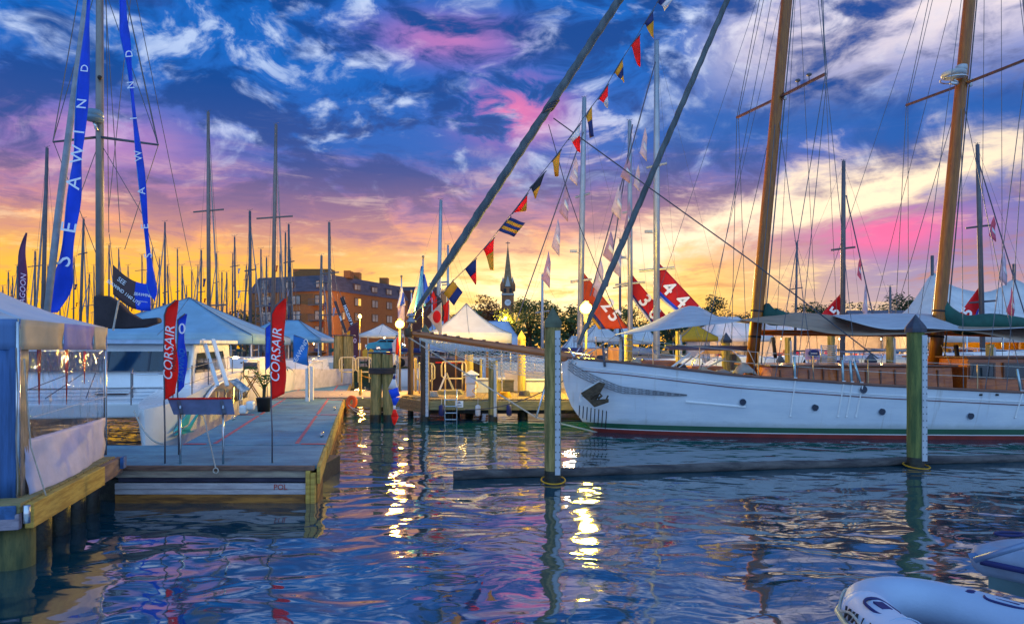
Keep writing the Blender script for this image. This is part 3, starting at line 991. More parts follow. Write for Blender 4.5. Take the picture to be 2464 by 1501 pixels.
# ------------------------------------------------------------------ dressing flags on one line, bowsprit to masthead
def flag_line():
    root = thing('signal_flag_line', 'long line of coloured signal flags rising beside the rolled jib', 'flag line', (TIP.x, YC, TIP.z))
    D = 19.0
    flags = [  # hoist top, hoist bottom, tip of the fly, colours along the fly, label
        ((1090, 675), (1067, 705), (1092, 735), [YEL, NAVY], 'square', 'yellow and navy flag above the white canopy'),
        ((1146, 623), (1119, 648), (1146, 684), [NAVY, RED], 'tri', 'red pennant with a blue upper corner'),
        ((1189, 573), (1163, 600), (1188, 650), [RED, YEL], 'tail', 'red pennant with a yellow tail'),
        ((1228, 523), (1199, 555), (1237, 570), [NAVY, YEL, NAVY, YEL, NAVY], 'stripe', 'blue and yellow striped square flag'),
        ((1269, 468), (1235, 512), (1267, 505), [RED, YEL], 'tri', 'red and yellow diagonal pennant'),
        ((1312, 414), (1277, 450), (1290, 476), [BLKF, YEL], 'tri', 'black pennant with yellow and white bars'),
        ((1350, 362), (1329, 388), (1344, 424), [YEL], 'tail', 'plain yellow pennant'),
        ((1396, 300), (1369, 335), (1397, 366), [WHF, RED], 'tail', 'white pennant with red border'),
        ((1424, 256), (1410, 280), (1428, 331), [YEL, NAVY], 'tail', 'long yellow pennant with navy end'),
        ((1463, 205), (1441, 238), (1463, 257), [RED, WHF], 'tri', 'small red flag with white strip'),
        ((1498, 143), (1479, 175), (1502, 198), [YEL, NAVY, YEL], 'tri', 'yellow pennant with navy cross band'),
        ((1540, 84), (1518, 110), (1542, 159), [RED], 'tail', 'red swallow-tailed pennant'),
        ((1572, 27), (1550, 58), (1574, 90), [NAVY, YEL], 'tail', 'navy and yellow pennant near the sky top'),
        ((1606, -22), (1582, 5), (1600, 24), [NAVY, WHF], 'square', 'navy flag with white mark at the picture top'),
    ]
    line = [P(1000, 772, D)] + [P((a[0] + b[0]) / 2 - 1, (a[1] + b[1]) / 2 - 1, D) for a, b, *_ in flags] + [P(1700, -170, D)]
    t = MB(); t.tube(spline(line, 60), .011, 5); t.build('halyard', WIRE, root)
    for a, b, c, cols, kind, lab in flags:
        A, B, C = P(*a, D), P(*b, D), P(*c, D)
        hoist = A - B
        if kind in ('square', 'stripe'):
            fly = C - B
            quad = [A, B, B + fly, A + fly * .95]
        elif kind == 'tri':
            quad = [A, B, C + (B - A) * .06, C]
        else:
            quad = [A, B, C + Vector((-.10, 0, 0)), C]
        n = len(cols)
        fo = None
        for k, m in enumerate(cols):
            u0, u1 = k / n, (k + 1) / n
            def pt(u, v):
                if kind == 'stripe':
                    u, v = v, u
                p = quad[0].lerp(quad[3], u).lerp(quad[1].lerp(quad[2], u), v)
                if kind == 'tail':
                    p = p + (Vector((0, 0, .12)) - hoist * .05) * math.sin(u * math.pi) * (.8 if v < .5 else 1.0)
                return p + Vector((0, .07 * math.sin(u * 7 + v * 3 + a[0]) * u, 0))
            g = MB(); g.grid([[pt(u0 + (u1 - u0) * i / 5, j / 3) for j in range(4)] for i in range(6)], .008)
            if k == 0:
                fo = g.build('signal_flag', m, root, True, lab)
            else:
                g.build('colour_field', m, fo, True)
        t = MB(); t.tube([A + hoist * .08, B - hoist * .08], .014, 5); t.build('hoist_rope', DROPE, fo)
    return root
flag_line()
# flag with a red disc on a pale ground, and the drooping tricolour below the bowsprit tip
def small_flags():
    D = 22.
    r = thing('white_flag', 'pale flag with a round red disc hanging beside the white canopy', 'flag', P(1040, 812, D))
    q = [P(1063, 727, D), P(1028, 762, D), P(1052, 792, D), P(1063, 822, D)]
    g = MB(); g.grid([[q[0].lerp(q[3], i / 8).lerp(q[1].lerp(q[2], i / 8), j / 6) + Vector((0, .05 * math.sin(i), 0)) for j in range(7)] for i in range(9)], .01)
    fo = g.build('cloth', mat('pale_flag', (.74, .62, .46), .7, trans=.3), r, True)
    c = P(1051, 762, D - .12)
    g = MB(); g.prism([c + Vector((math.cos(a) * .13, 0, math.sin(a) * .20)) for a in [i * math.pi / 10 for i in range(20)]], (0, .02, 0)); g.build('red_disc', RED, fo)
    t = MB(); t.tube([P(1005, 745, D), P(1063, 722, D)], .012, 5); t.build('hoist_rope', WIRE, r)
    D = 19.6
    r = thing('tricolour_flag', 'folded blue, white and red flag drooping below the bowsprit tip', 'flag', P(948, 1025, D))
    segs = [((950, 902), 2, (948, 912), 4, NAVY), ((948, 912), 4, (946, 935), 12, WHF), ((946, 935), 12, (952, 955), 11, BLUE), ((952, 955), 11, (949, 975), 3, BLUE), ((949, 975), 3, (949, 985), 3, WHF), ((949, 985), 3, (950, 1002), 9, RED), ((950, 1002), 9, (949, 1018), 4, RED), ((949, 1018), 4, (949, 1022), 1, RED)]
    for (a, wa, b, wb, m) in segs:
        k = D / F
        A, B = P(*a, D), P(*b, D)
        g = MB(); g.tube([A, A.lerp(B, .5), B], [wa * k, (wa + wb) / 2 * k, wb * k], 8)
        for v in g.v: v.y = D + (v.y - D) * .35
        g.build('cloth_field', m, r, True)
    t = MB(); t.tube([P(965, 815, D + .4), P(950, 902, D)], .01, 4); t.build('halyard', WIRE, r)
small_flags()

# ------------------------------------------------------------------ piles
def pile(px, base_d, top_y, wpx, m, cap, strip, label, group='dock piles', holes=False, z0=-1.2, cap_m=None, lean=0., name='dock_pile'):
    d = base_d
    X = (px - 1232) * d / F
    r = wpx * d / F / 2
    zt = CAMH + (841 - top_y) * d / F
    root = thing(name, label, 'pile', (X, d, 0), group)
    caph = .30 if cap else 0
    b = MB()
    n = 20
    zs = [z0, -.1, .22, .6, 1.2, 1.9, zt - caph]
    rows = []
    for z in zs:
        row = []
        for j in range(n + 1):
            a = 2 * math.pi * (j % n) / n
            rr = r * (1 + .035 * mnoise.noise(Vector((math.cos(a) * 2 + px, math.sin(a) * 2, z * 1.3))))
            row.append(Vector((X + lean * z + rr * math.cos(a), d + rr * math.sin(a), z)))
        rows.append(row)
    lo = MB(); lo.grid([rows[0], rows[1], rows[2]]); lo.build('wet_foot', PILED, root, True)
    b.grid(rows[2:]); b.add(rows[-1][:-1], [tuple(range(n))]); b.build('shaft', m, root, 'angle')
    if cap:
        c = MB()
        k = r * 1.28
        prof = [(k * .98, zt - caph - .06), (k, zt - caph + .02), (k * .95, zt - caph + .05), (.01, zt)]
        c.lathe((X + lean * zt, d, 0), prof, 8 if cap == 8 else 4)
        if cap == 4:
            for v in c.v:
                dx, dy = v.x - X - lean * zt, v.y - d
                v.x, v.y = X + lean * zt + (dx - dy) * .80, d + (dx + dy) * .80
        c.build('cap', cap_m or CAPG, root)
    if strip:
        s = MB()
        sx = X + lean + strip * r * .52
        zt2 = zt - caph - .12
        s.box((sx, d - r * .93, (.16 + zt2) / 2), (r * .62, .06, zt2 - .16))
        so = s.build('slide_strip', STRIPW, root)
        if holes:
            h = MB()
            z = .3
            while z < zt2 - .1:
                for dx in (-1, 1):
                    h.box((sx + dx * r * .22, d - r * .93 - .031, z), (.016, .006, .022))
                z += .135
            h.build('bolt_holes', BLACK, so)
    return root
pile(1330, 12.36, 740, 40, PILE, 4, 1, 'tall near pile with pyramid cap and white holed strip, left of the bow', holes=True)
pile(2203, 13.9, 757, 38, mat('green_pile', (.18, .20, .05), .85, 0, 0, 2.0, .8, 9, (6, 6, .6), (.06, .10, .03), fine=.7), 8, 1, 'stout green pile with dark conical cap standing before the mainmast', cap_m=CAPD, holes=True)
pile(1023, 23.0, 780, 22, PILEB, 4, 1, 'dark capped pile with white strip at the wooden pier corner', holes=True)
pile(1186, 23.0, 868, 22, PILE, 0, 1, 'short uncapped pile with white strip before the wooden pier')
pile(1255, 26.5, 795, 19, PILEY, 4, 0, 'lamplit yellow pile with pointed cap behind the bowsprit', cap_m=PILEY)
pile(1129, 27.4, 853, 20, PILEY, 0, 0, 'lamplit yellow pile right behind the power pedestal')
pile(988, 25.4, 808, 14, PILEB, 0, 0, 'square dark post at the left end of the wooden pier')
pile(1512, 24.0, 805, 19, PILE, 0, 0, 'green pile behind the yacht windlass')
pile(1632, 24.0, 797, 13, PILE, 0, 1, 'pile with white strip under the pale foredeck awning')
pile(1747, 24.0, 800, 20, PILE, 4, 0, 'short capped pile just left of the foremast', cap_m=CAPD)
pile(1896, 24.5, 812, 14, PILE, 0, 1, 'pile with white strip just right of the foremast')
pile(2095, 26.0, 850, 20, PILE, 4, 0, 'low capped pile seen above the trunk cabin', cap_m=CAPD)
pile(1878, 28.0, 852, 15, PILE, 4, 0, 'low dark-capped pile behind the lifelines right of the foremast', cap_m=CAPD)
pile(2142, 26.0, 806, 18, PILE, 0, 1, 'pile with white strip near the green pile under the awning')
pile(2382, 26.0, 828, 18, PILE, 0, 1, 'pile with white strip behind the deckhouse roof')
pile(2000, 26.0, 806, 17, PILE, 0, 0, 'pile behind the striped hanging panel under the awning')

def dolphin(cx, d, label, top, w=27):
    root = thing('pile_cluster', label, 'piles', ((cx - 1232) * d / F, d, 0), 'bound pile pairs')
    k = d / F
    for i, dx in enumerate((-.62, .58)):
        x0 = (cx - 1232) * k + dx * w * k
        zt = CAMH + (841 - top) * d / F - .03 * i
        b = MB()
        rr = w * k / 2
        n = 16
        rows = [[Vector((x0 - dx * .10 * (z / 2.2) + rr * (1 + .04 * mnoise.noise(Vector((j, z, i)))) * math.cos(2 * math.pi * (j % n) / n), d + rr * math.sin(2 * math.pi * (j % n) / n), z)) for j in range(n + 1)] for z in (-1.2, -.1, .25, .8, 1.4, zt)]
        lo = MB(); lo.grid(rows[:3]); lo.build('wet_foot', PILED, root, True)
        b.grid(rows[2:]); b.add(rows[-1][:-1], [tuple(range(n))]); b.build('pile_shaft', PILE, root, 'angle')
    z = CAMH + (841 - 892) * d / F
    t = MB(); x0 = (cx - 1232) * k
    for zz in (z - .06, z, z + .06):
        t.tube([Vector((x0 + math.cos(a) * w * k * 1.12, d + math.sin(a) * w * k * .62, zz)) for a in [i * math.pi / 10 for i in range(20)]], .045, 6, closed=True)
    t.build('rope_binding', mat('dark_binding', (.05, .035, .035), .8), root, True)
    t = MB(); t.box((x0 - .02, d, CAMH + (841 - top) * d / F + .02), (w * k * 2.25, w * k * 1.1, .05)); t.build('top_plate', CAPD, root, bevel=.02)
    return root
dolphin(920, 22.7, 'pair of rough piles bound together at the left of the pier', 850)
dolphin(827, 38.0, 'darker bound pair of piles behind the left hand railing', 808, 24)

# ------------------------------------------------------------------ wooden pier
def pier():
    ZT = .73
    root = thing('wooden_pier', 'low wooden pier with planked deck left of the yacht bow', 'pier', (-1, 25, 0))
    # outline with a cut corner at the left front
    def xl(y):
        return -4.05 + max(0, 1 - (y - 23.0) / 1.7) * 1.1
    ys = 23.02
    # planks run away from the viewer
    src = None
    x = -4.0
    i = 0
    while x < 11.5:
        wdt = .30
        y0 = 23.03 + max(0, (-2.95 - x)) * 1.55
        if src is None or x < -2.9:
            b = MB(); b.box((x + wdt / 2, (y0 + 27.8) / 2, ZT - .025), (wdt - .015, 27.8 - y0, .05))
            o = b.build('plank', PLANK, root)
            if x >= -2.9 and src is None:
                src = o; sx = x
        else:
            o = share(src, 'plank', root, Vector((x - sx, 0, random.uniform(-.006, .006))) + origin(root))
        x += wdt
    b = MB(); b.beam((-2.95, 23.0, ZT - .21), (11.5, 23.0, ZT - .21), .10, .30); b.build('front_beam', PLANKX, root, bevel=.01)
    b = MB(); b.beam((-4.05, 24.72, ZT - .12), (-2.98, 23.04, ZT - .12), .08, .13); b.build('corner_board', PLANK, root)
    b = MB(); b.beam((-4.05, 24.72, ZT - .26), (-2.98, 23.04, ZT - .26), .08, .13); b.build('corner_board', PLANK, root)
    b = MB(); b.beam((-4.03, 24.72, ZT - .40), (-2.96, 23.04, ZT - .40), .08, .13); b.build('corner_board', PLANK, root)
    b = MB(); b.beam((-4.05, 24.7, ZT - .2), (-4.05, 27.8, ZT - .2), .08, .28); b.build('side_beam', PLANKX, root)
    for k in range(6):
        for yy in (23.6, 27.0):
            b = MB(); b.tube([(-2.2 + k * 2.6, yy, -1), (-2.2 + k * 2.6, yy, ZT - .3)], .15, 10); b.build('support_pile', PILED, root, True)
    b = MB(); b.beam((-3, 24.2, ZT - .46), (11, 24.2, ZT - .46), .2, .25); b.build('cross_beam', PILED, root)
    # little sign on the beam
    c = P(1105, 972, 22.94)
    b = MB(); b.box(c, (.27, .02, .22)); sg = b.build('sign_plate', WHITE, root)
    b = MB(); b.prism([c + Vector((math.cos(a) * .055, -.016, .03 + math.sin(a) * .045)) for a in [i_ * math.pi / 8 for i_ in range(9)]], (0, .005, 0)); b.build('emblem', NAVY, sg)
    for dz in (-.035, -.065):
        b = MB(); b.box(c + Vector((0, -.013, dz)), (.17, .004, .012)); b.build('print_line', NAVY, sg)
    # long low timber and step on deck
    b = MB(); b.beam(P(1255, 956, 24.6) + Vector((0, 0, .02)), P(1310, 956, 24.6) + Vector((0, 0, .02)), .1, .1); b.build('kerb_timber', PLANKY, root)
    b = MB(); b.prism([P(1052, 953, 25.3), P(1116, 953, 25.3), P(1106, 940, 25.3), P(1052, 940, 25.3)], (0, .9, 0)); b.build('step_box', PLANKX, root, bevel=.01)
    # low landing to the left
    low = thing('landing_stage', 'low grey landing stage between the floating dock and the wooden pier', 'landing', (-6.8, 27, 0))
    x = -9.2
    while x < -4.1:
        b = MB(); b.box((x + .14, 27.2, .62), (.27, 4.0, .05)); b.build('plank', wood('grey_plank', (.40, .34, .30), (.26, .21, .19), (14, 1, 14), .8), low)
        x += .285
    b = MB(); b.beam((-9.2, 25.15, .44), (-4.15, 25.15, .44), .08, .30); b.build('front_beam', PLANKX, low)
    for k in range(3):
        b = MB(); b.tube([(-8.6 + k * 1.9, 25.8, -1), (-8.6 + k * 1.9, 25.8, .5)], .15, 10); b.build('support_pile', PILED, low, True)
    b = MB(); b.box(P(867, 920, 25.4) + Vector((0, 0, 0)), (.10, .10, .95)); b.build('edge_post', PLANKY, low)
    b = MB(); b.tube(sag(P(868, 902, 25.4), P(955, 906, 25.4), .12), .014, 5); b.build('yellow_rope', YEL, low)
    return root
pier()
def rail(label, p0, p1, h, m, r=.03, loops=2, grp='tubular hand rails'):
    p0, p1 = Vector(p0), Vector(p1)
    root = thing('hand_rail', label, 'railing', (p0 + p1) / 2, grp)
    for k in range(loops):
        a = p0.lerp(p1, k / loops + .01); b = p0.lerp(p1, (k + 1) / loops - .01)
        d = (b - a).normalized() * .14
        up = Vector((0, 0, h))
        lo = Vector((0, 0, h * .42))
        t = MB(); t.tube([a + lo + d, a + lo + Vector((0, 0, .1)), a + up - Vector((0, 0, .14)), a + up + d * .4 - Vector((0, 0, .03)), a + up + d, b + up - d, b + up - d * .4 - Vector((0, 0, .03)), b + up - Vector((0, 0, .14)), b + lo + Vector((0, 0, .1)), b + lo - d], r, 8)
        t.tube([a + lo + d, b + lo - d], r, 8)
        t.build('rail_loop', m, root, True)
        for q in (a.lerp(b, .15), a.lerp(b, .85)):
            t = MB(); t.tube([q, q + up - Vector((0, 0, .02))], r, 8); t.build('rail_post', m, root, True)
    return root
CREAM = mat('cream_tube', (.50, .41, .24), .4, .1, .1, bump=0)
rail('cream tubular hand rails at the head of the floating dock', P(816, 920, 34), P(895, 920, 34), 1.25, CREAM, .035, 2)
rail('yellow-lit tubular hand rail by the pier step, left half', P(1002, 946, 26.2), P(1046, 946, 26.2), 1.15, CREAM, .03, 1)
rail('yellow-lit tubular hand rail by the pier step, right half', P(1062, 940, 27.0), P(1122, 940, 27.0), 1.15, CREAM, .03, 1)
def trestle():
    r = thing('folding_trestle', 'folded cream trestle leaning beside the pier hand rail', 'trestle', P(1075, 940, 25.9))
    for a, b in (((1074, 897), (1057, 940)), ((1074, 897), (1092, 940))):
        t = MB(); t.beam(P(*a, 25.9), P(*b, 25.9), .10, .06); t.build('leg', WHF if a[0] == 1074 and b[0] == 1057 else CREAM, r)
    return r
trestle()
def pedestal():
    d = 24.0
    c = P(1134, 958, d)
    root = thing('power_pedestal', 'white dock power pedestal with pitched cap on the wooden pier', 'pedestal', c)
    PW = mat('pedestal_plastic', (.72, .70, .66), .45, var=.06, bump=0)
    b = MB(); b.box(c + Vector((0, 0, .26)), (.33, .30, .52)); b.build('base', PW, root, bevel=.03)
    b = MB(); b.box(c + Vector((0, 0, .66)), (.40, .36, .30)); hd = b.build('head', PW, root, bevel=.03)
    b = MB(); b.box(c + Vector((0, -.185, .66)), (.25, .02, .2)); b.build('socket_panel', mat('lamp_lens', (.6, .66, .75), .3, bump=0), hd)
    b = MB(); b.add([c + Vector((sx * .27, sy * .25, .81)) for sx, sy in ((-1, -1), (1, -1), (1, 1), (-1, 1))] + [c + Vector((sx * .27, sy * .25, .84)) for sx, sy in ((-1, -1), (1, -1), (1, 1), (-1, 1))] + [c + Vector((0, 0, 1.0))], [(3, 2, 1, 0), (0, 1, 5, 4), (1, 2, 6, 5), (2, 3, 7, 6), (3, 0, 4, 7), (4, 5, 8), (5, 6, 8), (6, 7, 8), (7, 4, 8)]); b.build('cap', PW, root)
    t = MB(); t.tube(spline([c + Vector((.14, -.2, .6)), c + Vector((.24, -.22, .42)), c + Vector((.05, -.24, .28)), c + Vector((.2, -.25, .12)), c + Vector((-.1, -.3, .06)), c + Vector((-.8, -.8, -.1))], 24), .014, 5); t.build('power_cable', YEL, root, True)
pedestal()
def buoy_ring():
    r = thing('life_ring', 'orange ring hanging at the floating dock edge by the landing', 'life ring', P(846, 980, 23.5))
    c = P(846, 967, 23.5)
    t = MB(); t.tube([c + Vector((math.cos(a) * .13, .05 * math.sin(a), math.sin(a) * .16)) for a in [i * math.pi / 10 for i in range(20)]], .075, 8, closed=True)
    t.build('ring', mat('orange_foam', (.85, .10, .008), .6), r, True)
    t = MB(); t.tube(sag(P(842, 978, 23.4), P(935, 988, 22.8), .12), .016, 5); t.tube(sag(P(838, 974, 23.4), P(905, 990, 22.8), .2), .014, 5); t.build('line', ROPE, r)
buoy_ring()
def pier_clutter():
    ZT = .73
    for i, (px, d, w, h, m, lab) in enumerate(((1165, 26.6, .9, .5, STRIPW, 'pale dock storage box right of the power pedestal'), (1215, 27.2, .7, .42, PLANKX, 'wooden dock box near the yellow capped pile'), (1290, 26.8, .8, .46, STRIPW, 'pale dock storage box behind the near capped pile'))):
        X = (px - 1232) * d / F
        r = thing('dock_box', lab, 'box', (X, d, ZT), 'dock boxes on the wooden pier')
        b = MB(); b.box((X, d, ZT + h / 2), (w, .5, h)); b.build('body', m, r, bevel=.02)
        b = MB(); b.box((X, d - .01, ZT + h + .03), (w + .06, .58, .06)); b.build('lid', m, r, bevel=.02)
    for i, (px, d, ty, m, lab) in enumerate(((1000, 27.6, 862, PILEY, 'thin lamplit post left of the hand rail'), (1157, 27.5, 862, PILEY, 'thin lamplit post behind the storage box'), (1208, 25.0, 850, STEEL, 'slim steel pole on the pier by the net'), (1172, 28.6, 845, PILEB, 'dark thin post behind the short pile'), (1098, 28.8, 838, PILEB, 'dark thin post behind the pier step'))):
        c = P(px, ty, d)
        t = MB(); t.tube([(c.x, d, .3), (c.x, d, c.z)], .055 if m is not STEEL else .03, 8); o = t.build('thin_post', m, label=lab, cat='post', group='thin posts on the pier')
        o.modifiers.new('b', 'BEVEL').width = .01
    for i, (px, lab) in enumerate(((1062, 'left'), (1150, 'middle'), (1225, 'right'))):
        c = P(px, 985, 22.85)
        r = thing('hanging_fender', 'dark fender hung on the pier front, the %s one' % lab, 'fender', c, 'fenders on the pier front')
        t = MB(); t.tube([c + Vector((0, 0, -.22)), c + Vector((0, 0, -.18)), c + Vector((0, 0, .12)), c + Vector((0, 0, .16))], [.03, .09, .09, .03], 12); t.build('body', NAVY if i != 1 else WHF, r, True)
        t = MB(); t.tube([c + Vector((0, 0, .15)), c + Vector((0, .1, .36))], .012, 5); t.build('rope', ROPE, r)
    for i, (px, d) in enumerate(((1040, 24.2), (1215, 24.0), (1262, 24.6))):
        X = (px - 1232) * d / F
        t = MB()
        for k in range(6):
            t.tube([Vector((X + math.cos(a) * (.22 - .012 * k), d + math.sin(a) * (.22 - .012 * k), ZT + .02 + .03 * k)) for a in [j * math.pi / 9 for j in range(18)]], .018, 5, closed=True)
        t.build('rope_coil', (ROPE, YEL, DROPE)[i], None, True, label=('pale rope coil at the pier corner', 'yellow rope coil on the pier', 'dark rope coil near the capped pile')[i], cat='rope coil', group='rope coils on the pier')
    r = thing('pier_ladder', 'steel ladder on the wooden pier front', 'ladder', P(1085, 1010, 22.9))
    for dx in (-.2, .2):
        t = MB(); c = P(1085, 958, 22.88); t.tube([c + Vector((dx, 0, .3)), c + Vector((dx, 0, -.85))], .022, 6); t.build('rail', STEEL, r, True)
    for k in range(4):
        c = P(1085, 958, 22.88); t = MB(); t.tube([c + Vector((-.2, 0, -.05 - .22 * k)), c + Vector((.2, 0, -.05 - .22 * k))], .016, 6); t.build('rung', STEEL, r)
    for i, (y, s) in enumerate(((14.2, 1), (17.6, -1), (20.5, 1), (26.5, 1))):
        x = redge(y) - .12 if s == 1 else ledge(y) + .14
        r = thing('dock_cleat', 'steel mooring cleat on the floating dock edge, %s from the front' % ORD[i + 1], 'cleat', (x, y, .585), 'cleats on the floating dock')
        t = MB(); t.tube([(x, y - .16, .665), (x, y - .08, .67), (x, y + .08, .67), (x, y + .16, .665)], [.012, .022, .022, .012], 8); t.build('horn', STEEL, r, True)
        for k in (-.05, .05):
            t = MB(); t.tube([(x, y + k, .588), (x, y + k, .67)], .02, 8); t.build('foot', STEEL, r, True)

# ------------------------------------------------------------------ floating dock
DZ = .585
def redge(d): return -3.07 + (d - 10.7) * (-7.03 / 32.3)
def ledge(d): return -6.30 + (d - 13.0) * (-6.6 / 30.)
def deck_material():
    m = mat('blue_grey_deck', (.13, .32, .41), .8, 0, 0, 1.1, .25, 16, (1, 1.6, 1), (.075, .20, .29), fine=.35)
    t = NT(m.node_tree); b = t.n['Principled BSDF']
    tc = t.new('ShaderNodeTexCoord')
    x, y, z = t.sep(tc.outputs['Object'])
    ln = t.m('FRACT', t.m('MULTIPLY', y, 6.8))
    line = t.sstep(ln, .10, .02)
    src = b.inputs['Base Color'].links[0].from_socket
    st = t.sstep(t.noise(t.vm('MULTIPLY', tc.outputs['Object'], (1.3, .8, 1)), 1.7, 5, .65), .54, .66)
    c = t.mix(t.m('MULTIPLY', st, .45), src, (.05, .075, .09))
    bd = t.new('ShaderNodeTexWhiteNoise'); bd.noise_dimensions = '1D'; t.put(bd.inputs['W'], t.m('FLOOR', t.m('MULTIPLY', y, 6.8)))
    c = t.mix(t.m('MULTIPLY', bd.outputs['Value'], .30), c, (.08, .14, .18))
    c = t.mix(t.m('MULTIPLY', line, .7), c, (.03, .045, .06))
    t.l.new(c, b.inputs['Base Color'])
    return m
def floating_dock():
    root = thing('floating_dock', 'blue-grey floating dock with pink tape lines running into the distance', 'dock', (-5, 14, 0))
    DECK = deck_material()
    seams = [10.72, 13.0, 18.9, 24.5, 30.7, 35.0, 41.4, 46.0]
    for i, (a, b_) in enumerate(zip(seams, seams[1:])):
        a2, b2 = a + .035, b_ - .035
        if i == 0:
            pts = [(-8.4, a2), (redge(a), a2), (redge(b_), b2), (-8.6, b2)]
            a2 = a
        else:
            pts = [(ledge(a), a2), (redge(a), a2), (redge(b_), b2), (ledge(b_), b2)]
        m = MB(); m.prism([(x, y, DZ - .06) for x, y in pts], (0, 0, .06)); m.build('deck_panel', DECK, root, bevel=.006)
        if i:
            for x0, x1 in ((ledge(a), ledge(a) + .42), (redge(a) - .48, redge(a))):
                b = MB(); b.box(((x0 + x1) / 2, a + .11, DZ + .006), (x1 - x0, .10, .006)); b.build('edge_tape', mat('red_tape', (.62, .06, .05), .6), root)
    TAPE = mat('pink_tape', (.50, .10, .12), .7, var=.3, vscale=5)
    for (f0, ds) in ((.80, 13.4), (.22, 13.2)):
        for (a, b_) in ((13.2, 18.7), (19.1, 24.3), (24.7, 30.5), (30.9, 34.8), (35.2, 41.)):
            p = Vector((ledge(a) + f0 * (redge(a) - ledge(a)), a, DZ + .005)); q = Vector((ledge(b_) + f0 * (redge(b_) - ledge(b_)), b_, DZ + .005))
            m = MB(); m.beam(p, q, .07, .006); m.build('tape_line', TAPE, root)
    # front face: boards, dark gap, lettered float beam, stained float
    y = 10.70
    def bd(z0, z1, yy, name, m, x0=-6.22, x1=-3.10, th=.08):
        b = MB(); b.box(((x0 + x1) / 2, yy + th / 2, (z0 + z1) / 2), (x1 - x0, th, z1 - z0)); return b.build(name, m, root, bevel=.008)
    bd(DZ - .075, DZ - .003, y - .03, 'fascia_board', wood('brown_board', (.24, .13, .09), (.12, .065, .05), (1.5, 12, 12), .8))
    bd(DZ - .19, DZ - .08, y, 'upper_timber', wood('grey_timber', (.42, .34, .25), (.24, .19, .16), (1.2, 10, 12), .85), x1=-3.22)
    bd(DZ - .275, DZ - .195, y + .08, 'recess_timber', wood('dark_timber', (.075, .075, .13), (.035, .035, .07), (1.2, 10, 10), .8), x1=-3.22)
    bd(DZ - .37, DZ - .28, y - .02, 'float_beam', wood('pale_timber', (.55, .50, .50), (.36, .32, .34), (1.2, 10, 10), .8), x1=-3.22)
    bd(DZ - .45, DZ - .375, y - .015, 'float_beam', wood('pale_timber', (.55, .50, .50), (.36, .32, .34)), x1=-3.22)
    bd(-.05, DZ - .455, y - .01, 'stained_float', mat('rust_stained_float', (.42, .17, .03), .8, 0, 0, 2, .2, 12, (1, 3, 6), (.12, .05, .015)), x1=-3.24)
    bd(-.4, -.052, y + .3, 'float_bottom', PILED, x1=-3.3)
    text_mesh('POL', .12, (-3.62, y - .026, DZ - .335), (1, 0, 0), (0, 0, 1), LETR, root, ext=.002)
    # corner post and side boards, lamp-lit yellow put into their colour
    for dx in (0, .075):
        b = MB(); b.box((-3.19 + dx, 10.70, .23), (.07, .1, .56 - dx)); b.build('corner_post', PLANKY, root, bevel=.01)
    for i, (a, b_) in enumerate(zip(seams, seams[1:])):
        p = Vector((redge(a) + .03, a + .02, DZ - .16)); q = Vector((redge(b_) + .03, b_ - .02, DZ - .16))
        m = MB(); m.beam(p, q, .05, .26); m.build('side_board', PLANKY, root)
        m = MB(); m.beam(p + Vector((-.12, 0, -.28)), q + Vector((-.12, 0, -.28)), .2, .3); m.build('side_float', mat('rust_stained_float', (.42, .17, .03)), root)
        if i:
            p = Vector((ledge(a) + .03, a + .02, DZ - .26)); q = Vector((ledge(b_) + .03, b_ - .02, DZ - .26))
            m = MB(); m.beam(p, q, .08, .36); m.build('side_float', PILED, root)
    m = MB(); m.box((-5.5, 12.2, .12), (4.2, 2.6, .4)); m.build('float_tank', PILED, root)
    t = MB(); t.tube(sag((-4.6, 10.6, DZ - .02), (-5.6, 12.4, 1.2), -.0), .012, 5); t.tube([Vector((-4.6 + .04 * math.cos(a), 10.6, DZ - .06 + .04 * math.sin(a))) for a in [i * math.pi / 5 for i in range(10)]], .010, 5, closed=True); t.build('guy_rope', ROPE, root)
    return root
floating_dock()
pier_clutter()
def info_board():
    root = thing('slanted_info_board', 'slanted grey-blue notice board on two posts at the floating dock edge', 'notice board', P(485, 1117, 10.85))
    d = 10.85
    a, b_, c, e = P(404, 961, d + .25), P(556, 960, d + .25), P(563, 997, d - .03), P(418, 997, d - .03)
    m = MB(); m.prism([a, b_, c, e], (0, .03, .012)); bo = m.build('panel', mat('slate_panel', (.10, .115, .20), .5, var=.25, vscale=4, bump=.03), root)
    m = MB(); m.tube([a + Vector((0, 0, .015)), b_ + Vector((0, 0, .015))], .014, 6); m.build('red_top_edge', RED, bo)
    for i, px in enumerate((434, 537)):
        m = MB(); m.tube([P(px, 1116, d), P(px, 975, d + .05)], .018, 8); m.build('post', STEEL, root, True)
        m = MB(); m.beam(P(px - 4, 965, d + .2), P(px + 3, 995, d - .06), .05, .02); m.build('bracket', DARKSPAR, bo)
info_board()
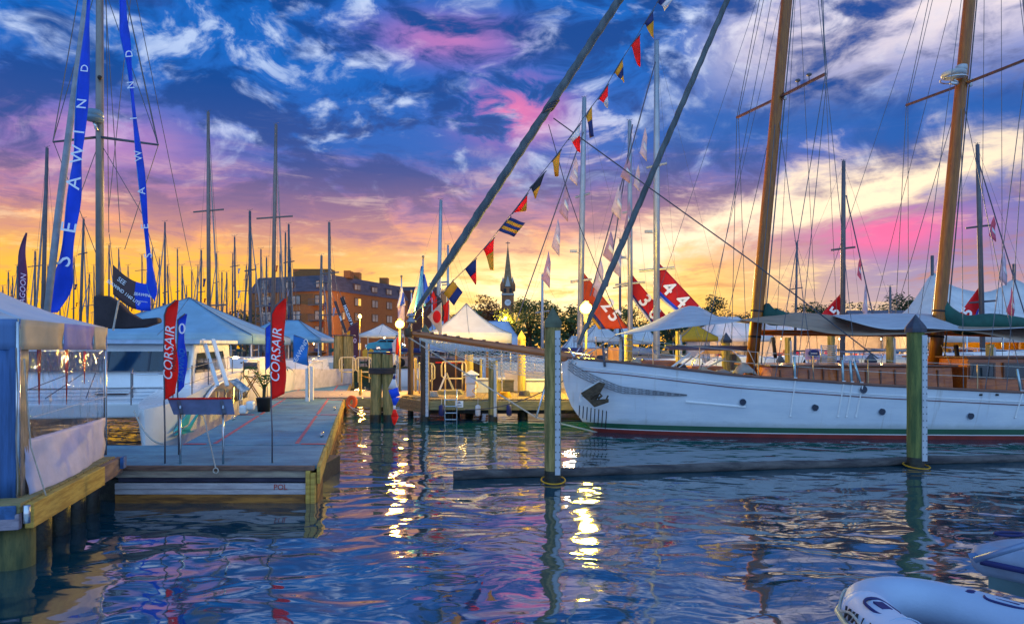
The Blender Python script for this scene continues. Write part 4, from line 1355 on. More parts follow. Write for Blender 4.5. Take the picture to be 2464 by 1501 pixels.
def feather(label, d, base_y, px_pole, xl, xr, yt, yb, m, texts, slant=16, curve='l', grp='feather flags on poles', tm=None, topcut=34):
    k = d / F
    root = thing('feather_flag', label, 'flag', P(px_pole, base_y, d), grp)
    rows = []
    n = 26
    for i in range(n + 1):
        t = i / n
        cut = max(0, 1 - t * (yb - yt) / topcut) ** 1.8
        a, b_ = xl, xr
        if curve == 'l':
            a = xl + (xr - xl) * .92 * cut
        else:
            b_ = xr - (xr - xl) * .92 * cut
        row = []
        for j in range(7):
            s = j / 6
            yy = yt + (yb - yt) * t + (-slant * s * (t ** 3) if curve == 'l' else -slant * (1 - s) * t ** 3)
            p = P(a + (b_ - a) * s, yy, d)
            p.y += .045 * math.sin(t * 9 + s * 2.5 + xl) * (.3 + s)
            row.append(p)
        rows.append(row)
    g = MB(); g.grid(rows, .008); fo = g.build('cloth', m, root, True)
    pole = [P(px_pole, base_y, d), P(px_pole, (base_y + yb) / 2, d), P(xl if curve == 'l' else xr, yb, d)]
    for i in range(0, n + 1, 2):
        pole.append(rows[n - i][0 if curve == 'l' else 6])
    t = MB(); t.tube(pole, .013, 6); t.build('pole', DARKSPAR, root, True)
    for (s, size, x, y, rot, mm) in texts:
        if rot:
            text_mesh(s, size, P(x, y, d - .085), (.05, 0, 1), (-1, 0, .05), mm, fo, shear=.25, ext=.003)
        else:
            text_mesh(s, size, P(x, y, d - .085), (1, 0, 0), (0, 0, 1), mm, fo, ext=.003)
    return root
feather('red feather flag with white script left of the notice board', 10.9, 1117, 397, 395, 425, 722, 962, RED, [('CORSAIR', .21, 407, 850, 1, LETW), ('MARINE', .10, 419, 868, 1, LETK)])
feather('blue feather flag half hidden behind the left red one', 11.8, 1108, 430, 427, 447, 755, 945, BLUE, [('SEAWIND', .13, 437, 880, 1, SKYB), ('0', .26, 438, 792, 0, LETW)], topcut=14)
feather('red feather flag standing alone at the middle of the dock front', 10.95, 1113, 655, 652, 686, 718, 962, RED, [('CORSAIR', .21, 665, 855, 1, LETW), ('MARINE', .10, 679, 845, 1, LETK)], topcut=44)
feather('narrow blue feather flag left of the lone red one', 22., 975, 643, 639, 652, 780, 892, BLUE, [('SEAWIND', .12, 645, 830, 1, SKYB)], topcut=12)
feather('short wide blue flag with white lettering on a white stand', 22.5, 956, 742, 706, 741, 806, 880, SKYB, [], slant=10, curve='r', topcut=18)
o = bpy.data.objects['feather_flag.004']
text_mesh('SEAWIND', .20, P(723, 846, 22.38), (.55, 0, 1), (-1, 0, .55), LETW, o, shear=.2)
b = MB(); b.box(P(740, 930, 24.), (.12, .12, 1.3)); b.build('stand_post', WHITE, o)
b = MB(); b.box(P(750, 925, 24.6), (.12, .12, 1.3)); b.build('stand_post', WHITE, o)

# ------------------------------------------------------------------ left pier with its tent
AL = Vector((-.26, .966, 0)); LF = Vector((-.966, -.26, 0))
def left_pier():
    A = Vector((-5.22, 7.35, 0)); Bp = A + AL * 3.42
    root = thing('timber_pier', 'heavy timber pier carrying the near left tent', 'pier', A)
    def pt(u, v, z): return A + AL * u + LF * v + Vector((0, 0, z))
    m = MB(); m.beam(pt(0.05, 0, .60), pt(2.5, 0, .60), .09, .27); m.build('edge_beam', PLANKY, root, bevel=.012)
    m = MB(); m.beam(pt(2.52, .01, .61), pt(3.42, .01, .61), .09, .25); m.build('edge_beam', wood('brown_beam', (.34, .20, .13), (.2, .11, .08), (1, 1, 9), .8), root, bevel=.012)
    m = MB(); m.beam(pt(0, .06, .56), pt(0, 3.6, .56), .09, .17); m.build('front_beam', wood('grey_lilac_beam', (.33, .28, .33), (.2, .17, .22), (1.2, 10, 10), .85), root, bevel=.012)
    m = MB(); m.beam(pt(.02, .06, .69), pt(.02, 3.6, .69), .09, .09); m.build('top_beam', PLANKX, root, bevel=.01)
    for i in range(12):
        m = MB(); m.beam(pt(.1 + i * .28, 0.05, .735), pt(.1 + i * .28, 3.6, .735), .26, .04); m.build('plank', PLANKX, root)
    m = MB(); m.box(pt(-.03, .30, .66), (.42, .03, .15), Matrix.Rotation(.26, 3, 'Z')); m.build('blue_bracket', mat('blue_paint', (.03, .12, .32), .5, var=.4, vscale=9), root, bevel=.01)
    t = MB(); t.tube([pt(-.06, -.02, .55), pt(-.06, -.02, .74)], .035, 8); t.build('corner_hinge', STEEL, root, True)
    m = MB(); m.box(pt(3.3, -.07, .66), (.16, .05, .17), Matrix.Rotation(.26 + 1.57, 3, 'Z')); m.build('blue_bracket', mat('blue_paint', (.03, .12, .32)), root)
    MOSS = mat('mossy_pile', (.18, .16, .05), .8, 0, 0, 1.5, .5, 9, (4, 4, .8), (.05, .07, .03), fine=.5)
    for u, v, r, mm in ((.32, .24, .20, MOSS), (1.05, .3, .17, PILED), (1.7, .3, .16, PILED), (2.3, .3, .16, PILED), (2.9, .3, .16, PILED), (.2, 1.3, .2, PILED), (.2, 2.3, .2, PILED)):
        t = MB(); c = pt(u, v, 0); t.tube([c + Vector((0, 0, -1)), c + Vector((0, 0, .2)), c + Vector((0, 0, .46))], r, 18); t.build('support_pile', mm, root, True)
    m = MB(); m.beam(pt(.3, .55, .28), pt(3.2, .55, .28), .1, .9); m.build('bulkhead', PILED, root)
left_pier()
def left_tent():
    A = Vector((-5.5, 7.6, 0)) ; Bc = A + AL * 3.08
    ze, zb, zf = 2.74, 2.40, .77
    C0, C1, C2, C3 = A, Bc, Bc + LF * 3.1, A + LF * 3.1
    root = thing('frame_tent', 'near left white tent with clear plastic side window and blue side curtain', 'tent', (C0 + C2) / 2 + Vector((0, 0, zf)))
    apex = (C0 + C2) / 2 + Vector((0, 0, 3.55))
    up = Vector((0, 0, 1))
    TC = mat('tent_grey_canvas', (.55, .60, .70), .75, var=.07, vscale=1.5, bump=.06, bscale=14, trans=.12)
    for a, b_ in ((C0, C1), (C1, C2), (C2, C3), (C3, C0)):
        rows = []
        for i in range(9):
            t = i / 8
            e0 = (a + up * ze).lerp(apex, t); e1 = (b_ + up * ze).lerp(apex, t)
            rows.append([e0.lerp(e1, j / 8) - up * (.10 * math.sin(math.pi * min(t * 1.1, 1)) + .03 * math.sin(math.pi * j / 8) * (1 - t)) for j in range(9)])
        m = MB(); m.grid(rows, .012); m.build('roof_panel', TC, root, True)
    # valance panels; patches of light are put into the cream and lilac
    CR = mat('cream_glow_canvas', (.62, .50, .34), .75, var=.08, bump=.06, bscale=14, trans=.2)
    LI = mat('lilac_glow_canvas', (.42, .35, .62), .75, var=.08, bump=.06, bscale=14, trans=.2)
    BL = mat('blue_canvas', (.10, .20, .42), .75, var=.12, vscale=2, bump=.06, bscale=14, stretch=(6, 6, 1))
    def val(a, b_, u0, u1, m, z0=zb, z1=ze):
        p, q = a.lerp(b_, u0), a.lerp(b_, u1)
        rows = [[p.lerp(q, j / 6) + up * (z0 + (z1 - z0) * i / 4 + .0) - LF * (.015 + .012 * math.sin(j * 1.7 + i)) for j in range(7)] for i in range(5)]
        g = MB(); g.grid(rows, .010); return g.build('valance_panel', m, root, True)
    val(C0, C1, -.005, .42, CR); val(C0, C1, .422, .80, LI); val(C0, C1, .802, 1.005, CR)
    val(C3, C0, 0, 1.0, BL)
    # legs
    for c in (C0, C1, C2, C3):
        t = MB(); t.tube([c + up * zf, c + up * (ze - .03)], .025, 8); t.build('leg', STEEL, root, True)
    # clear window
    m_ = bpy.data.materials.new('clear_vinyl'); m_.use_nodes = True
    n = NT(m_.node_tree); n.n.remove(n.n['Principled BSDF'])
    tr = n.new('ShaderNodeBsdfTransparent'); tr.inputs[0].default_value = (.86, .86, .92, 1)
    gl = n.new('ShaderNodeBsdfGlossy'); gl.inputs['Roughness'].default_value = .04
    bp = n.new('ShaderNodeBump'); bp.inputs['Strength'].default_value = .6; bp.inputs['Distance'].default_value = .08
    tc = n.new('ShaderNodeTexCoord'); n.put(bp.inputs['Height'], n.noise(n.vm('MULTIPLY', tc.outputs['Object'], (1, 1, .6)), 3.5, 3, .5, 1.2))
    n.l.new(bp.outputs[0], gl.inputs['Normal'])
    mx = n.new('ShaderNodeMixShader'); fr = n.new('ShaderNodeFresnel'); fr.inputs[0].default_value = 1.4; n.l.new(bp.outputs[0], fr.inputs['Normal'])
    n.l.new(n.m('ADD', fr.outputs[0], .05, clamp=True), mx.inputs[0]); n.l.new(tr.outputs[0], mx.inputs[1]); n.l.new(gl.outputs[0], mx.inputs[2])
    n.l.new(mx.outputs[0], n.n['Material Output'].inputs[0])
    def wall(u0, u1, z0, z1, bulge, name, m, thick, flare=0.):
        rows = []
        for i in range(13):
            v = i / 12
            row = []
            for j in range(15):
                u = u0 + (u1 - u0) * j / 14
                p = C0.lerp(C1, u) + up * ((z0 if callable(z0) is False else z0(u)) * (1 - v) + (z1(u) if callable(z1) else z1) * v)
                p -= LF * (bulge * math.sin(math.pi * v) * math.sin(math.pi * (j / 14)) + flare * (1 - v) ** 2 * math.sin(math.pi * min(1, j / 14 + .15)) + .012 * math.sin(j * 2.1 + i * .9))
                row.append(p)
            rows.append(row)
        g = MB(); g.grid(rows, thick); return g.build(name, m, root, True)
    wl = lambda u: 1.37 - .02 * u
    wall(.07, .985, wl, 2.41, .02, 'clear_window', m_, 0.)
    wall(.05, .99, lambda u: .72, lambda u: 1.375 - .02 * u, .03, 'white_skirt', mat('white_skirt', (.66, .62, .78), .6, var=.12, vscale=2.5, bump=.15, bscale=7, trans=.2), .008, .12)
    wall(-.01, .08, .72, 2.42, .0, 'corner_curtain', mat('tan_vinyl', (.30, .24, .20), .45, var=.3, vscale=6, stretch=(6, 6, 1)), .01)
    rows = [[C3.lerp(C0, j / 24) + up * (.70 + 1.72 * i / 6) - AL * (.02 + .03 * math.sin(j * 1.3)) for j in range(25)] for i in range(7)]
    g = MB(); g.grid(rows, .01); g.build('blue_curtain', mat('blue_curtain', (.035, .11, .30), .6, var=.35, vscale=2.5, bump=.1, bscale=10, stretch=(8, 8, .6)), root, True)
    t = MB(); t.tube([C0 + up * 2.3 - LF * .06, C0 + AL * .12 - LF * .08 + up * 1.3, C0 + AL * .16 - LF * .22 + up * .72], .008, 5); t.build('guy_rope', ROPE, root)
    t = MB(); t.tube([C0.lerp(C1, .1) + up * 1.62 - LF * .03, C0.lerp(C1, .97) + up * 1.68 - LF * .03], .006, 4); t.build('window_seam', WHF, root)
    # red pennants hung inside the window
    for (u, z1, z0, w) in ((.13, 2.4, 2.1, .03), (.30, 2.4, 1.72, .055), (.60, 2.4, 1.65, .055), (.83, 2.38, 1.9, .04)):
        c = C0.lerp(C1, u) + LF * .12
        g = MB(); g.prism([c + up * z1 + AL * w, c + up * z1 - AL * w, c + up * z0], LF * .01)
        g.build('red_pennant', RED, root)
left_tent()

# ------------------------------------------------------------------ floating log
def log():
    root = thing('floating_log', 'long dark floating log drifting across the water behind the near piles', 'log', (4, 13.5, 0))
    a, b = Vector((-1.08, 12.63, .075)), Vector((13.2, 15.1, .075))
    t = MB(); pts = [a.lerp(b, i / 30) + Vector((0, .03 * math.sin(i), .01 * math.sin(i * .7))) for i in range(31)]
    t.tube(pts, [.088 + .008 * math.sin(i * 1.9) for i in range(31)], 14)
    t.build('trunk', mat('weathered_log', (.13, .115, .11), .9, 0, 0, 2, .8, 14, (.6, 4, 4), (.04, .036, .042), fine=.6), root, True)
    for px, dd in ((1331, 12.36), (2205, 13.9)):
        X = (px - 1232) * dd / F
        t = MB(); t.tube([Vector((X + math.cos(a_) * .22, dd + math.sin(a_) * .3, .045 + .02 * math.sin(a_))) for a_ in [i * math.pi / 9 for i in range(18)]], .014, 5, closed=True); t.build('rope_loop', YEL, root, True)
    t = MB(); t.tube([P(2440, 1102, 15.0), P(2464, 1108, 14.8), P(2500, 1110, 14.7)], .03, 6); t.build('yellow_line', YEL, root)
log()

# ------------------------------------------------------------------ inflatable dinghies
def dinghy_near():
    root = thing('inflatable_dinghy', 'pale blue-grey inflatable dinghy in the bottom right corner', 'dinghy', (3.5, 4.5, 0))
    HYP = mat('dinghy_tube_grey', (.36, .46, .62), .5, var=.05, vscale=3, bump=.05, bscale=60)
    HYPP = mat('dinghy_tube_pale', (.52, .58, .72), .5, var=.05, vscale=3, bump=.05, bscale=60)
    zc, r = .40, .182
    left = [Vector((2.86, 3.5, zc)), Vector((2.84, 4.15, zc)), Vector((2.80, 4.65, zc)), Vector((2.83, 4.99, zc + .01))]
    bow = [Vector((2.83, 4.99, zc + .01)), Vector((2.96, 5.19, zc + .015)), Vector((3.20, 5.27, zc + .02)), Vector((3.46, 5.18, zc + .015)), Vector((3.70, 4.90, zc + .01)), Vector((3.90, 4.50, zc)), Vector((4.05, 4.05, zc)), Vector((4.15, 3.5, zc))]
    t = MB(); t.tube(spline(left[:3] + [Vector((2.835, 5.0, zc + .01))], 24), [r] * 25, 28); t.build('side_tube', HYPP, root, True)
    t = MB(); t.tube(spline(bow, 48), [r * (.995)] * 49, 28); t.build('bow_tube', HYP, root, True)
    t = MB(); t.ball((2.83, 4.98, zc + .01), r * 1.004, 24); t.build('tube_joint', HYPP, root, True)
    m = MB(); m.prism([(2.9, 3.5, .14), (4.4, 3.5, .14), (3.7, 4.8, .14), (3.3, 5.15, .14), (2.9, 4.9, .14)], (0, 0, .04)); m.build('floor', NAVY, root)
    m = MB(); m.box((3.35, 4.55, .42), (.75, .24, .05)); m.build('seat_thwart', mat('thwart_blue', (.14, .22, .38), .5), root, bevel=.02)
    def patch(c, n, rx, ry, rot, name):
        c = Vector(c); n = Vector(n).normalized()
        e1 = Vector((math.cos(rot), math.sin(rot), 0)); e1 = (e1 - n * e1.dot(n)).normalized(); e2 = n.cross(e1)
        def lay(k, lift):
            out = []
            for a in [i * math.pi / 14 for i in range(28)]:
                ex = rx * k * math.copysign(abs(math.cos(a)) ** .6, math.cos(a))
                out.append(c + n * (lift - ex * ex / (2 * r)) + e1 * ex + e2 * ry * k * math.copysign(abs(math.sin(a)) ** .6, math.sin(a)))
            return out
        t = MB(); t.tube(lay(1, .0), .012, 5, closed=True); po = t.build(name, NAVY, root, True)
        m = MB(); m.prism([c - n * .004 + e1 * rx * a + e2 * ry * b for a, b in ((-.4, -.45), (.45, -.5), (.4, .4), (-.35, .5))], n * .012); m.build('handle_pad', NAVY, po)
    patch((2.80, 4.72, zc + r * .99), (.05, -.10, 1), .085, .12, .1, 'handle_patch')
    patch((3.76, 4.80, zc + r * .98), (.12, .08, 1), .07, .15, .6, 'handle_patch')
    # dark raised maker's lettering along the left tube
    for i, ch in enumerate('WALKER'):
        yy = 4.86 - i * .095
        c = Vector((2.81 + (4.65 - yy) * .05 - r * .945, yy, zc + r * .36))
        text_mesh(ch, .12, c, (0, -1, 0), Vector((.36, 0, .93)), LETK, root, ext=.006)
    for k in (3.9, 4.5):
        t = MB(); t.tube([Vector((2.825 + math.cos(a) * (r + .002), k, zc + math.sin(a) * (r + .002))) for a in [i * math.pi / 12 for i in range(24)]], .006, 5, closed=True); t.build('tube_seam', HYP, root, True)
    for i, (x, y) in enumerate(((3.2, 5.27), (3.62, 5.0))):
        t = MB(); t.lathe((x, y, zc + r - .006), [(.045, 0), (.045, .012), (.02, .018)], 12); t.build('valve', NAVY, root, True)
    t = MB(); t.tube(spline([Vector((2.62, 4.0, zc + .10)), Vector((2.59, 4.4, zc + .04)), Vector((2.60, 4.75, zc + .11)), Vector((2.64, 5.02, zc + .04)), Vector((2.78, 5.22, zc + .12)), Vector((2.98, 5.40, zc + .05)), Vector((3.22, 5.48, zc + .12)), Vector((3.5, 5.42, zc + .05)), Vector((3.70, 5.16, zc + .12)), Vector((3.92, 4.80, zc + .06))], 50), .010, 6); t.build('grab_line', ROPE, root, True)
    t = MB(); t.tube([Vector((2.645, 3.6, zc)), Vector((2.61, 4.4, zc)), Vector((2.60, 4.85, zc)), Vector((2.66, 5.10, zc)), Vector((2.80, 5.30, zc)), Vector((3.0, 5.42, zc))], .02, 8); t.build('rub_strake', mat('cream_rubber', (.66, .62, .42), .5), root, True)
dinghy_near()
bpy.data.objects['inflatable_dinghy'].location += Vector((-.17, .13, 0))
def dinghy_far():
    root = thing('hard_bottom_dinghy', 'grey dinghy with an oar at the right edge of the water', 'dinghy', (5.2, 6.0, 0))
    T = mat('dinghy_tube_lilac', (.24, .30, .42), .55, var=.12, vscale=4)
    zc, r = .40, .15
    tip = Vector((4.52, 6.5, .5))
    pts = [Vector((tip.x + .02, tip.y, zc)), Vector((tip.x + .3, tip.y - .35, zc)), Vector((tip.x + .8, tip.y - .9, zc)), Vector((tip.x + 1.6, tip.y - 1.7, zc))]
    pts2 = [Vector((tip.x + .02, tip.y, zc)), Vector((tip.x + .55, tip.y + .18, zc)), Vector((tip.x + 1.3, tip.y - .2, zc)), Vector((tip.x + 2.3, tip.y - 1, zc))]
    t = MB(); t.tube(spline(pts, 20), [r] * 21, 18); t.build('side_tube', T, root, True)
    t = MB(); t.tube(spline(pts2, 20), [r] * 21, 18); t.build('side_tube', T, root, True)
    t = MB(); t.ball(pts[0], r * 1.02, 18); t.build('nose_cone', T, root, True)
    m = MB(); m.prism([tip + Vector((-.02, -.05, -.35)), tip + Vector((.9, -1.15, -.42)), tip + Vector((1.7, -2.0, -.42)), tip + Vector((2.3, -1, -.42)), tip + Vector((1.2, -.1, -.42))], (0, 0, .22)); m.build('hull_bottom', mat('teal_grey', (.08, .16, .18), .4), root)
    t = MB(); t.tube([p + Vector((-.16, -.12, .02)) for p in spline(pts, 20)], .03, 6); t.build('rub_strake', NAVY, root, True)
    c = tip + Vector((.14, -.10, .155))
    t = MB(); t.tube([c + Vector((math.cos(a) * .13, math.sin(a) * .06, .02)) for a in [i * math.pi / 9 for i in range(18)]], .014, 5, closed=True); t.build('handle_patch', NAVY, root, True)
    t = MB(); t.tube([P(2345, 1347, 6.1), P(2500, 1300, 5.8)], .028, 8); oar = t.build('oar', mat('oar_blue', (.18, .26, .42), .4, .3), root, True)
    m = MB(); m.prism([P(2332, 1340, 6.15), P(2350, 1338, 6.15), P(2362, 1346, 6.1), P(2350, 1352, 6.1)], (0, .02, .03)); m.build('blade', mat('oar_blade', (.06, .13, .28), .4), oar)
dinghy_far()

# ------------------------------------------------------------------ catamaran beside the floating dock
def catamaran():
    C = Vector((-8.3, 15.4, 0)); ang = R(12.2)
    M = Matrix.Translation(C) @ Matrix.Rotation(ang, 4, 'Z')
    root = thing('sailing_catamaran', 'white sailing catamaran with grey mast and tall blue banners beside the dock', 'catamaran', C)
    def W(x, y, z): return M @ Vector((x, y, z))
    def hullside(x0, name):
        mb = MB(M)
        ys = [0, .05, .2, .5, 1, 1.7, 2.6, 4, 6, 8, 10, 11]
        rows = []
        for z_ in (-.4, .0, .25, .6, .95, 1.0):
            row = []
            for s in (1, -1):
                rr = []
                for y in ys:
                    top = 1.06 + .085 * min(y, 6.5)
                    zz = z_ if z_ < .3 else .25 + (top - .25) * (z_ - .25) / .75
                    wd = .58 * (1 - math.exp(-(y / .9) ** .8)) * (.55 + .45 * min(1, (z_ + .4) / .9))
                    rr.append((x0 + s * wd, y + (.12 * (1 - min(1, max(0, z_)))), zz))
                row += rr if s == 1 else list(reversed(rr))
            rows.append(row)
        mb.grid(rows)
        ys2 = rows[-1]
        n = len(ys)
        mb.grid([ys2[:n], list(reversed(ys2[n:]))])
        return mb.build(name, WHITE, root, True)
    hr = hullside(0, 'hull'); hullside(-5.7, 'hull')
    # turquoise mark on the bow side
    TQ = mat('turquoise_decal', (.02, .42, .45), .4, bump=0)
    for k, pts in enumerate(([(.75, .45), (1.1, .62), (1.75, .95), (1.5, .55)], [(.95, .40), (1.6, .50), (2.2, .80), (1.6, .38)], [(.8, .36), (1.3, .34), (1.9, .32), (1.2, .46)])):
        m = MB(M); m.prism([(.30 + .16 * y - .02 * (1 - z), y, z) for y, z in pts], (.05, 0, 0)); m.build('bow_decal', TQ, hr)
    # arched window in the hull side, golden reflections put into its glass colour
    cy, cz = 6.2, .66
    arch = [(.58, cy + 3.5 * math.cos(a), cz + .80 * math.sin(a)) for a in [i * math.pi / 16 for i in range(17)]]
    m = MB(M); m.prism(arch, (.05, 0, 0)); aw = m.build('arched_window', mat('gold_reflection_glass', (.20, .11, .02), .08, 0, 0, 1.6, 0, 1, (1, 1, .5), (.012, .02, .03), spec=.8), hr)
    t = MB(M); t.tube([(.64, y, z) for _, y, z in arch], .05, 8); t.build('arch_moulding', WHITE, aw, True)
    for k in (-1.6, -.5, .8, 1.9):
        t = MB(M); t.tube([(.65, cy + k, cz), (.65, cy + k + .12, cz + .5)], .025, 6); t.build('window_bar', STEEL, aw)
    # bridge deck
    m = MB(M); m.prism([(-5.6, 1.7, .72), (-5.6, 1.5, 1.10), (-5.6, 4.3, 1.36), (-5.6, 10.5, 1.45), (-5.6, 10.5, .72)], (5.6, 0, 0)); m.build('bridge_deck', WHITE, root, bevel=.06)
    for k in range(4):
        m = MB(M); m.box((-2.9, 1.95 + k * .62, 1.155 + k * .057), (5.2, .018, .008)); m.build('deck_seam', mat('seam_grey', (.12, .16, .22), .6), root)
    # cabin
    m = MB(M); m.prism([(-5.3, 3.9, 1.34), (-5.3, 4.5, 2.56), (-5.3, 9.6, 2.62), (-5.3, 10.0, 1.34)], (5.35, 0, 0)); cb = m.build('cabin', WHITE, root, bevel=.05)
    m = MB(M); m.prism([(-5.2, 4.02, 1.80), (-5.2, 4.26, 2.34), (-.05, 4.26, 2.34), (-.05, 4.02, 1.80)], (0, -.03, .012)); wn = m.build('front_window', mat('blue_black_glass', (.008, .045, .085), .08, 0, 0, .9, 0, 1, (1, 1, .3), (.004, .012, .02), spec=.8), cb)
    for x in (-4.2, -3.15, -2.1, -1.05):
        m = MB(M); m.beam((x, 3.98, 1.80), (x, 4.22, 2.34), .045, .02); m.build('mullion', mat('dark_mullion', (.02, .03, .05), .5), wn)
    m = MB(M); m.prism([(.055, 4.5, 1.72), (.055, 4.75, 2.3), (.055, 8.4, 2.36), (.055, 9.0, 1.72)], (.02, 0, 0)); m.build('side_window', GLASS, cb)
    m = MB(M); m.prism([(-5.45, 4.2, 2.56), (-5.45, 4.3, 2.68), (-5.45, 10.2, 2.74), (-5.45, 10.2, 2.6)], (5.7, 0, 0)); m.build('cabin_roof', mat('roof_grey_blue', (.36, .44, .55), .5), cb, bevel=.03)
    for dx in (.15, .42):
        t = MB(M); t.beam((dx, 5.1, 2.7), (dx + .55, 4.3, 1.35), .10, .07); t.build('windscreen_strut', WHITE, cb)
    m = MB(M); m.box((-1.6, 3.0, 1.26), (.75, .5, .05)); ht = m.build('deck_hatch', mat('tinted_hatch', (.10, .02, .03), .2, spec=.8), root, bevel=.02)
    t = MB(M); t.tube([(-2.0, 2.7, 1.28), (-1.15, 2.7, 1.28), (-1.15, 3.3, 1.30), (-2.0, 3.3, 1.30)], .02, 6, closed=True); t.build('hatch_rim', STEEL, ht)
    # rails
    ps = [(.45, .6), (.5, 2.2), (.52, 4.0), (.52, 5.8), (.52, 7.6), (-.45, .6), (-.75, 1.7)]
    tops = []
    for x, y in ps:
        z = 1.06 + .085 * min(y, 6.5)
        t = MB(M); t.tube([(x, y, z), (x, y, z + .75)], .016, 6); t.build('stanchion', DARKSPAR, root)
    t = MB(M); t.tube([(-.75, 1.7, 1.9), (-.45, .6, 1.86), (-.2, .25, 1.84), (.2, .25, 1.84), (.45, .6, 1.86)], .018, 6); t.tube([(-.75, 1.7, 1.5), (-.45, .6, 1.48), (.45, .6, 1.48)], .014, 6); t.build('bow_rail', STEEL, root, True)
    t = MB(M); t.tube([(.45, .6, 1.86), (.5, 2.2, 1.93), (.52, 4.0, 2.01), (.52, 5.8, 2.09), (.52, 7.6, 2.17)], .008, 4); t.tube([(.45, .6, 1.5), (.5, 2.2, 1.55), (.52, 4.0, 1.63), (.52, 7.6, 1.8)], .008, 4); t.build('lifeline', WIRE, root)
    for k in range(3):
        t = MB(M); t.tube([(-1.9 - k * .9, 2.0, 1.2), (-2.4 - k * .3, 4.05, 1.75)], .012, 5); t.build('deck_line', DROPE, root)
    t = MB(); t.tube(sag(W(-.3, .3, 1.0), Vector((-6.6, 12.9, .62)), .18), .018, 5); t.build('mooring_line', ROPE, root)
    # mast with spreaders, radar, shrouds
    base = P(240, 800, 21); top = P(240, -420, 21)
    t = MB(); t.tube([base, P(240, 300, 21), top], [.115, .115, .09], 14); ms = t.build('mast', mat('dull_mast', (.24, .22, .20), .45, .35, .15, 2, 0), root, True)
    sp = P(238, 330, 21)
    L_, R_ = P(127, 342, 20.2), P(381, 349, 20.2)
    for e in (L_, R_):
        t = MB(); t.tube([sp, e], [.045, .03], 8); t.build('spreader', DARKSPAR, ms, True)
    for e, dn in ((L_, P(80, 760, 21.5)), (R_, P(262, 700, 20.4))):
        for hh in (-300, -60):
            t = MB(); t.tube([P(240, hh, 21), e], .012, 5); t.build('shroud', WIRE, ms)
    for a, b in ((P(129, 342, 20.2), P(235, 620, 21)), (R_, P(300, 600, 21)), (P(242, 345, 21), P(345, 520, 21)), (P(345, 520, 21), P(384, 650, 21)), (P(236, 350, 21), P(160, 560, 20.5)), (P(320, -40, 20.5), P(470, 690, 24)), (P(318, -40, 21), P(262, 500, 21)), (P(250, -60, 21), P(290, 560, 21.3)), (P(255, -60, 21), P(262, 560, 21.3)), (P(214, -60, 20), P(182, 260, 20)), (P(182, 260, 20), P(133, 560, 20)), (P(198, -60, 20), P(128, 340, 20)), (P(300, -20, 20), P(378, 345, 20.2))):
        t = MB(); t.tube([a, b], .011, 4); t.build('rigging_line', WIRE, ms)
    c = P(226, 292, 20.7)
    RG = mat('radar_blue_grey', (.14, .24, .32), .45, bump=0)
    t = MB(); t.lathe(c, [(.10, 0), (.26, .03), (.27, .10), (.25, .12), (.25, .15), (.265, .17), (.26, .26), (.20, .33), (.05, .35)], 20); rd = t.build('radar_dome', RG, ms, True)
    t = MB(); t.tube([c + Vector((0, 0, .0)), c + Vector((.04, .05, -.2)), P(240, 318, 21)], .05, 8); t.build('radar_bracket', STEEL, rd, True)
    t = MB(); t.ball(P(240, 187, 20.85), .07, 10); t.build('steaming_light', BLACK, ms, True)
    # furled headsail
    t = MB(); t.tube([P(112, 760, 16.3), P(140, 520, 17.2), P(205, 20, 19.6), P(218, -120, 20.2)], [.075, .085, .075, .06], 10); t.build('furled_headsail', mat('grey_sailcloth', (.26, .27, .30), .8, var=.2, vscale=3, bump=.2, bscale=9), root, True)
    # sail bag and boom
    pr = [P(231, 712, 21), P(262, 712, 21), P(290, 728, 21), P(312, 752, 21), P(340, 768, 21), P(384, 764, 21), P(386, 776, 21), P(350, 788, 21), P(300, 791, 21), P(233, 790, 21)]
    m = MB(); m.prism([p + Vector((0, -.15, 0)) for p in pr], (0, .30, 0)); m.build('sail_bag', BLKF, root, bevel=.05)
    t = MB(); t.tube([P(286, 722, 20.7), P(272, 795, 20.7)], .03, 6); t.build('lazy_bag_strut', ROPE, root)
    return root
catamaran()
def long_banner(label, rowsx, d, word, lets, grp='tall blue banners on the catamaran rigging'):
    root = thing('tall_banner', label, 'banner', P((rowsx[-1][1] + rowsx[-1][2]) / 2, rowsx[-1][0], d), grp)
    cl = spline([Vector((a, b, c)) for a, b, c in rowsx], 40)
    rows = []
    for i, v in enumerate(cl):
        row = []
        for j in range(5):
            p = P(v.y + (v.z - v.y) * j / 4, v.x, d)
            p.y += .06 * math.sin(i * .5 + j * .8)
            row.append(p)
        rows.append(row)
    g = MB(); g.grid(rows, .008); cl_ = g.build('cloth', BLUE, root, True)
    t = MB(); t.tube([r[0] for r in rows], .012, 5); t.build('edge_rope', SKYB, root)
    for ch, x, y, s, tx in lets:
        text_mesh(ch, s, P(x, y, d - .12), (tx, 0, 1), (-1, 0, tx), LETW, cl_, ext=.002, bold=-.002 * 0)
    return root
long_banner('wide tall blue banner with white letters left of the catamaran mast',
            [(-30, 209, 222), (60, 202, 218), (200, 190, 212), (330, 178, 205), (400, 172, 198), (480, 165, 192), (560, 151, 184), (640, 138, 176), (700, 122, 168), (752, 110, 142)], 17.0,
            'SEAWIND', [('S', 151, 628, .62, .2), ('E', 167, 548, .55, .18), ('A', 178, 440, .5, .16), ('W', 187, 372, .45, .14), ('I', 191, 318, .4, .12), ('N', 197, 250, .34, .1), ('D', 204, 165, .26, .1)])
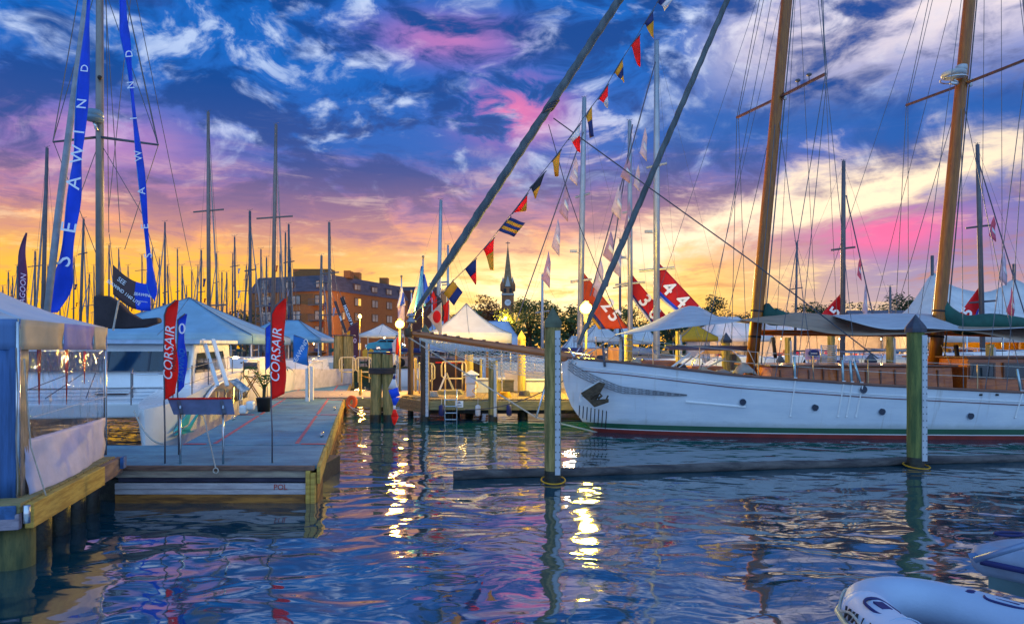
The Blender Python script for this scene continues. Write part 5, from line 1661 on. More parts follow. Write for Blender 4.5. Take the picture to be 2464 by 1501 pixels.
long_banner('narrow tall blue banner right of the catamaran mast, pointed at the bottom',
            [(-30, 284, 303), (50, 286, 309), (90, 292, 311), (160, 304, 318), (300, 320, 332), (420, 334, 347), (560, 346, 359), (660, 354, 372), (700, 359, 376), (724, 371, 374)], 19.0,
            'SEAWIND', [('D', 311, 130, .28, -.1), ('N', 315, 205, .28, -.1), ('I', 322, 285, .28, -.1), ('W', 333, 375, .30, -.1), ('A', 341, 460, .30, -.1), ('E', 349, 545, .30, -.08), ('S', 357, 615, .32, -.08)])
def black_banner():
    d = 20.2
    root = thing('hanging_banner', 'brown and blue banner with white lettering hung behind the catamaran mast', 'banner', P(315, 748, d))
    q = [P(271, 636, d), P(362, 684, d), P(363, 748, d), P(272, 708, d)]
    def pt(u, v):
        return q[0].lerp(q[1], u).lerp(q[3].lerp(q[2], u), v) - Vector((0, 0, .16 * math.sin(math.pi * u)))
    g = MB(); g.grid([[pt(j / 14 * .62, i / 6) for j in range(15)] for i in range(7)], .01); cl = g.build('cloth', BRNF, root, True)
    g = MB(); g.grid([[pt(.62 + j / 8 * .38 - .04 * math.sin(i / 6 * math.pi) * (1 - j / 8), i / 6) + Vector((0, -.004, 0)) for j in range(9)] for i in range(7)], .01); g.build('blue_field', BLUE, cl, True)
    xd = (pt(.5, .5) - pt(.1, .5)).normalized()
    text_mesh('SEE', .19, pt(.25, .28) + Vector((0, -.03, 0)), xd, (0, 0, 1), LETW, cl, ext=.002)
    text_mesh('SEAWIND 1160 LITE', .135, pt(.30, .62) + Vector((0, -.03, 0)), xd, (0, 0, 1), LETW, cl, ext=.002, bold=.002)
    xd = (pt(.95, .5) - pt(.65, .5)).normalized()
    text_mesh('SEAWIND', .125, pt(.81, .42) + Vector((0, -.03, 0)), xd, (0, 0, 1), LETW, cl, ext=.002, shear=.2, bold=.002)
    text_mesh('catamarans', .06, pt(.81, .66) + Vector((0, -.03, 0)), xd, (0, 0, 1), LETW, cl, ext=.002)
    for c in (q[0], q[1]):
        t = MB(); t.tube([c, c + Vector((-.1, 0, .9))], .01, 4); t.build('hanging_line', WIRE, root)
black_banner()

# ------------------------------------------------------------------ tents
def tent(label, cx, d, w, dep, ze, za, m, zf, ridge=0., rot=0., val=.28, sagc=.12, group='marquee and frame tents', valm=None, legs=True, knobs=False, curved=0., walls=None):
    X = (cx - 1232) * d / F
    root = thing('frame_tent', label, 'tent', (X, d, zf), group)
    Rm = Matrix.Translation((X, d, 0)) @ Matrix.Rotation(rot, 4, 'Z')
    c = [Vector((-w / 2, -dep / 2, ze)), Vector((w / 2, -dep / 2, ze)), Vector((w / 2, dep / 2, ze)), Vector((-w / 2, dep / 2, ze))]
    r0, r1 = Vector((-ridge / 2, 0, za)), Vector((ridge / 2, 0, za))
    tops = [(r0, r1), (r1, r1), (r1, r0), (r0, r0)]
    for k in range(4):
        a, b = c[k], c[(k + 1) % 4]
        ta, tb = tops[k]
        rows = []
        N = 10
        for i in range(N + 1):
            t = i / N
            row = []
            for j in range(N + 1):
                e0 = a.lerp(b, j / N); e1 = ta.lerp(tb, j / N)
                p = e0.lerp(e1, t)
                p.z = ze + (za - ze) * (t * (1 - curved) + curved * t ** 2.2)
                p.z -= sagc * math.sin(math.pi * t) * (.5 + .5 * math.sin(math.pi * j / N))
                row.append(p)
            rows.append(row)
        g = MB(Rm); g.grid(rows, .02); g.build('roof_panel', m, root, True)
        rows = [[a.lerp(b, j / 12) - Vector((0, 0, val * i / 2)) + Vector(((b - a).y, -(b - a).x, 0)).normalized() * (.02 + .015 * math.sin(j * 2.2)) for j in range(13)] for i in range(3)]
        g = MB(Rm); g.grid(rows, .012); g.build('valance', valm or m, root, True)
    for k in range(4):
        ta = tops[k][0]
        pts = []
        for i in range(11):
            t = i / 10
            p = c[k].lerp(ta, t)
            p.z = ze + (za - ze) * (t * (1 - curved) + curved * t ** 2.2) - sagc * math.sin(math.pi * t) * .5 + .015
            pts.append(p)
        s_ = MB(Rm); s_.tube(pts, .022, 5); s_.build('hip_seam', mat('seam_grey', (.12, .16, .22), .6), root, True)
        pts = []
        for i in range(11):
            t = i / 10
            p = c[k].lerp(c[(k + 1) % 4], .5).lerp(tops[k][0].lerp(tops[k][1], .5), t)
            p.z = ze + (za - ze) * (t * (1 - curved) + curved * t ** 2.2) - sagc * math.sin(math.pi * t) + .012
            pts.append(p)
        s_ = MB(Rm); s_.tube(pts, .012, 4); s_.build('panel_seam', mat('seam_grey', (.12, .16, .22)), root, True)
    if legs:
        for p in c:
            t = MB(Rm); t.tube([Vector((p.x * .985, p.y * .985, zf)), Vector((p.x * .985, p.y * .985, ze))], .035, 8); t.build('leg', mat('tent_pole', (.45, .45, .47), .4, .4, bump=0), root, True)
    if walls:
        for k in ((1, 2), (2, 3), (3, 0)):
            a, b = c[k[0]] * .97, c[k[1]] * .97
            a.z = b.z = ze - .02
            rows = [[a.lerp(b, j / 24) * 1.0 - Vector((0, 0, (ze - zf) * i / 4)) + Vector((.04 * math.sin(j * 1.9), .04 * math.cos(j * 2.3), 0)) for j in range(25)] for i in range(5)]
            g = MB(Rm); g.grid(rows, .02); g.build('side_wall', walls, root, True)
    if knobs:
        for k in range(5):
            t = MB(Rm); t.ball((-w / 2 + w * (.1 + .2 * k), -dep / 2 - .04, ze - val - .03), .10, 8); t.build('corner_knob', BLACK, root, True)
    return root
DKZ = .55
tent('large blue-white frame tent behind the red feather flag', 455, 31, 7.4, 7.0, 2.98, 4.75, CANVB, .55, 0., R(6), .34, .12, knobs=True)
tent('smaller blue-white tent left of the brick building', 690, 47, 5.6, 6.0, 3.15, 4.42, CANVB, .55, 1.6, R(4), .25)
tent('white peaked canopy with valance right of the bowsprit tip', 1122, 33, 3.9, 3.6, 3.12, 4.62, CANVW, .73, 0., R(8), .42, .0, curved=.45)
tent('long pale blue tent roof behind the white peaked canopy', 1135, 47, 6.4, 5, 3.2, 4.35, mat('pale_blue_canvas', (.50, .62, .80), .7, var=.08, trans=.2), 1.1, 5.0, 0, .9)
tent('small white canopy over the parked car by the brick building', 921, 52, 2.9, 2.9, 3.55, 4.35, CANVW, 1.11, 0., 0, .22)
tent('small white peaked canopy behind the furled staysail', 1440, 45, 2.6, 2.6, 3.15, 4.25, CANVW, 1.1, 0., R(12), .25, 0, curved=.3)
tent('flat-topped white canopy left of the foredeck awning', 1520, 52, 3.2, 3.0, 3.2, 4.1, CANVW, 1.11, 2.4, 0, .4)
tent('white tent with low peak left of the foremast', 1752, 54, 5.2, 4.5, 3.4, 5.0, CANVW, 1.11, 1.6, R(8), .4, walls=CANVW)
tent('long lit white tent behind the trunk cabin', 1990, 58, 13.5, 7, 4.0, 5.2, CANVW, 1.11, 11, 0, .5, walls=CANVW)
tent('white tent right of the mainmast under the beige awning', 2390, 62, 10., 7, 3.8, 5.0, CANVW, 1.11, 8, 0, .4, walls=YEL)
tent('yellow canopy behind the foredeck awning', 1672, 50, 2.6, 2.6, 3.3, 4.3, YEL, 1.11, 0., 0, .3)
tent('low white tent beyond the dock piles at the bow', 1395, 50, 2.6, 3., 2.5, 3.4, CANVW, 1.11, 1.2, 0, .5)
def big_marquee():
    d = 52
    root = thing('peaked_marquee', 'huge white multi-peaked marquee behind the mainmast', 'marquee', P(2330, 815, d))
    prof = [(2120, 792), (2165, 765), (2205, 715), (2243, 658), (2262, 672), (2310, 694), (2370, 703), (2410, 690), (2440, 672), (2475, 684), (2530, 665), (2600, 700), (2680, 770)]
    top = [P(x, y, d) for x, y in prof]
    rows = []
    for i in range(9):
        v = i / 8
        rows.append([Vector((p.x, p.y - 5 * v, p.z + (4.1 - p.z) * (v ** .7))) for p in spline(top, 40)])
    rb = list(reversed([[Vector((p.x, 2 * d - p.y, p.z)) for p in r] for r in rows[1:]]))
    g = MB(); g.grid(rb + rows, .03); g.build('roof', CANVW, root, True)
    rows2 = [[p - Vector((0, 0, .6 * k)) for p in rows[-1]] for k in range(3)]
    g = MB(); g.grid(rows2, .02); g.build('valance', CANVW, root, True)
    for x, y in ((2243, 640), (2440, 660)):
        t = MB(); t.tube([P(x, 815, d), P(x, y - 25, d)], .12, 8); t.build('king_pole', DARKSPAR, root, True)
    for k in range(6):
        p = rows[-1][k * 8]
        t = MB(); t.tube([Vector((p.x, p.y, 1.1)), p], .06, 8); t.build('side_pole', STEEL, root, True)
big_marquee()

# ------------------------------------------------------------------ boats
def hull_rows(M, L, B, H, flare=.75):
    ys = [0, .03, .08, .16, .28, .42, .58, .75, .9, 1.0]
    rows = []
    for z, k in ((-.25, .55), (0, flare), (.35, .88), (.7, .96), (1.0, 1.0)):
        r = []
        for s in (1, -1):
            rr = []
            for u in ys:
                wd = B / 2 * min(1, (math.sin(min(u / .62, 1) * math.pi / 2)) ** .75) * (1 - .25 * max(0, u - .6) / .4) * k
                rr.append((L / 2 - L * u - (1 - max(z, 0)) * L * .07 * (1 - u), s * wd, (H * (1 + .18 * (1 - u)) if z > .9 else H * z)))
            r += rr if s == 1 else list(reversed(rr))
        rows.append(r)
    mb = MB(M)
    mb.grid(rows)
    n = len(ys)
    mb.grid([rows[-1][:n], list(reversed(rows[-1][n:]))])
    return mb
def sailboat(label, px, top_y, d, lean=0, L=9.5, rot=0., m=None, thick=.075, spr=(), boom=True, group='moored sailboats', mm=None, stays=3, lamp=False, cover=None, hull=True, head=True, H=1.05, cat='sailboat'):
    X = (px - 1232) * d / F
    zt = CAMH + (841 - top_y) * d / F
    root = thing('moored_sailboat', label, cat, (X, d, 0), group)
    M = Matrix.Translation((X + .6 * math.cos(rot), d + .6 * math.sin(rot), 0)) @ Matrix.Rotation(rot, 4, 'Z')
    mm = mm or ALU
    if hull:
        h = hull_rows(M, L, L * .31, H).build('hull', m or WHITE, root, True)
        c = MB(M); c.prism([(-L * .12, -L * .085, H), (L * .22, -L * .06, H), (L * .17, -L * .055, H + .42), (-L * .12, -L * .08, H + .5)], (0, L * .16, 0)); cb = c.build('cabin', WHITE, root, bevel=.04)
        c = MB(M); c.prism([(-L * .07, -L * .088, H + .16), (L * .12, -L * .070, H + .14), (L * .10, -L * .068, H + .32), (-L * .07, -L * .086, H + .36)], (0, .02, 0)); c.build('cabin_window', GLASS, cb)
    top = Vector((X + lean * d / F, d, zt))
    foot = Vector((X, d, 1.2))
    t = MB(); t.tube([foot, foot.lerp(top, .6), top], [thick, thick * .95, thick * .7], 10); ms = t.build('mast', mm, root, True)
    def at(z): return foot.lerp(top, (z - 1.2) / (zt - 1.2))
    for sy, sw in spr:
        z = CAMH + (841 - sy) * d / F
        c = at(z)
        w = sw * d / F
        t = MB(); t.tube([c + Vector((-w, .25, -.05)), c, c + Vector((w, -.25, .04))], thick * .4, 6); t.build('spreader', mm, ms)
    wr = max(.006, d * .00017)
    if stays:
        for e in [Vector((X + L * .42 * math.cos(rot), d + L * .42 * math.sin(rot), H + .2)), Vector((X - L * .35 * math.cos(rot), d - L * .35 * math.sin(rot), H + .1)), Vector((X + L * .13, d, H)), Vector((X - L * .13, d, H))][:stays]:
            t = MB(); t.tube([e, at(zt - .15)], wr, 4); t.build('stay', WIRE, ms)
    if boom:
        b0 = at(2.3); b1 = b0 + Vector((-L * .36 * math.cos(rot), -L * .36 * math.sin(rot), .1))
        t = MB(); t.tube([b0, b0.lerp(b1, .3), b1], [.16, .17, .09] if cover else [.06] * 3, 8); t.build('boom', cover or mm, root, True)
    if head:
        k = d / F
        t = MB(); t.tube([top, top + Vector((0, 0, 5 * k))], .012 + d * .0001, 4); t.tube([top + Vector((0, 0, 2 * k)), top + Vector((7 * k, 0, 5 * k))], .01 + d * .0001, 4); t.tube([top + Vector((0, 0, 1 * k)), top + Vector((-7 * k, 0, 4 * k))], .01 + d * .0001, 4)
        t.build('masthead_vane', WIRE, ms)
    if lamp:
        c = at(CAMH + (841 - lamp) * d / F) + Vector((-.42, -.1, 0))
        t = MB(); t.box(c, (.36, .22, .12)); t.tube([c, c + Vector((.4, .1, -.12))], .02, 5); t.build('mast_lamp', mat('lamp_housing', (.42, .44, .44), .4, bump=0), ms)
    return root, at
# red-sailed show boats behind the yacht
def red_sail(root, d, pts, m, num, nx, ny, ns, ang, stripe, nd=-.12):
    q = [P(x, y, d) for x, y in pts]     # top, far end, near bottom, mast bottom
    def pt(u, v):
        p = q[0].lerp(q[1], u).lerp(q[3].lerp(q[2], u), v)
        return p + Vector((0, .12 * math.sin(u * 6) * v, 0))
    g = MB(); g.grid([[pt(j / 14, i / 8) for j in range(15)] for i in range(9)], .015); so = g.build('sail_banner', m, root, True)
    for v0, v1, mm in stripe:
        g = MB(); g.grid([[pt(j / 14, v0 + (v1 - v0) * i / 2) + Vector((0, -.02, 0)) for j in range(15)] for i in range(3)], .012); g.build('stripe', mm, so, True)
    for s, x, y in num:
        a = Vector((math.cos(ang), 0, math.sin(ang)))
        text_mesh(s, ns, P(x, y, d + nd), a, (-a.z, 0, a.x), LETW, so, ext=.01, bold=.02)
    return so
RBOATS = []
r, at = sailboat('sailboat with the tallest grey mast and red banner numbered 445', 1580, 100, 34, 0, 10.5, R(8), WHITE, .17, ((398, 22), (648, 40)), True, 'race boats with red banners', lamp=558, cover=mat('boom_blue', (.12, .17, .30)))
red_sail(r, 34, [(1576, 622), (1715, 770), (1655, 778), (1576, 705)], REDS, [('4', 1608, 694, ), ('4', 1640, 725), ('5', 1674, 756)], 0, 0, 1.02, R(-44), [(.80, .93, BLUE), (.93, 1.0, WHF)])
r, at = sailboat('sailboat with a red banner numbered 365 left of the tallest mast', 1517, 292, 35, -2, 10, R(8), WHITE, .14, ((508, 16), (682, 34)), True, 'race boats with red banners', lamp=620, cover=NAVY)
red_sail(r, 35.2, [(1522, 662), (1618, 778), (1566, 782), (1520, 716)], REDS, [('3', 1552, 724), ('6', 1575, 754), ('5', 1602, 776)], 0, 0, .95, R(-50), [(.78, .9, NAVY), (.9, 1.0, WHF)])
r, at = sailboat('sailboat with an orange-red banner ending in 25 beside the bright lamp', 1394, 236, 35, 12, 10, R(8), WHITE, .16, ((470, 16), (675, 24)), True, 'race boats with red banners', lamp=605)
red_sail(r, 35.4, [(1404, 655), (1512, 790), (1440, 792), (1402, 738)], ORS, [('2', 1462, 735), ('5', 1478, 760)], 0, 0, .95, R(-50), [(.76, .9, NAVY), (.9, 1.0, YEL)])
r, at = sailboat('sailboat with a red banner ending in 52 right of the foremast', 2027, 388, 36, 3, 10, R(170), WHITE, .13, ((598, 24),), True, 'race boats with red banners', mm=DARKSPAR)
red_sail(r, 36.2, [(2026, 703), (1958, 776), (2000, 778), (2026, 765)], REDS, [('5', 2010, 750), ('2', 1992, 768)], 0, 0, .75, R(52), [])
r, at = sailboat('sailboat with a red banner bearing 5 right of the mainmast', 2366, 348, 36, -14, 10, R(170), WHITE, .13, ((545, 26), (726, 26)), True, 'race boats with red banners', mm=DARKSPAR)
red_sail(r, 36.2, [(2365, 678), (2296, 772), (2345, 772), (2365, 745)], REDS, [('5', 2328, 752)], 0, 0, .8, R(58), [(.78, .9, BLUE), (.9, 1.0, WHF)])
sailboat('sailboat with a lone grey mast above the bowsprit tip', 1052, 482, 46, 9, 9, R(10), WHITE, .15, ((680, 24),), True, 'moored sailboats', cover=NAVY)
sailboat('sailboat with a shorter mast just right of the lone grey mast', 1078, 590, 48, 0, 8, R(10), WHITE, .10, ((684, 20),), True, 'moored sailboats')
sailboat('thin-masted sailboat between foremast and the red banner 52', 1912, 583, 46, 6, 8, R(170), WHITE, .09, ((694, 12),), True, 'moored sailboats', mm=DARKSPAR)
sailboat('sailboat with a very thin mast left of the mainmast marquee', 2142, 690, 50, 0, 8, R(170), WHITE, .10, (), True, 'moored sailboats', mm=DARKSPAR)
sailboat('sailboat with a dark pole mast between the lamp and the red banner 365', 1492, 575, 44, 0, 8, R(8), WHITE, .09, ((690, 16),), True, 'moored sailboats', mm=DARKSPAR)
sailboat('sailboat with a mast rising behind the near capped pile', 1305, 660, 40, 0, 8, R(8), WHITE, .09, ((750, 16),), True, 'moored sailboats')
# the marina behind the left tents
MAST = [(100, 356, 40, 14, .12, ()), (190, 527, 52, 10, .11, ((610, 16),)), (397, 535, 60, 0, .10, ()), (503, 270, 50, 0, .15, ((507, 40), (735, 44))), (482, 602, 66, 0, .10, ()),
        (567, 570, 66, -4, .10, ((640, 14),)), (603, 508, 56, 0, .14, ((650, 16),)), (655, 300, 52, 7, .16, ((523, 46), (735, 46))), (697, 540, 60, 0, .12, ()),
        (708, 600, 60, -8, .10, ((758, 24),)), (770, 615, 62, 4, .14, ((680, 18),)), (795, 535, 58, 0, .15, ((657, 24), (757, 30))), (20, 655, 66, 0, .08, ()), (42, 640, 62, 0, .08, ()),
        (83, 605, 62, 0, .10, ((640, 22),)), (147, 690, 70, -4, .08, ()), (207, 660, 62, 6, .08, ((735, 16),)), (262, 590, 66, 0, .09, ()), (288, 600, 70, 0, .08, ()),
        (343, 615, 70, 0, .08, ((650, 20),)), (352, 655, 72, 0, .08, ()), (384, 622, 70, 0, .08, ()), (410, 640, 70, -8, .09, ()), (440, 640, 66, 0, .09, ()),
        (462, 652, 72, 0, .08, ()), (520, 610, 66, 0, .09, ()), (533, 655, 70, 0, .09, ()), (546, 656, 72, 0, .09, ()), (586, 640, 70, 4, .09, ((700, 30),)), (640, 620, 68, 0, .10, ())]
MAST += [(8, 690, 70, 0, .07, ()), (31, 668, 70, 0, .07, ()), (60, 700, 72, 0, .07, ()), (118, 640, 66, 0, .08, ()), (176, 620, 70, 0, .08, ()), (228, 640, 70, 0, .07, ()), (310, 640, 72, 0, .07, ()), (365, 600, 70, 0, .08, ()), (428, 600, 66, 0, .08, ()), (450, 690, 72, 0, .07, ()),
         (472, 640, 70, 3, .07, ()), (558, 610, 68, 0, .08, ()), (576, 600, 70, 24, .07, ()), (615, 640, 70, 0, .07, ()), (628, 600, 64, 0, .09, ()), (675, 610, 66, 0, .08, ()), (686, 560, 60, 3, .09, ())]
PINKW_ = mat('pinkish_white_flag', (.62, .50, .62), .65, trans=.3)
MAST.sort()
rm = random.Random(21)
for i, (x, y, d, ln, th, sp) in enumerate(MAST):
    if not sp and rm.random() < .8:
        sp = tuple((y + (841 - y) * f, (8 + 10 * rm.random()) * 60 / d) for f in ((.42,), (.3, .62), (.55,))[rm.randrange(3)])
    ln += rm.uniform(-3, 3)
    rt, at = sailboat('moored sailboat, %s mast from the left edge of the yellow sky' % ordw(i + 1), x, y, d, ln, 8.5 + random.random() * 2, R(random.choice((-80, -65, 95, 110))), WHITE, th, sp, True, 'marina sailboats on the left', mm=mat('brown_grey_spar', (.20, .16, .15), .45, .3, .12, 2, 0) if x in (503, 655, 795, 770) else DARKSPAR, stays=3, cover=random.choice((NAVY, GREEN, None, BLKF)))
    k = d / F
    zt = CAMH + (841 - y) * k
    if rm.random() < .6:
        e = at(1.6) + Vector((rm.choice((-1, 1)) * rm.uniform(20, 40) * k, 0, 0))
        t = MB(); t.tube([e, e.lerp(at(zt * .93), .5), at(zt * .93)], [.05, .06, .03], 6); t.build('furled_jib', mat('dull_sailcloth', (.30, .26, .26), .8), rt, True)
    if rm.random() < .5:
        for q in range(rm.randrange(1, 4)):
            p = at(zt * (.45 + .16 * q)) + Vector((rm.uniform(3, 9) * k, -.1, 0))
            h, w = rm.uniform(9, 22) * k, rm.uniform(4, 8) * k
            g = MB(); g.grid([[p + Vector((w * j / 3 * (1 - .6 * v / 4), .05 * math.sin(v + j), -h * v / 4)) for j in range(4)] for v in range(5)], .01); g.build('burgee', rm.choice((RED, NAVY, PINKW_, ORS)), rt, True)
# strings of small white show pennants on forestays
def pennants(label, p0, p1, d, spots, cols, grp='pennant strings on forestays'):
    root = thing('pennant_string', label, 'pennants', P(*p1, d), grp)
    t = MB(); t.tube([P(*p0, d), P(*p1, d)], .03, 6); t.build('stay_line', mat('dark_blue_stay', (.06, .07, .12), .6, bump=0), root)
    k = d / F * 1.12
    for i, (x, y, h, w) in enumerate(spots):
        A = P(x, y, d - .05)
        m = cols[i % len(cols)]
        q = [A, A + Vector((-w * k * .8, 0, -h * k * .75)), A + Vector((w * k * .15, 0, -h * k)), A + Vector((w * k * .25, 0, -h * k * .3))]
        def pt(u, v): return q[0].lerp(q[3], u).lerp(q[1].lerp(q[2], u), v) + Vector((0, .06 * math.sin(v * 5 + i), 0))
        g = MB(); g.grid([[pt(j / 3, v / 6) for j in range(4)] for v in range(7)], .01); fo = g.build('pennant', m, root, True)
        g = MB(); g.grid([[pt(j / 3, .42 + .2 * v / 2) + Vector((0, -.012, 0)) for j in range(1, 4)] for v in range(3)], .008); g.build('print_mark', RED if m is WHF else WHF, fo, True)
PINKW = mat('pinkish_white_flag', (.62, .50, .62), .65, trans=.3)
pennants('white pennants on the slanting stay left of the banner-25 mast', (1404, 318), (1242, 775), 34, [(1386, 375, 66, 18), (1363, 440, 84, 20), (1343, 525, 82, 18), (1320, 604, 80, 18)], [PINKW, mat('mauve_flag', (.46, .30, .46), .65, trans=.3)])
pennants('white and red pennants on the stay below the tallest grey mast', (1577, 150), (1420, 712), 33, [(1553, 305, 76, 16), (1512, 375, 60, 22), (1490, 440, 80, 22), (1470, 555, 70, 22), (1446, 625, 76, 22)], [PINKW, mat('mauve_flag', (.46, .30, .46), .65, trans=.3)])
pennants('white pennants on the stay below the banner-365 mast', (1522, 300), (1462, 690), 34, [(1536, 395, 60, 14), (1515, 480, 84, 16), (1490, 590, 70, 20), (1440, 660, 60, 14)], [PINKW, mat('mauve_flag', (.46, .30, .46), .65, trans=.3)])
pennants('red-printed pennants on the stay right of the banner-5 mast', (2352, 380), (2470, 770), 35, [(2392, 520, 56, 16), (2418, 605, 74, 18), (2436, 690, 70, 16)], [mat('pink_red_flag', (.70, .12, .20), .65, trans=.3), PINKW])
pennants('red-printed pennants on the stay right of the banner-52 mast', (2036, 470), (2102, 765), 35, [(2070, 618, 52, 10), (2084, 680, 80, 12)], [mat('pink_red_flag', (.70, .12, .20)), PINKW])
# flags on poles near the bowsprit tip
def pole_flag(label, px, d, top_y, base_y, flags, thick=.03, m=None):
    root = thing('flag_pole', label, 'flag pole', P(px, base_y, d), 'flag poles')
    t = MB(); t.tube([P(px, base_y, d), P(px, top_y, d)], thick, 8); t.build('pole', m or STEEL, root, True)
    t = MB(); t.ball(P(px, top_y, d), thick * 2, 8); t.build('finial', DARKSPAR, root, True)
    for pts, mm in flags:
        q = [P(x, y, d - .03) for x, y in pts]
        def pt(u, v): return q[0].lerp(q[1], u).lerp(q[3].lerp(q[2], u), v) + Vector((0, .08 * math.sin(u * 6 + v * 4), 0))
        g = MB(); g.grid([[pt(j / 5, v / 8) for j in range(6)] for v in range(9)], .01); g.build('flag_cloth', mm, root, True)
pole_flag('flag pole with a drooping blue and white flag by the orange lamp', 966, 32, 665, 815, [([(964, 690), (968, 690), (976, 735), (955, 740)], WHF), ([(966, 700), (971, 705), (974, 730), (962, 738)], BLUE), ([(956, 738), (974, 735), (972, 790), (958, 770)], PINKW)])
pole_flag('flag pole with a wide hanging blue flag left of the pale disc flag', 1018, 28, 618, 812, [([(1013, 640), (1018, 640), (1025, 735), (996, 750)], SKYB), ([(1019, 660), (1022, 660), (1036, 720), (1020, 735)], BLUE)])
pole_flag('short pole with a white and pink flag left of the wide blue flag', 990, 30, 700, 812, [([(1000, 690), (1006, 690), (990, 765), (978, 760)], PINKW)])
pole_flag('pole hung with small red and black flags behind the pale disc flag', 1040, 36, 690, 812, [([(1035, 720), (1042, 700), (1060, 730), (1048, 770)], RED), ([(1046, 705), (1064, 720), (1070, 760), (1052, 775)], BLKF), ([(1066, 735), (1080, 722), (1078, 770), (1068, 782)], RED)])
pole_flag('red and white flag on a short staff beside the bound piles', 955, 24.5, 808, 950, [([(943, 825), (955, 812), (960, 872), (945, 880)], WHF), ([(950, 818), (957, 812), (962, 858), (952, 850)], RED)], .02)
def dark_banner(label, a, b, d, w, word, m, lm, size, n):
    root = thing('slanting_banner', label, 'banner', P(*b, d), 'slim banners before the brick building')
    A, B = P(*a, d), P(*b, d)
    g = MB(); g.beam(A, B, .02, w, (1, 0, .3)); cl = g.build('cloth', m, root)
    xd = (B - A).normalized()
    text_mesh(word, size, A.lerp(B, .55) + Vector((0, -.06, 0)), xd, Vector((xd.z * -1, 0, xd.x)), lm, cl, ext=.005, bold=.01)
    t = MB(); t.tube([A - xd * 2.5, B + xd * .4], .02, 4); t.build('line', WIRE, root)
dark_banner('slim black banner with white letters slanting before the brick wall', (822, 715), (852, 795), 50, .28, 'HOLIDAY H', BLKF, LETW, .30, 9)
dark_banner('fainter slim dark banner left of the lettered one', (806, 725), (832, 800), 51, .2, 'SAIL', BRNF, LETW, .2, 4)
feather('maroon feather banner with large pink numerals behind the left railing', 42., 895, 846, 838, 862, 775, 890, mat('maroon_fabric', (.10, .022, .045), .65, trans=.15), [('20', .42, 850, 820, 0, LETP), ('15', .42, 849, 862, 0, LETP)], slant=4, grp='feather banners near the building', topcut=16)
feather('purple feather banner with pale letters at the left edge of the sky', 26., 760, 52, 44, 64, 560, 745, mat('purple_fabric', (.16, .035, .12), .65, trans=.25), [('LAGOON', .30, 55, 700, 1, LETP)], slant=2, grp='feather banners near the building', topcut=60)
feather('yellow feather flag behind the bound piles', 40., 880, 842, 834, 842, 795, 830, YEL, [], slant=3, topcut=6, grp='feather banners near the building')
def motorboat(label, px, y_deck, d, L, rot, H=1.0, m=None, cabin=1, group='white boats moored along the docks', cat='boat'):
    X = (px - 1232) * d / F
    root = thing('moored_boat', label, cat, (X, d, 0), group)
    M = Matrix.Translation((X, d, 0)) @ Matrix.Rotation(rot, 4, 'Z')
    hull_rows(M, L, L * .33, H).build('hull', m or WHITE, root, True)
    if cabin:
        c = MB(M); c.prism([(-L * .2, -L * .12, H), (L * .18, -L * .10, H), (L * .08, -L * .095, H + .55), (-L * .15, -L * .115, H + .62)], (0, L * .22, 0)); cb = c.build('cabin', WHITE, root, bevel=.05)
        for k in range(4):
            x0 = -L * .15 + k * L * .075
            c = MB(M); c.box((x0 + .1, -L * .122 + k * .02, H + .32), (L * .05, .04, .22)); c.build('cabin_window', GLASS, cb)
            c = MB(M); c.box((x0 + .1, L * .1, H + .32), (L * .05, .06, .22)); c.build('cabin_window', GLASS, cb)
    t = MB(M)
    pts = [(L * .47, 0, H * 1.18 + .45), (L * .3, L * .13, H * 1.12 + .45), (L * .05, L * .16, H + .5)]
    t.tube(list(reversed(pts)) + [(x, -y, z) for x, y, z in pts[1:]], .02, 5); t.build('pulpit_rail', STEEL, root, True)
    for x, y, z in pts[1:]:
        for s in (1, -1):
            t = MB(M); t.tube([(x, y * s, z - .45), (x, y * s, z)], .015, 5); t.build('stanchion', STEEL, root)
    return root
motorboat('white catamaran hull under the large blue-white tent', 560, 0, 27, 8, R(-95), 1.5)
motorboat('white hull bow-on between the lone red flag and the short blue flag', 716, 0, 33, 9, R(-98), 1.35, mat('lilac_white_hull', (.62, .58, .64), .4))
motorboat('white boat hull beyond the short blue flag', 770, 0, 50, 9, R(-60), 1.3)
motorboat('small white cabin boat seen behind the yellow capped pile', 1290, 0, 38, 6, R(175), 1.5, None, 1)
motorboat('lilac-white hull with a dark waterline behind the bowsprit net', 1400, 0, 30.5, 7, R(179), 1.25, mat('lilac_hull', (.34, .32, .42), .4), 0)
motorboat('dark boat with a red stripe behind the pier railing', 1082, 0, 36, 3.4, R(178), 1.75, mat('dark_red_hull', (.018, .008, .014), .3), 0)
o = bpy.data.objects[[q.name for q in bpy.data.objects if q.get('label', '').startswith('dark boat with a red stripe')][0]]
b = MB(); b.beam(P(1048, 872, 35.2), P(1122, 872, 35.2), .03, .07); b.build('red_stripe', RED, o)
motorboat('blue-decked boat behind the foredeck hatches', 1760, 0, 31, 8, R(172), 1.5, mat('blue_grey_hull', (.30, .38, .55), .4), 1)
motorboat('white boat with windows behind the windlass', 1620, 0, 33, 8, R(172), 1.4)
motorboat('white racing hull behind the deckhouse', 2320, 0, 30, 9, R(176), 1.7)
motorboat('pale hull glimpsed under the near left tent window', 40, 0, 40, 9, R(-60), 1.6)
motorboat('small white boat beyond the pier step box', 1170, 0, 44, 6, R(5), 1.3)
motorboat('grey hull glimpsed just right of the foremast foot', 1870, 0, 34, 7, R(175), 1.5, mat('blue_grey_hull', (.30, .38, .55)))
motorboat('cream hull glimpsed behind the trunk cabin middle', 2060, 0, 38, 8, R(175), 1.5, mat('cream_hull', (.62, .52, .40), .4))
motorboat('dark blue hull glimpsed just left of the green pile', 2170, 0, 34, 7, R(175), 1.6, NAVY)
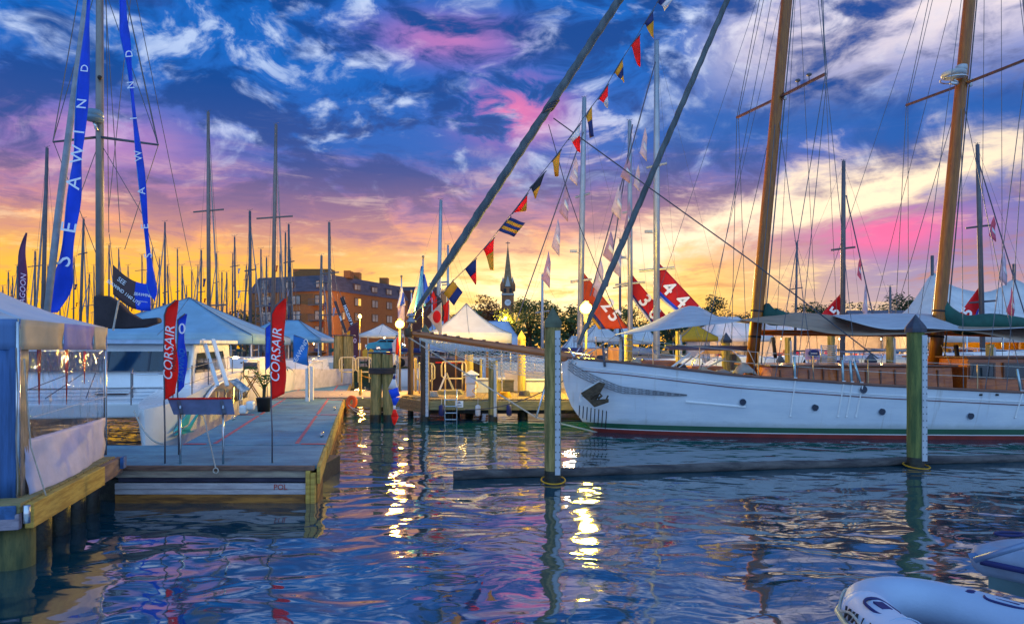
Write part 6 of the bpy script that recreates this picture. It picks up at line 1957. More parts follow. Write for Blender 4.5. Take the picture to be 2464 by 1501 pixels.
motorboat('white hull behind the deckhouse at the right edge', 2450, 0, 36, 9, R(175), 1.8)
def sprayhood():
    root = thing('spray_hood', 'blue folding spray hood with clear panels left of the capped pile', 'spray hood', P(1718, 900, 27))
    c = P(1718, 892, 27)
    w, h = 1.0, .95
    rows = [[c + Vector((math.cos(math.pi * (1 - j / 12)) * w * (1 - .25 * i / 3), -.5 + i * .4, max(.02, math.sin(math.pi * j / 12)) * h * (1 - .05 * i))) for j in range(13)] for i in range(4)]
    g = MB(); g.grid(rows, .02); hd = g.build('hood', mat('hood_blue', (.06, .09, .22), .7), root, True)
    for k in (0, 3):
        t = MB(); t.tube(rows[k], .025, 6); t.build('bow_tube', STEEL, hd, True)
    m = MB(); m.prism([r - Vector((0, .03, 0)) for r in rows[0][3:10]], (0, .02, 0)); m.build('clear_panel', mat('amber_panel', (.40, .22, .08), .2, var=.5, vscale=3, bump=0), hd)
sprayhood()

# ------------------------------------------------------------------ brick building
def hotel():
    Cc, Ll, Rr = Vector((-31.7, 120, 0)), Vector((-48.4, 126, 0)), Vector((-22.2, 145, 0))
    root = thing('brick_building', 'four-storey brick building with dark mansard roof beyond the marina', 'building', Cc + Vector((0, 0, 1.1)))
    BR = bpy.data.materials.new('brick_wall'); BR.use_nodes = True
    t = NT(BR.node_tree); b = t.n['Principled BSDF']; tc = t.new('ShaderNodeTexCoord')
    x, y, z = t.sep(tc.outputs['Object'])
    bt = t.new('ShaderNodeTexBrick'); t.put(bt.inputs['Vector'], t.comb(t.m('ADD', x, t.m('MULTIPLY', y, .9)), z, 0))
    bt.inputs['Color1'].default_value = (.36, .13, .022, 1); bt.inputs['Color2'].default_value = (.27, .085, .016, 1); bt.inputs['Mortar'].default_value = (.26, .13, .06, 1)
    bt.inputs['Scale'].default_value = 2.2; bt.inputs['Mortar Size'].default_value = .03
    t.put(b.inputs['Base Color'], t.mix(t.m('MULTIPLY', t.noise(tc.outputs['Object'], .25, 4, .6), .5), bt.outputs[0], (.14, .05, .02)))
    b.inputs['Roughness'].default_value = .9
    SL = mat('slate_mansard', (.075, .065, .095), .7, var=.3, vscale=.6, bump=.2, bscale=4, stretch=(1, 1, 4))
    zb, zm, zt = 1.1, 12.9, 15.7
    vL = (Ll - Cc).normalized(); vR = (Rr - Cc).normalized()
    back = Ll + (Rr - Cc)
    m = MB(); m.prism([v + Vector((0, 0, zb)) for v in (Ll, Cc, Rr, back)], (0, 0, zm - zb)); m.build('wall', BR, root)
    # mansard, sloped inwards
    ins = 1.5
    cen = (Ll + Rr) / 2
    lo = [v + (v - cen).normalized() * .35 + Vector((0, 0, zm - .15)) for v in (Ll, Cc, Rr, back)]
    hi = [v - (v - cen).normalized() * 1.6 + Vector((0, 0, zt)) for v in (Ll, Cc, Rr, back)]
    m = MB(); m.add(lo + hi, [(3, 2, 1, 0), (4, 5, 6, 7)] + [(i, (i + 1) % 4, 4 + (i + 1) % 4, 4 + i) for i in range(4)]); rf = m.build('roof', SL, root)
    for (u, w, h, dd) in ((.30, 7.0, 1.6, 5), (.95, 1.2, 1.3, 3)):
        c = Ll.lerp(Cc, 1 - u) if u < .9 else Cc + vR * 4
        m = MB(); m.box(c + Vector((0, dd, zt + h / 2 - .1)), (w, 3, h)); m.build('penthouse', BR, rf)
    for u in (.40, .78):
        c = Cc.lerp(Rr, u) + Vector((-2, 1, zt))
        m = MB(); m.box(c + Vector((0, 0, .6)), (1.7, 1.7, 1.6)); m.build('chimney', BR, rf)
    FR = mat('brown_window_frame', (.10, .045, .02), .6); GL = mat('pale_window', (.34, .30, .26), .2, 0, .5, .4, 0); GLIT = mat('lit_window', (.6, .4, .1), .4, emis=(1.0, .55, .08), estr=.9, bump=0)
    random.seed(3)
    def win(p, v, w, h, lit=False, parent=root):
        n = Vector((v.y, -v.x, 0))
        if n.y > 0: n = -n
        if abs(n.y) < .2 and n.x < 0: n = -n
        n = n.normalized()
        a = p - v * w / 2
        mm = MB(); mm.prism([a + Vector((0, 0, -h / 2)), a + v * w + Vector((0, 0, -h / 2)), a + v * w + Vector((0, 0, h / 2)), a + Vector((0, 0, h / 2))], n * .10); wo = mm.build('window', FR, parent)
        k = max(1, round(w / .95))
        for i in range(k):
            c = a + v * (w * (i + .5) / k) + n * .11
            mm = MB(); ww = w / k - .22
            mm.prism([c - v * ww / 2 + Vector((0, 0, -h / 2 + .14)), c + v * ww / 2 + Vector((0, 0, -h / 2 + .14)), c + v * ww / 2 + Vector((0, 0, h / 2 - .14)), c - v * ww / 2 + Vector((0, 0, h / 2 - .14))], n * .03)
            mm.build('pane', GLIT if (lit and i == k - 1) else GL, wo)
        return wo
    LRt = (Rr - Cc).length
    for fl in range(4):
        z = 3.0 + fl * 2.75
        for k, (u, w) in enumerate(((.13, .9), (.30, 2.1), (.52, 2.1), (.72, 2.1), (.90, 2.1))):
            win(Cc.lerp(Rr, u) + Vector((0, 0, z)), vR, w, 1.55, lit=(fl, k) in ((3, 1), (1, 2), (0, 1)))
    for k, (u, w) in enumerate(((.30, 2.0), (.52, 2.0), (.72, 2.0), (.90, 1.6))):
        p = Cc.lerp(Rr, u) + Vector((0, 0, 14.0))
        n = Vector((vR.y, -vR.x, 0)).normalized()
        m = MB(); m.prism([p - vR * w * .6 + Vector((0, 0, -.95)) - n * .9, p + vR * w * .6 + Vector((0, 0, -.95)) - n * .9, p + vR * w * .5 + Vector((0, 0, .75)) - n * .9, p - vR * w * .5 + Vector((0, 0, .75)) - n * .9], n * .8); dm = m.build('dormer', SL, rf)
        win(p - n * .1, vR, w, 1.15)
    # left face with balconies
    for fl in range(4):
        z = 3.0 + fl * 2.75
        for k, u in enumerate((.14, .42, .78)):
            p = Cc.lerp(Ll, u) + Vector((0, 0, z))
            win(p, -vL, 1.9, 1.7, lit=(fl, k) in ((3, 0), (0, 0), (2, 0), (1, 2)))
            if k != 1:
                n = Vector((-vL.y, vL.x, 0)); n = n if n.y < 0 else -n
                m = MB(); m.box(p + n * .7 + Vector((0, 0, -1.0)), (3.0, 1.3, .12), Matrix.Rotation(math.atan2(vL.y, vL.x), 3, 'Z')); bo = m.build('balcony', DARKSPAR, root)
                m = MB()
                for q in range(13):
                    c = p + n * 1.3 + vL * (-1.45 + q * .242)
                    m.tube([c + Vector((0, 0, -1)), c + Vector((0, 0, .05))], .03, 4)
                m.tube([p + n * 1.3 - vL * 1.5 + Vector((0, 0, .05)), p + n * 1.3 + vL * 1.5 + Vector((0, 0, .05))], .05, 5)
                m.build('balustrade', DARKSPAR, bo)
    for k, u in enumerate((.14, .5, .82)):
        p = Cc.lerp(Ll, u) + Vector((0, 0, 14.0))
        n = Vector((-vL.y, vL.x, 0)); n = n if n.y < 0 else -n
        win(p - n * .1, -vL, 1.6, 1.3, lit=k == 0)
hotel()
def far_wing():
    d = 175
    a, b = P(1000, 700, d), P(1062, 712, d)
    root = thing('low_brick_wing', 'far dark brick block behind the flags right of the brick building', 'building', P(1030, 853, d))
    m = MB(); m.box(((a.x + b.x) / 2 - 3, d, 9), (14, 12, 16)); m.build('wall', mat('far_brick', (.14, .045, .03), .9), root)
    m = MB(); m.box(((a.x + b.x) / 2 - 3, d, 17.4), (13, 11, 1.2)); m.build('roof', mat('slate_mansard', (.075, .065, .095)), root)
    d = 230
    root = thing('slate_roofed_hall', 'low slate-roofed hall left of the church steeple', 'building', P(1165, 845, d))
    m = MB(); m.box((P(1165, 0, d).x, d, 6), (11, 10, 10)); m.build('wall', mat('far_brick', (.14, .045, .03)), root)
    m = MB(); X = P(1165, 0, d).x; m.prism([(X - 6, d - 6, 11), (X - 6, d + 6, 11), (X - 6, d, 15.5)], (12, 0, 0)); m.build('roof', mat('grey_slate', (.10, .10, .14), .8), root)
    d = 130
    root = thing('pink_roofed_house', 'low house with a mauve roof right of banner 52', 'building', P(2080, 850, d))
    X = P(2085, 0, d).x
    m = MB(); m.box((X, d, 3), (13, 8, 4)); m.build('wall', mat('house_cream', (.5, .42, .36), .8), root)
    m = MB(); m.prism([(X - 7, d - 5, 5), (X - 7, d + 5, 5), (X - 7, d, 8.6)], (14, 0, 0)); m.build('roof', mat('mauve_roof', (.25, .11, .17), .8), root)
    m = MB(); m.box((X - 1, d - 2, 8.2), (1, 1, 2)); m.build('chimney', mat('house_cream', (.5, .42, .36)), root)
    X = P(2150, 0, d).x
    root = thing('grey_roofed_house', 'low house with a grey roof just left of the marquee peak', 'building', (X, d + 6, 1.1))
    m = MB(); m.box((X, d + 6, 3.2), (10, 8, 4.2)); m.build('wall', mat('house_cream', (.5, .42, .36)), root)
    m = MB(); m.prism([(X - 6, d + 1, 5.2), (X - 6, d + 11, 5.2), (X - 6, d + 6, 10.2)], (12, 0, 0)); m.build('roof', mat('grey_slate', (.10, .10, .14)), root)
far_wing()
def church():
    d = 250
    c = P(1222, 0, d); X = c.x
    root = thing('church_tower', 'brick church tower with a slender cross-topped spire against the sunset', 'church', (X, d, 1.1))
    BK = mat('church_brick', (.34, .14, .06), .9, var=.3, vscale=.5); ST = mat('spire_slate', (.34, .20, .10), .8, var=.3, vscale=.6, stretch=(1, 1, 3)); LM = mat('pale_stone', (.5, .46, .42), .8)
    def z(y): return CAMH + (841 - y) * d / F
    w = 29 * d / F
    m = MB(); m.box((X, d, (z(712) + 1) / 2), (w, w, z(712) - 1)); tw = m.build('tower', BK, root)
    m = MB(); m.box((X, d, z(709)), (w * 1.06, w * 1.06, .6)); m.build('cornice', LM, root)
    m = MB(); m.box((X, d, (z(708) + z(693)) / 2), (w * .96, w * .96, z(693) - z(708))); m.build('belfry', BK, root)
    for sx in (-1, 1):
        for sy in (-1, 1):
            m = MB(); m.lathe((X + sx * w * .47, d + sy * w * .47, 0), [(.7, z(700)), (.7, z(686)), (.05, z(676))], 4); m.build('pinnacle', BK, root)
    m = MB(); m.lathe((X, d, 0), [(w * .40, z(694)), (w * .33, z(670)), (w * .26, z(655)), (w * .08, z(606)), (.06, z(590))], 8); m.build('spire', ST, root)
    for sx, sy in ((0, -1), (1, 0), (-1, 0)):
        m = MB(); m.prism([(X + sx * w * .4 - 1, d + sy * w * .42, z(690)), (X + sx * w * .4 + 1, d + sy * w * .42, z(690)), (X + sx * w * .4, d + sy * w * .42, z(664))], (0, 1.5, 0)); m.build('lucarne', LM, root)
    m = MB(); cc = Vector((X, d - w / 2 - .08, z(729))); m.prism([cc + Vector((math.cos(a) * 1.15, 0, math.sin(a) * 1.15)) for a in [i * math.pi / 12 for i in range(24)]], (0, .1, 0)); ck = m.build('clock_face', mat('clock_white', (.75, .72, .7), .5), root)
    for a, l in ((.6, .9), (2.4, .65)):
        m = MB(); m.beam(cc + Vector((0, -.06, 0)), cc + Vector((math.cos(a) * l, -.06, math.sin(a) * l)), .08, .14, (0, 1, 0)); m.build('clock_hand', BLACK, ck)
    m = MB(); m.beam((X, d, z(592)), (X, d, z(581)), .25, .25); m.beam((X - .8, d, z(585)), (X + .8, d, z(585)), .25, .25); m.build('cross', DARKSPAR, root)
    for k in (-1, 1):
        m = MB(); m.box((X + k * 1.0, d - w * .48 - .02, z(700)), (.9, .2, 1.6)); m.build('louvre', BLACK, root)
church()

# ------------------------------------------------------------------ trees
def leaf_mat(name, a, b):
    return mat(name, a, .7, 0, 0, .35, 0, 1, (1, 1, 1), b, trans=.25)
LFG = leaf_mat('leaf_green', (.10, .14, .022), (.035, .065, .012))
LFD = leaf_mat('leaf_dark', (.045, .085, .022), (.016, .038, .012))
LFO = leaf_mat('leaf_rust', (.26, .095, .018), (.085, .040, .010))
BARK = mat('bark', (.06, .045, .03), .9, var=.4, vscale=3)
def tree(label, px, d, top_y, wpx, m, group, n=1500, base_z=1.1, sparse=1.0, leaf=.33):
    X = (px - 1232) * d / F
    zt = CAMH + (841 - top_y) * d / F
    W_ = wpx * d / F / 2
    h = zt - base_z
    root = thing('leafy_tree', label, 'tree', (X, d, base_z), group)
    t = MB(); t.tube([(X, d, base_z), (X + .1, d, base_z + h * .35), (X - .05, d, base_z + h * .7)], [h * .035, h * .025, h * .010], 8)
    rng = random.Random(int(px * 7 + d))
    lobes = []
    for k in range(9):
        a = rng.uniform(0, 6.28)
        zz = rng.uniform(.38, .9)
        rad = W_ * rng.uniform(.25, .7) * (1.1 - .6 * abs(zz - .5))
        c = Vector((X + math.cos(a) * rad, d + math.sin(a) * rad, base_z + h * zz))
        lobes.append((c, W_ * rng.uniform(.30, .50)))
        t.tube([(X, d, base_z + h * .3), Vector((X, d, base_z + h * .3)).lerp(c, .6) + Vector((0, 0, .2)), c], [h * .016, h * .010, h * .004], 5)
    lobes.append((Vector((X, d, base_z + h * .62)), W_ * .6))
    t.build('trunk', BARK, root, True)
    g = MB()
    vs, fs = [], []
    lf = leaf * d / 150
    for i in range(n):
        c, r = rng.choice(lobes)
        v = Vector((rng.gauss(0, 1), rng.gauss(0, 1), rng.gauss(0, 1)))
        v = v.normalized() * r * (rng.random() ** .38) * rng.choice((1, 1, 1, 1.18))
        v.z *= .8
        p = c + v
        p.z = min(p.z, zt)
        e1 = Vector((rng.gauss(0, 1), rng.gauss(0, 1), rng.gauss(0, .6))).normalized() * lf * rng.uniform(.6, 1.5)
        e2 = e1.orthogonal().normalized() * lf * rng.uniform(.5, 1.0)
        b = len(vs)
        vs += [p - e1, p + e2 * .6, p + e1, p - e2 * .6]
        fs.append((b, b + 1, b + 2, b + 3))
    g.add(vs, fs)
    g.build('crown', m, root)
    return root
TR = [(545, 90, 735, 95, LFD, 'dark leafy tree between the blue-white tents and the brick building', 900),
      (590, 95, 745, 60, LFD, 'darker narrow tree at the left corner of the brick building', 600),
      (1150, 200, 735, 60, LFG, 'green tree left of the church steeple beside the hall', 1200),
      (1185, 170, 712, 95, LFO, 'rust-tinted autumn tree at the foot of the church tower', 1700),
      (1110, 190, 742, 50, LFO, 'small rusty tree behind the white canopy peak', 600),
      (1275, 150, 712, 90, LFG, 'tall green tree right of the church tower', 1800),
      (1235, 140, 745, 80, LFG, 'low green tree below the church clock', 1200),
      (1320, 150, 716, 90, LFG, 'tall green tree behind the near capped pile', 1700),
      (1375, 150, 728, 80, LFG, 'green tree just left of the bright lamp', 1400),
      (1450, 140, 740, 90, LFG, 'green tree behind the orange-red banner', 1200),
      (1540, 150, 735, 100, LFG, 'green tree behind the red banner 365', 1300),
      (1620, 150, 738, 90, LFD, 'dark tree behind the banner 445 foot', 1200),
      (1700, 160, 705, 85, LFD, 'round dark tree right of the banner 445', 1800),
      (1762, 165, 745, 80, LFD, 'low dark tree left of the foremast', 1000),
      (1800, 170, 752, 70, LFD, 'low tree directly behind the foremast', 800),
      (1880, 170, 735, 85, LFD, 'dark tree beside the green foremast sail cover', 1300),
      (1940, 175, 728, 85, LFD, 'dark tree behind the thin-masted sailboat', 1400),
      (1995, 175, 724, 80, LFD, 'dark tree left of banner 52', 1300),
      (2065, 180, 727, 90, LFD, 'dark tree behind the mauve-roofed house', 1400),
      (2120, 180, 735, 80, LFD, 'dark tree behind the grey-roofed house', 1200),
      (2175, 185, 705, 85, LFD, 'tallest dark tree touching the marquee slope', 1500),
      (940, 190, 690, 40, LFD, 'thin treetop above the brick building roof', 300),
      (870, 190, 690, 40, LFD, 'treetop by the brick building chimney', 260)]
for px, d, ty, w, m, lab, n in TR:
    tree(lab, px, d, ty, w * 1.25, m, 'trees along the far shore', n)
def far_wood():
    g = MB(); rng = random.Random(5)
    vs, fs = [], []
    for i in range(9000):
        x = rng.uniform(-190, 330); y = rng.uniform(200, 240)
        hgt = 9.5 + 3 * mnoise.noise(Vector((x * .06, 3, 0))) + 2 * mnoise.noise(Vector((x * .2, 9, 0)))
        p = Vector((x, y, rng.uniform(1.2, hgt)))
        e1 = Vector((rng.gauss(0, 1), rng.gauss(0, 1), rng.gauss(0, .6))).normalized() * 1.1
        e2 = e1.orthogonal().normalized() * .7
        b = len(vs); vs += [p - e1, p + e2, p + e1, p - e2]; fs.append((b, b + 1, b + 2, b + 3))
    g.add(vs, fs)
    g.build('distant_wood', LFD, label='distant dark wood along the far shore', cat='wood', kind='stuff')
far_wood()

# ------------------------------------------------------------------ lamps
def lamp(label, px, y, d, base_z, r, col, power, group='lit harbour lamps', post=True, estr=9):
    c = P(px, y, d)
    root = thing('harbour_lamp', label, 'lamp', (c.x, d, base_z), group)
    if post:
        t = MB(); t.tube([(c.x, d, base_z), (c.x, d, c.z - r * .9)], .045, 8); t.build('post', mat('lamp_post', (.10, .09, .06), .6, .3), root, True)
    t = MB(); t.ball(c, r, 14, (1, 1, .9)); t.build('globe', mat('lamp_glow_%s' % ('yellow' if col[1] > .6 else 'orange'), (.9, .8, .5), .3, emis=col, estr=estr, bump=0), root, True)
    t = MB(); t.lathe((c.x, d, c.z + r * .86), [(r * .5, 0), (r * .55, .04), (r * .15, .10)], 10); t.build('cap', DARKSPAR, root, True)
    ld = bpy.data.lights.new('lamp_light', 'POINT'); ld.energy = power; ld.color = col; ld.shadow_soft_size = r * 1.3
    lo = bpy.data.objects.new('lamp_light', ld); COL.objects.link(lo); lo.location = c + Vector((0, -.75, .05)) - origin(root); lo.parent = root
    return root
lamp('dazzling yellow lamp on a post behind the yacht bow', 1410, 742, 25.2, .73, .23, (1.0, .68, .05), 2600)
lamp('bright orange lamp at the bowsprit tip', 962, 780, 28.5, .6, .19, (1.0, .50, .05), 1500)
lamp('small orange street lamp before the brick building', 866, 761, 112, 1.1, .30, (1.0, .45, .05), 9000)
lamp('small orange street lamp in front of the rusty tree', 1216, 766, 140, 1.1, .36, (1.0, .50, .08), 9000)
lamp('faint white lamp left of the small white canopy', 886, 802, 60, 1.1, .16, (1.0, .70, .45), 60, estr=3)
# bulbs strung inside the tents
def bulb(label, x, y, z, power, col=(1.0, .52, .20)):
    root = thing('tent_lamp', label, 'lamp', (x, y, z), 'lamps hung inside the tents')
    t = MB(); t.ball((x, y, z), .05, 10); t.build('bulb', mat('warm_bulb', (.9, .7, .4), .4, emis=(1.0, .55, .2), estr=18, bump=0), root, True)
    t = MB(); t.tube([(x, y, z + .08), (x, y, z + .5)], .012, 5); t.build('cord', WIRE, root)
    ld = bpy.data.lights.new('bulb_light', 'POINT'); ld.energy = power; ld.color = col; ld.shadow_soft_size = .15
    lo = bpy.data.objects.new('bulb_light', ld); COL.objects.link(lo); lo.parent = root; lo.location = (0, 0, -.15)
def Xat(px, d): return (px - 1232) * d / F
bulb('warm lamp in the left half of the long lit tent', Xat(1880, 57), 57, 3.3, 420)
bulb('warm lamp in the middle of the long lit tent', Xat(2020, 57), 57, 3.3, 420)
bulb('warm lamp in the right half of the long lit tent', Xat(2120, 57), 57, 3.3, 420)
bulb('warm lamp in the tent right of the mainmast', Xat(2380, 61), 61, 3.2, 420, (1.0, .6, .12))
bulb('warm lamp in the tent left of the foremast', Xat(1750, 53), 53, 2.8, 300)
bulb('warm lamp under the white peaked canopy', Xat(1122, 33), 33, 2.9, 25, (1.0, .65, .2))
bulb('warm lamp under the small canopy with the car', Xat(925, 52), 52, 3.3, 160, (1.0, .6, .2))
bulb('warm lamp behind the orange-lit canvas screens', Xat(1450, 33), 33.6, 2.0, 90, (1.0, .5, .15))
bulb('warm lamp under the large blue-white tent', Xat(545, 31), 32, 2.7, 70, (1.0, .6, .4))
bulb('warm lamp among the boats beyond the short blue flag', Xat(765, 48), 47, 2.8, 120, (1.0, .6, .2))

# ------------------------------------------------------------------ clutter along the quay
def screens():
    CO = mat('orange_lit_canvas', (.80, .42, .16), .7, var=.2, vscale=1.5, bump=.2, bscale=5, trans=.5)  # glow of the lamp behind is put into the canvas colour
    for lab, pts in (('orange-lit canvas screen behind the bow, left one', [(1392, 888), (1452, 882), (1452, 838), (1404, 840)]), ('orange-lit canvas screen behind the bow, square right one', [(1460, 886), (1500, 888), (1500, 836), (1462, 836)])):
        d = 31
        q = [P(x, y, d) for x, y in pts]
        root = thing('canvas_screen', lab, 'screen', (q[0] + q[1]) / 2, 'orange-lit canvas screens')
        def pt(u, v): return q[0].lerp(q[1], u).lerp(q[3].lerp(q[2], u), v) + Vector((0, .05 * math.sin(u * 11 + v * 2), 0))
        g = MB(); g.grid([[pt(j / 12, v / 6) for j in range(13)] for v in range(7)], .015); g.build('cloth', CO, root, True)
        for a, b in ((q[0], q[3]), (q[1], q[2])):
            t = MB(); t.tube([Vector((a.x, a.y, .8)), b + Vector((0, 0, .06))], .03, 6); t.build('pole', DARKSPAR, root, True)
screens()
def car():
    d = 50
    X = Xat(915, d)
    root = thing('parked_car', 'teal and blue parked car beneath the small white canopy', 'car', (X, d, 1.11))
    k = d / F
    body = [(880, 852), (880, 836), (884, 826), (905, 822), (915, 816), (945, 816), (958, 824), (968, 828), (970, 852)]
    m = MB(); m.prism([P(x, y, d - .9) for x, y in body], (0, 1.8, 0)); bo = m.build('body', mat('teal_car_paint', (.02, .28, .38), .25, var=.2, coat=.6, bump=0), root, bevel=.06)
    m = MB(); m.prism([P(x, y, d - .92) for x, y in ((908, 823), (917, 818), (930, 818), (930, 823))], (0, .02, 0)); m.build('side_window', GLASS, bo)
    m = MB(); m.prism([P(x, y, d - .92) for x, y in ((932, 823), (932, 818), (944, 818), (952, 823))], (0, .02, 0)); m.build('side_window', GLASS, bo)
    for px in (893, 955):
        c = Vector((Xat(px, d - .8), d - .85, 1.11 + .33))
        t = MB(); t.tube([c, c + Vector((0, .22, 0))], .33, 16); wl = t.build('wheel', BLACK, root, True)
        t = MB(); t.tube([c - Vector((0, .02, 0)), c], .2, 12); t.build('rim', STEEL, wl, True)
        t = MB(); t.tube([c + Vector((0, 1.6, 0)), c + Vector((0, 1.82, 0))], .33, 16); t.build('wheel', BLACK, root, True)
    for px in (881,):
        m = MB(); m.box(P(px, 832, d - .6), (.08, .3, .2)); m.build('headlight', LETW, bo)
    m = MB(); m.prism([P(x, y, d - .93) for x, y in ((882, 842), (968, 842), (968, 839), (882, 839))], (0, .02, 0)); m.build('side_trim', mat('dark_trim', (.02, .05, .12), .4), bo)
car()
def stall():
    d = 46
    root = thing('stall_table', 'stall table with orange box and red goods below the small white canopy', 'table', P(938, 868, d))
    z = 1.11 + .75
    X0, X1 = Xat(915, d), Xat(962, d)
    m = MB(); m.box(((X0 + X1) / 2, d, z), (X1 - X0, .7, .05)); m.build('table_top', CREAM, root)
    for x in (X0 + .05, X1 - .05):
        for y in (-.3, .3):
            t = MB(); t.tube([(x, d + y, 1.11), (x, d + y, z)], .025, 6); t.build('leg', STEEL, root)
    b = MB(); b.box((X0 + .95, d, z + .2), (.35, .3, .33)); b.build('goods_box', mat('orange_box', (.70, .28, .12), .6), root, bevel=.02)
    b = MB(); b.box((X0 + .55, d + .1, z + .22), (.3, .3, .4)); b.build('goods_box', RED, root, bevel=.03)
stall()
for k, (x, lab) in enumerate(((878, 'yellow board leaning left of the car'), (892, 'yellow board leaning just right of the first'))):
    d = 45
    r = thing('yellow_board', lab, 'board', P(x, 880, d), 'yellow boards by the railing')
    m = MB(); m.prism([P(x - 5, 862, d), P(x + 5, 860, d), P(x + 7, 843, d), P(x, 838, d), P(x - 6, 845, d)], (0, .05, 0)); m.build('panel', mat('yellow_paint', (.75, .36, .02), .6), r)
    t = MB(); t.tube([P(x, 885, d), P(x, 860, d)], .03, 6); t.build('post', PILEB, r)
def chair():
    d = 24.5
    r = thing('directors_chair', 'folding tall chair standing left of the potted palm', 'chair', P(603, 945, d))
    z0 = P(603, 945, d).z
    m = MB(); rows = [[P(586 + j * 5.6, 872 + i * 8, d) + Vector((0, .04 * math.sin(j), 0)) for j in range(7)] for i in range(3)]; m.grid(rows, .02); m.build('backrest', mat('slate_cloth', (.10, .09, .12), .8), r, True)
    m = MB(); rows = [[P(586 + j * 5.6, 903, d - .4 + .2 * i) - Vector((0, 0, .05 * math.sin(math.pi * j / 6))) for j in range(7)] for i in range(3)]; m.grid(rows, .02); m.build('seat', mat('slate_cloth', (.10, .09, .12)), r, True)
    WD = wood('chair_wood', (.40, .24, .09), (.26, .14, .05), (4, 4, 4), .5)
    for a, b in (((588, 903), (622, 958)), ((620, 903), (588, 958)), ((592, 903), (630, 962)), ((616, 903), (582, 950))):
        t = MB(); t.tube([P(*a, d), P(*b, d - .15)], .022, 6); t.build('leg', WD, r)
    for px in (586, 621):
        t = MB(); t.tube([P(px, 868, d), P(px, 905, d)], .018, 6); t.build('back_post', WD, r)
        t = MB(); t.beam(P(px, 894, d - .4), P(px, 894, d), .05, .03); t.build('arm', WD, r)
chair()
def palm():
    d = 20.
    b0 = P(635, 970, d); b0.z = .59
    r = thing('potted_palm', 'green potted palm beside the lone red feather flag', 'plant', b0)
    m = MB(); m.lathe(b0, [(.17, 0), (.22, .38), (.24, .40), (.2, .41)], 14); m.build('pot', BLACK, r, True)
    t = MB(); t.tube([b0 + Vector((0, 0, .35)), b0 + Vector((.02, 0, .8))], .05, 8); t.build('stem', BARK, r)
    rng = random.Random(4)
    for i in range(13):
        a = i * 2.4; up = rng.uniform(.35, .75); ln = rng.uniform(.5, .85)
        base = b0 + Vector((0, 0, .62))
        spine = [base + Vector((math.cos(a) * ln * t_, math.sin(a) * ln * t_, up * math.sin(t_ * 2.1))) for t_ in [k / 8 for k in range(9)]]
        g = MB(); g.tube(spine, .008, 4)
        for k in range(1, 9):
            tan = (spine[k] - spine[k - 1]).normalized(); sd = tan.cross(Vector((0, 0, 1))).normalized()
            for s in (-1, 1):
                tip_ = spine[k] + sd * s * .17 * math.sin(k / 9 * 2.6) + tan * .16 - Vector((0, 0, .06))
                g.add([spine[k] - tan * .02, spine[k] + tan * .03, tip_], [(0, 1, 2)])
        g.build('frond', mat('palm_green', (.035, .12, .020), .5, var=.3, trans=.2), r)
    p2 = [b0 + Vector((.25, .2, 0))]
palm()
def leaflet_rack():
    d = 21.
    r = thing('display_stand', 'slanted blue and white display panel left of the tall chair', 'panel', P(575, 990, d))
    q = [P(553, 918, d), P(570, 912, d + .3), P(601, 937, d + .3), P(583, 945, d)]
    m = MB(); m.prism(q, (0, 0, .03)); p = m.build('panel', mat('blue_white_print', (.45, .58, .72), .4, 0, 0, 6, 0, 1, (1, 1, 1), (.03, .14, .28)), r)
    for px in (577, 582):
        t = MB(); t.tube([P(px, 990, d), P(px, 940, d)], .02, 6); t.build('post', STEEL, r, True)
    for i, (x, y) in enumerate(((586, 985), (603, 975))):
        b = MB(); b.box(P(x, y, d - 2), (.22, .22, .25)); c = b.build('white_fender', WHITE, bevel=.06, label='white square dock fender, %s of two at the dock edge' % ('left' if i == 0 else 'right'), cat='fender', group='white dock fenders')
leaflet_rack()
def stripe_panel():
    d = 25.5
    r = thing('louvred_shutter', 'grey louvred panel hanging above the trunk cabin', 'panel', P(1995, 880, d))
    for px in (1976, 2012):
        t = MB(); t.tube([P(px, 878, d), P(px, 830, d)], .025, 6); t.build('upright', STEEL, r, True)
    for k in range(10):
        b = MB(); b.box(P(1994, 832 + k * 4.8, d), (.56, .06, .035)); b.build('slat', mat('slat_grey', (.42, .42, .50), .5), r)
    r = thing('round_emblem_sign', 'purple sign with a dark blue oval left of the louvred panel', 'sign', P(1953, 878, 30))
    m = MB(); m.box(P(1955, 852, 30), (.62, .05, .48)); s = m.build('panel', mat('mauve_panel', (.42, .28, .48), .5), r)
    c = P(1958, 850, 29.9)
    m = MB(); m.prism([c + Vector((math.cos(a) * .24, 0, math.sin(a) * .17)) for a in [i * math.pi / 10 for i in range(20)]], (0, -.03, 0)); m.build('oval', NAVY, s)
    m = MB(); m.box(c + Vector((0, -.04, .0)), (.3, .02, .03)); m.build('oval_line', WHF, s)
    for px in (1945, 1966):
        t = MB(); t.tube([P(px, 880, 30), P(px, 862, 30)], .025, 6); t.build('post', STEEL, r)
    d = 33
    for i, (x0, x1) in enumerate(((2030, 2052), (2056, 2092), (2098, 2122))):
        r = thing('louvred_screen', 'blue-white louvred screen beyond the trunk cabin, %s from the left' % ORD[i + 1], 'screen', P((x0 + x1) / 2, 885, d), 'louvred screens on the quay')
        for k in range(8):
            b = MB(); b.box(P((x0 + x1) / 2, 856 + k * 3.8, d), ((x1 - x0) * d / F, .06, .045)); b.build('slat', mat('slat_blue', (.40, .44, .66), .5), r)
        for x in (x0, x1):
            t = MB(); t.tube([P(x, 890, d), P(x, 853, d)], .03, 6); t.build('upright', STEEL, r, True)
stripe_panel()
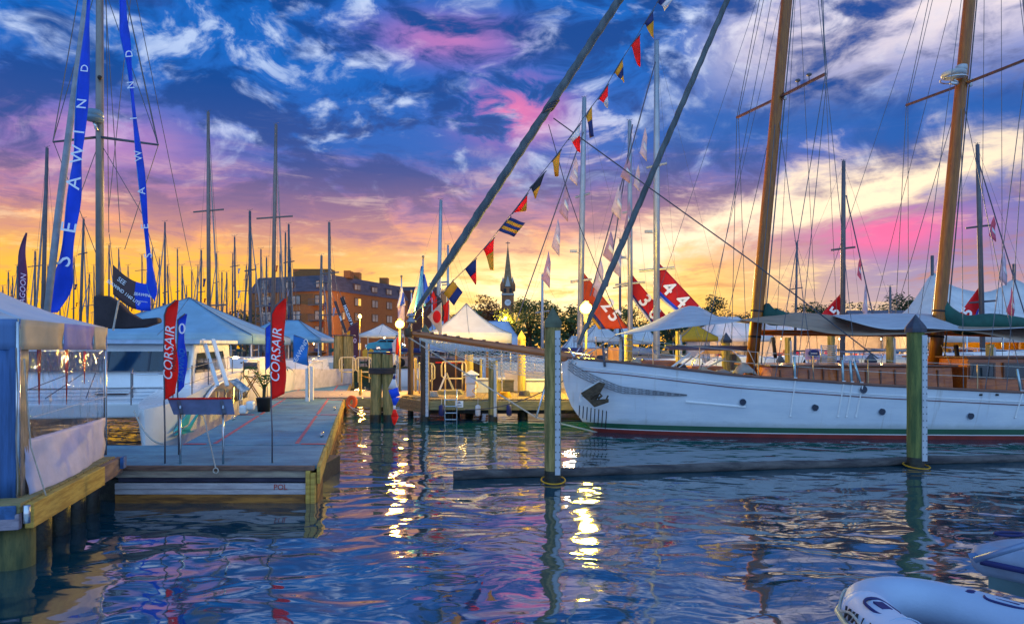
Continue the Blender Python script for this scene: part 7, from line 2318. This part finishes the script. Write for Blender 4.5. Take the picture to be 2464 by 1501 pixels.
def far_dock():
    r = thing('quay_dock', 'long low wooden dock behind the yacht', 'dock', (14, 32, 0))
    x = 2.0
    src = None
    while x < 34:
        if src is None:
            b = MB(); b.box((x + .3, 30.3, .70), (.58, 5.0, .05)); src = b.build('plank', PLANK, r); sx = x
        else:
            share(src, 'plank', r, origin(r) + Vector((x - sx, 0, 0)))
        x += .6
    b = MB(); b.beam((2, 27.8, .5), (34, 27.8, .5), .1, .34); b.build('front_beam', PLANKX, r)
    for k in range(10):
        b = MB(); b.tube([(3 + k * 3.3, 28.3, -1), (3 + k * 3.3, 28.3, .6)], .15, 10); b.build('support_pile', PILED, r, True)
    r = thing('tent_dock', 'low dock carrying the large blue-white tent', 'dock', (-15, 32, 0))
    m = MB(); m.prism([(-19.5, 27.4, .30), (-10.2, 27.4, .30), (-13.2, 50.6, .30), (-23, 50.6, .30)], (0, 0, .25)); m.build('deck', PLANKX, r)
    for k in range(4):
        b = MB(); b.tube([(-18.5 + k * 2.4, 28, -1), (-18.5 + k * 2.4, 28, .35)], .15, 10); b.build('support_pile', PILED, r, True)
far_dock()
for i in range(9):
    x = 17.5 + i * 2.7
    r = thing('market_table', 'cloth-covered market table in the lit tents, %s from the left' % ordw(i + 1), 'table', (x, 55.6, 1.11), 'tables in the lit tents')
    cm = (WHF, NAVY, YEL, mat('tan_cover', (.36, .30, .26)), RED)[i % 5]
    rows = [[Vector((x - .9 + 1.8 * j / 16, 55.25 - .04 * math.sin(j * 2.1) * (k < 3), 1.14 + .74 * k / 3)) for j in range(17)] for k in range(4)]
    rows.append([Vector((x - .9 + 1.8 * j / 16, 56.0, 1.88)) for j in range(17)])
    g = MB(); g.grid(rows, .012); g.build('table_cloth', cm, r, True)
    for sx in (-.85, .85):
        for sy in (.05, .35):
            t = MB(); t.tube([(x + sx, 55.6 + sy - .2, 1.11), (x + sx, 55.6 + sy - .2, 1.86)], .025, 6); t.build('leg', STEEL, r)
    for k in range(5):
        hh = .15 + .35 * random.random()
        b = MB(); b.box((x - .7 + k * .35, 55.6, 1.895 + hh / 2), (.22, .2, hh)); b.build('goods_box', (RED, WHF, mat('orange_box', (.70, .28, .12)), SKYB, CREAM)[(k + i) % 5], r, bevel=.01)
# stacked goods and shapes glowing inside the long tent: crates on the quay
rng = random.Random(11)
for i in range(16):
    x = 18 + i * 1.55 + rng.uniform(-.3, .3)
    w_, h_, d_ = rng.uniform(.5, 1.0), rng.uniform(.5, 1.3), 58 + rng.uniform(-1.5, 1.5)
    m = MB(); m.box((x, d_, 1.11 + h_ / 2), (w_, .6, h_))
    o = m.build('display_crate', mat('crate_%d' % (i % 5), [(.55, .35, .2), (.15, .10, .10), (.6, .5, .4), (.35, .08, .05), (.2, .22, .35)][i % 5], .7), label='display crate in the lit tents, %s from the left' % ordw(i + 1), cat='crate', group='crates in the lit tents', bevel=.02)
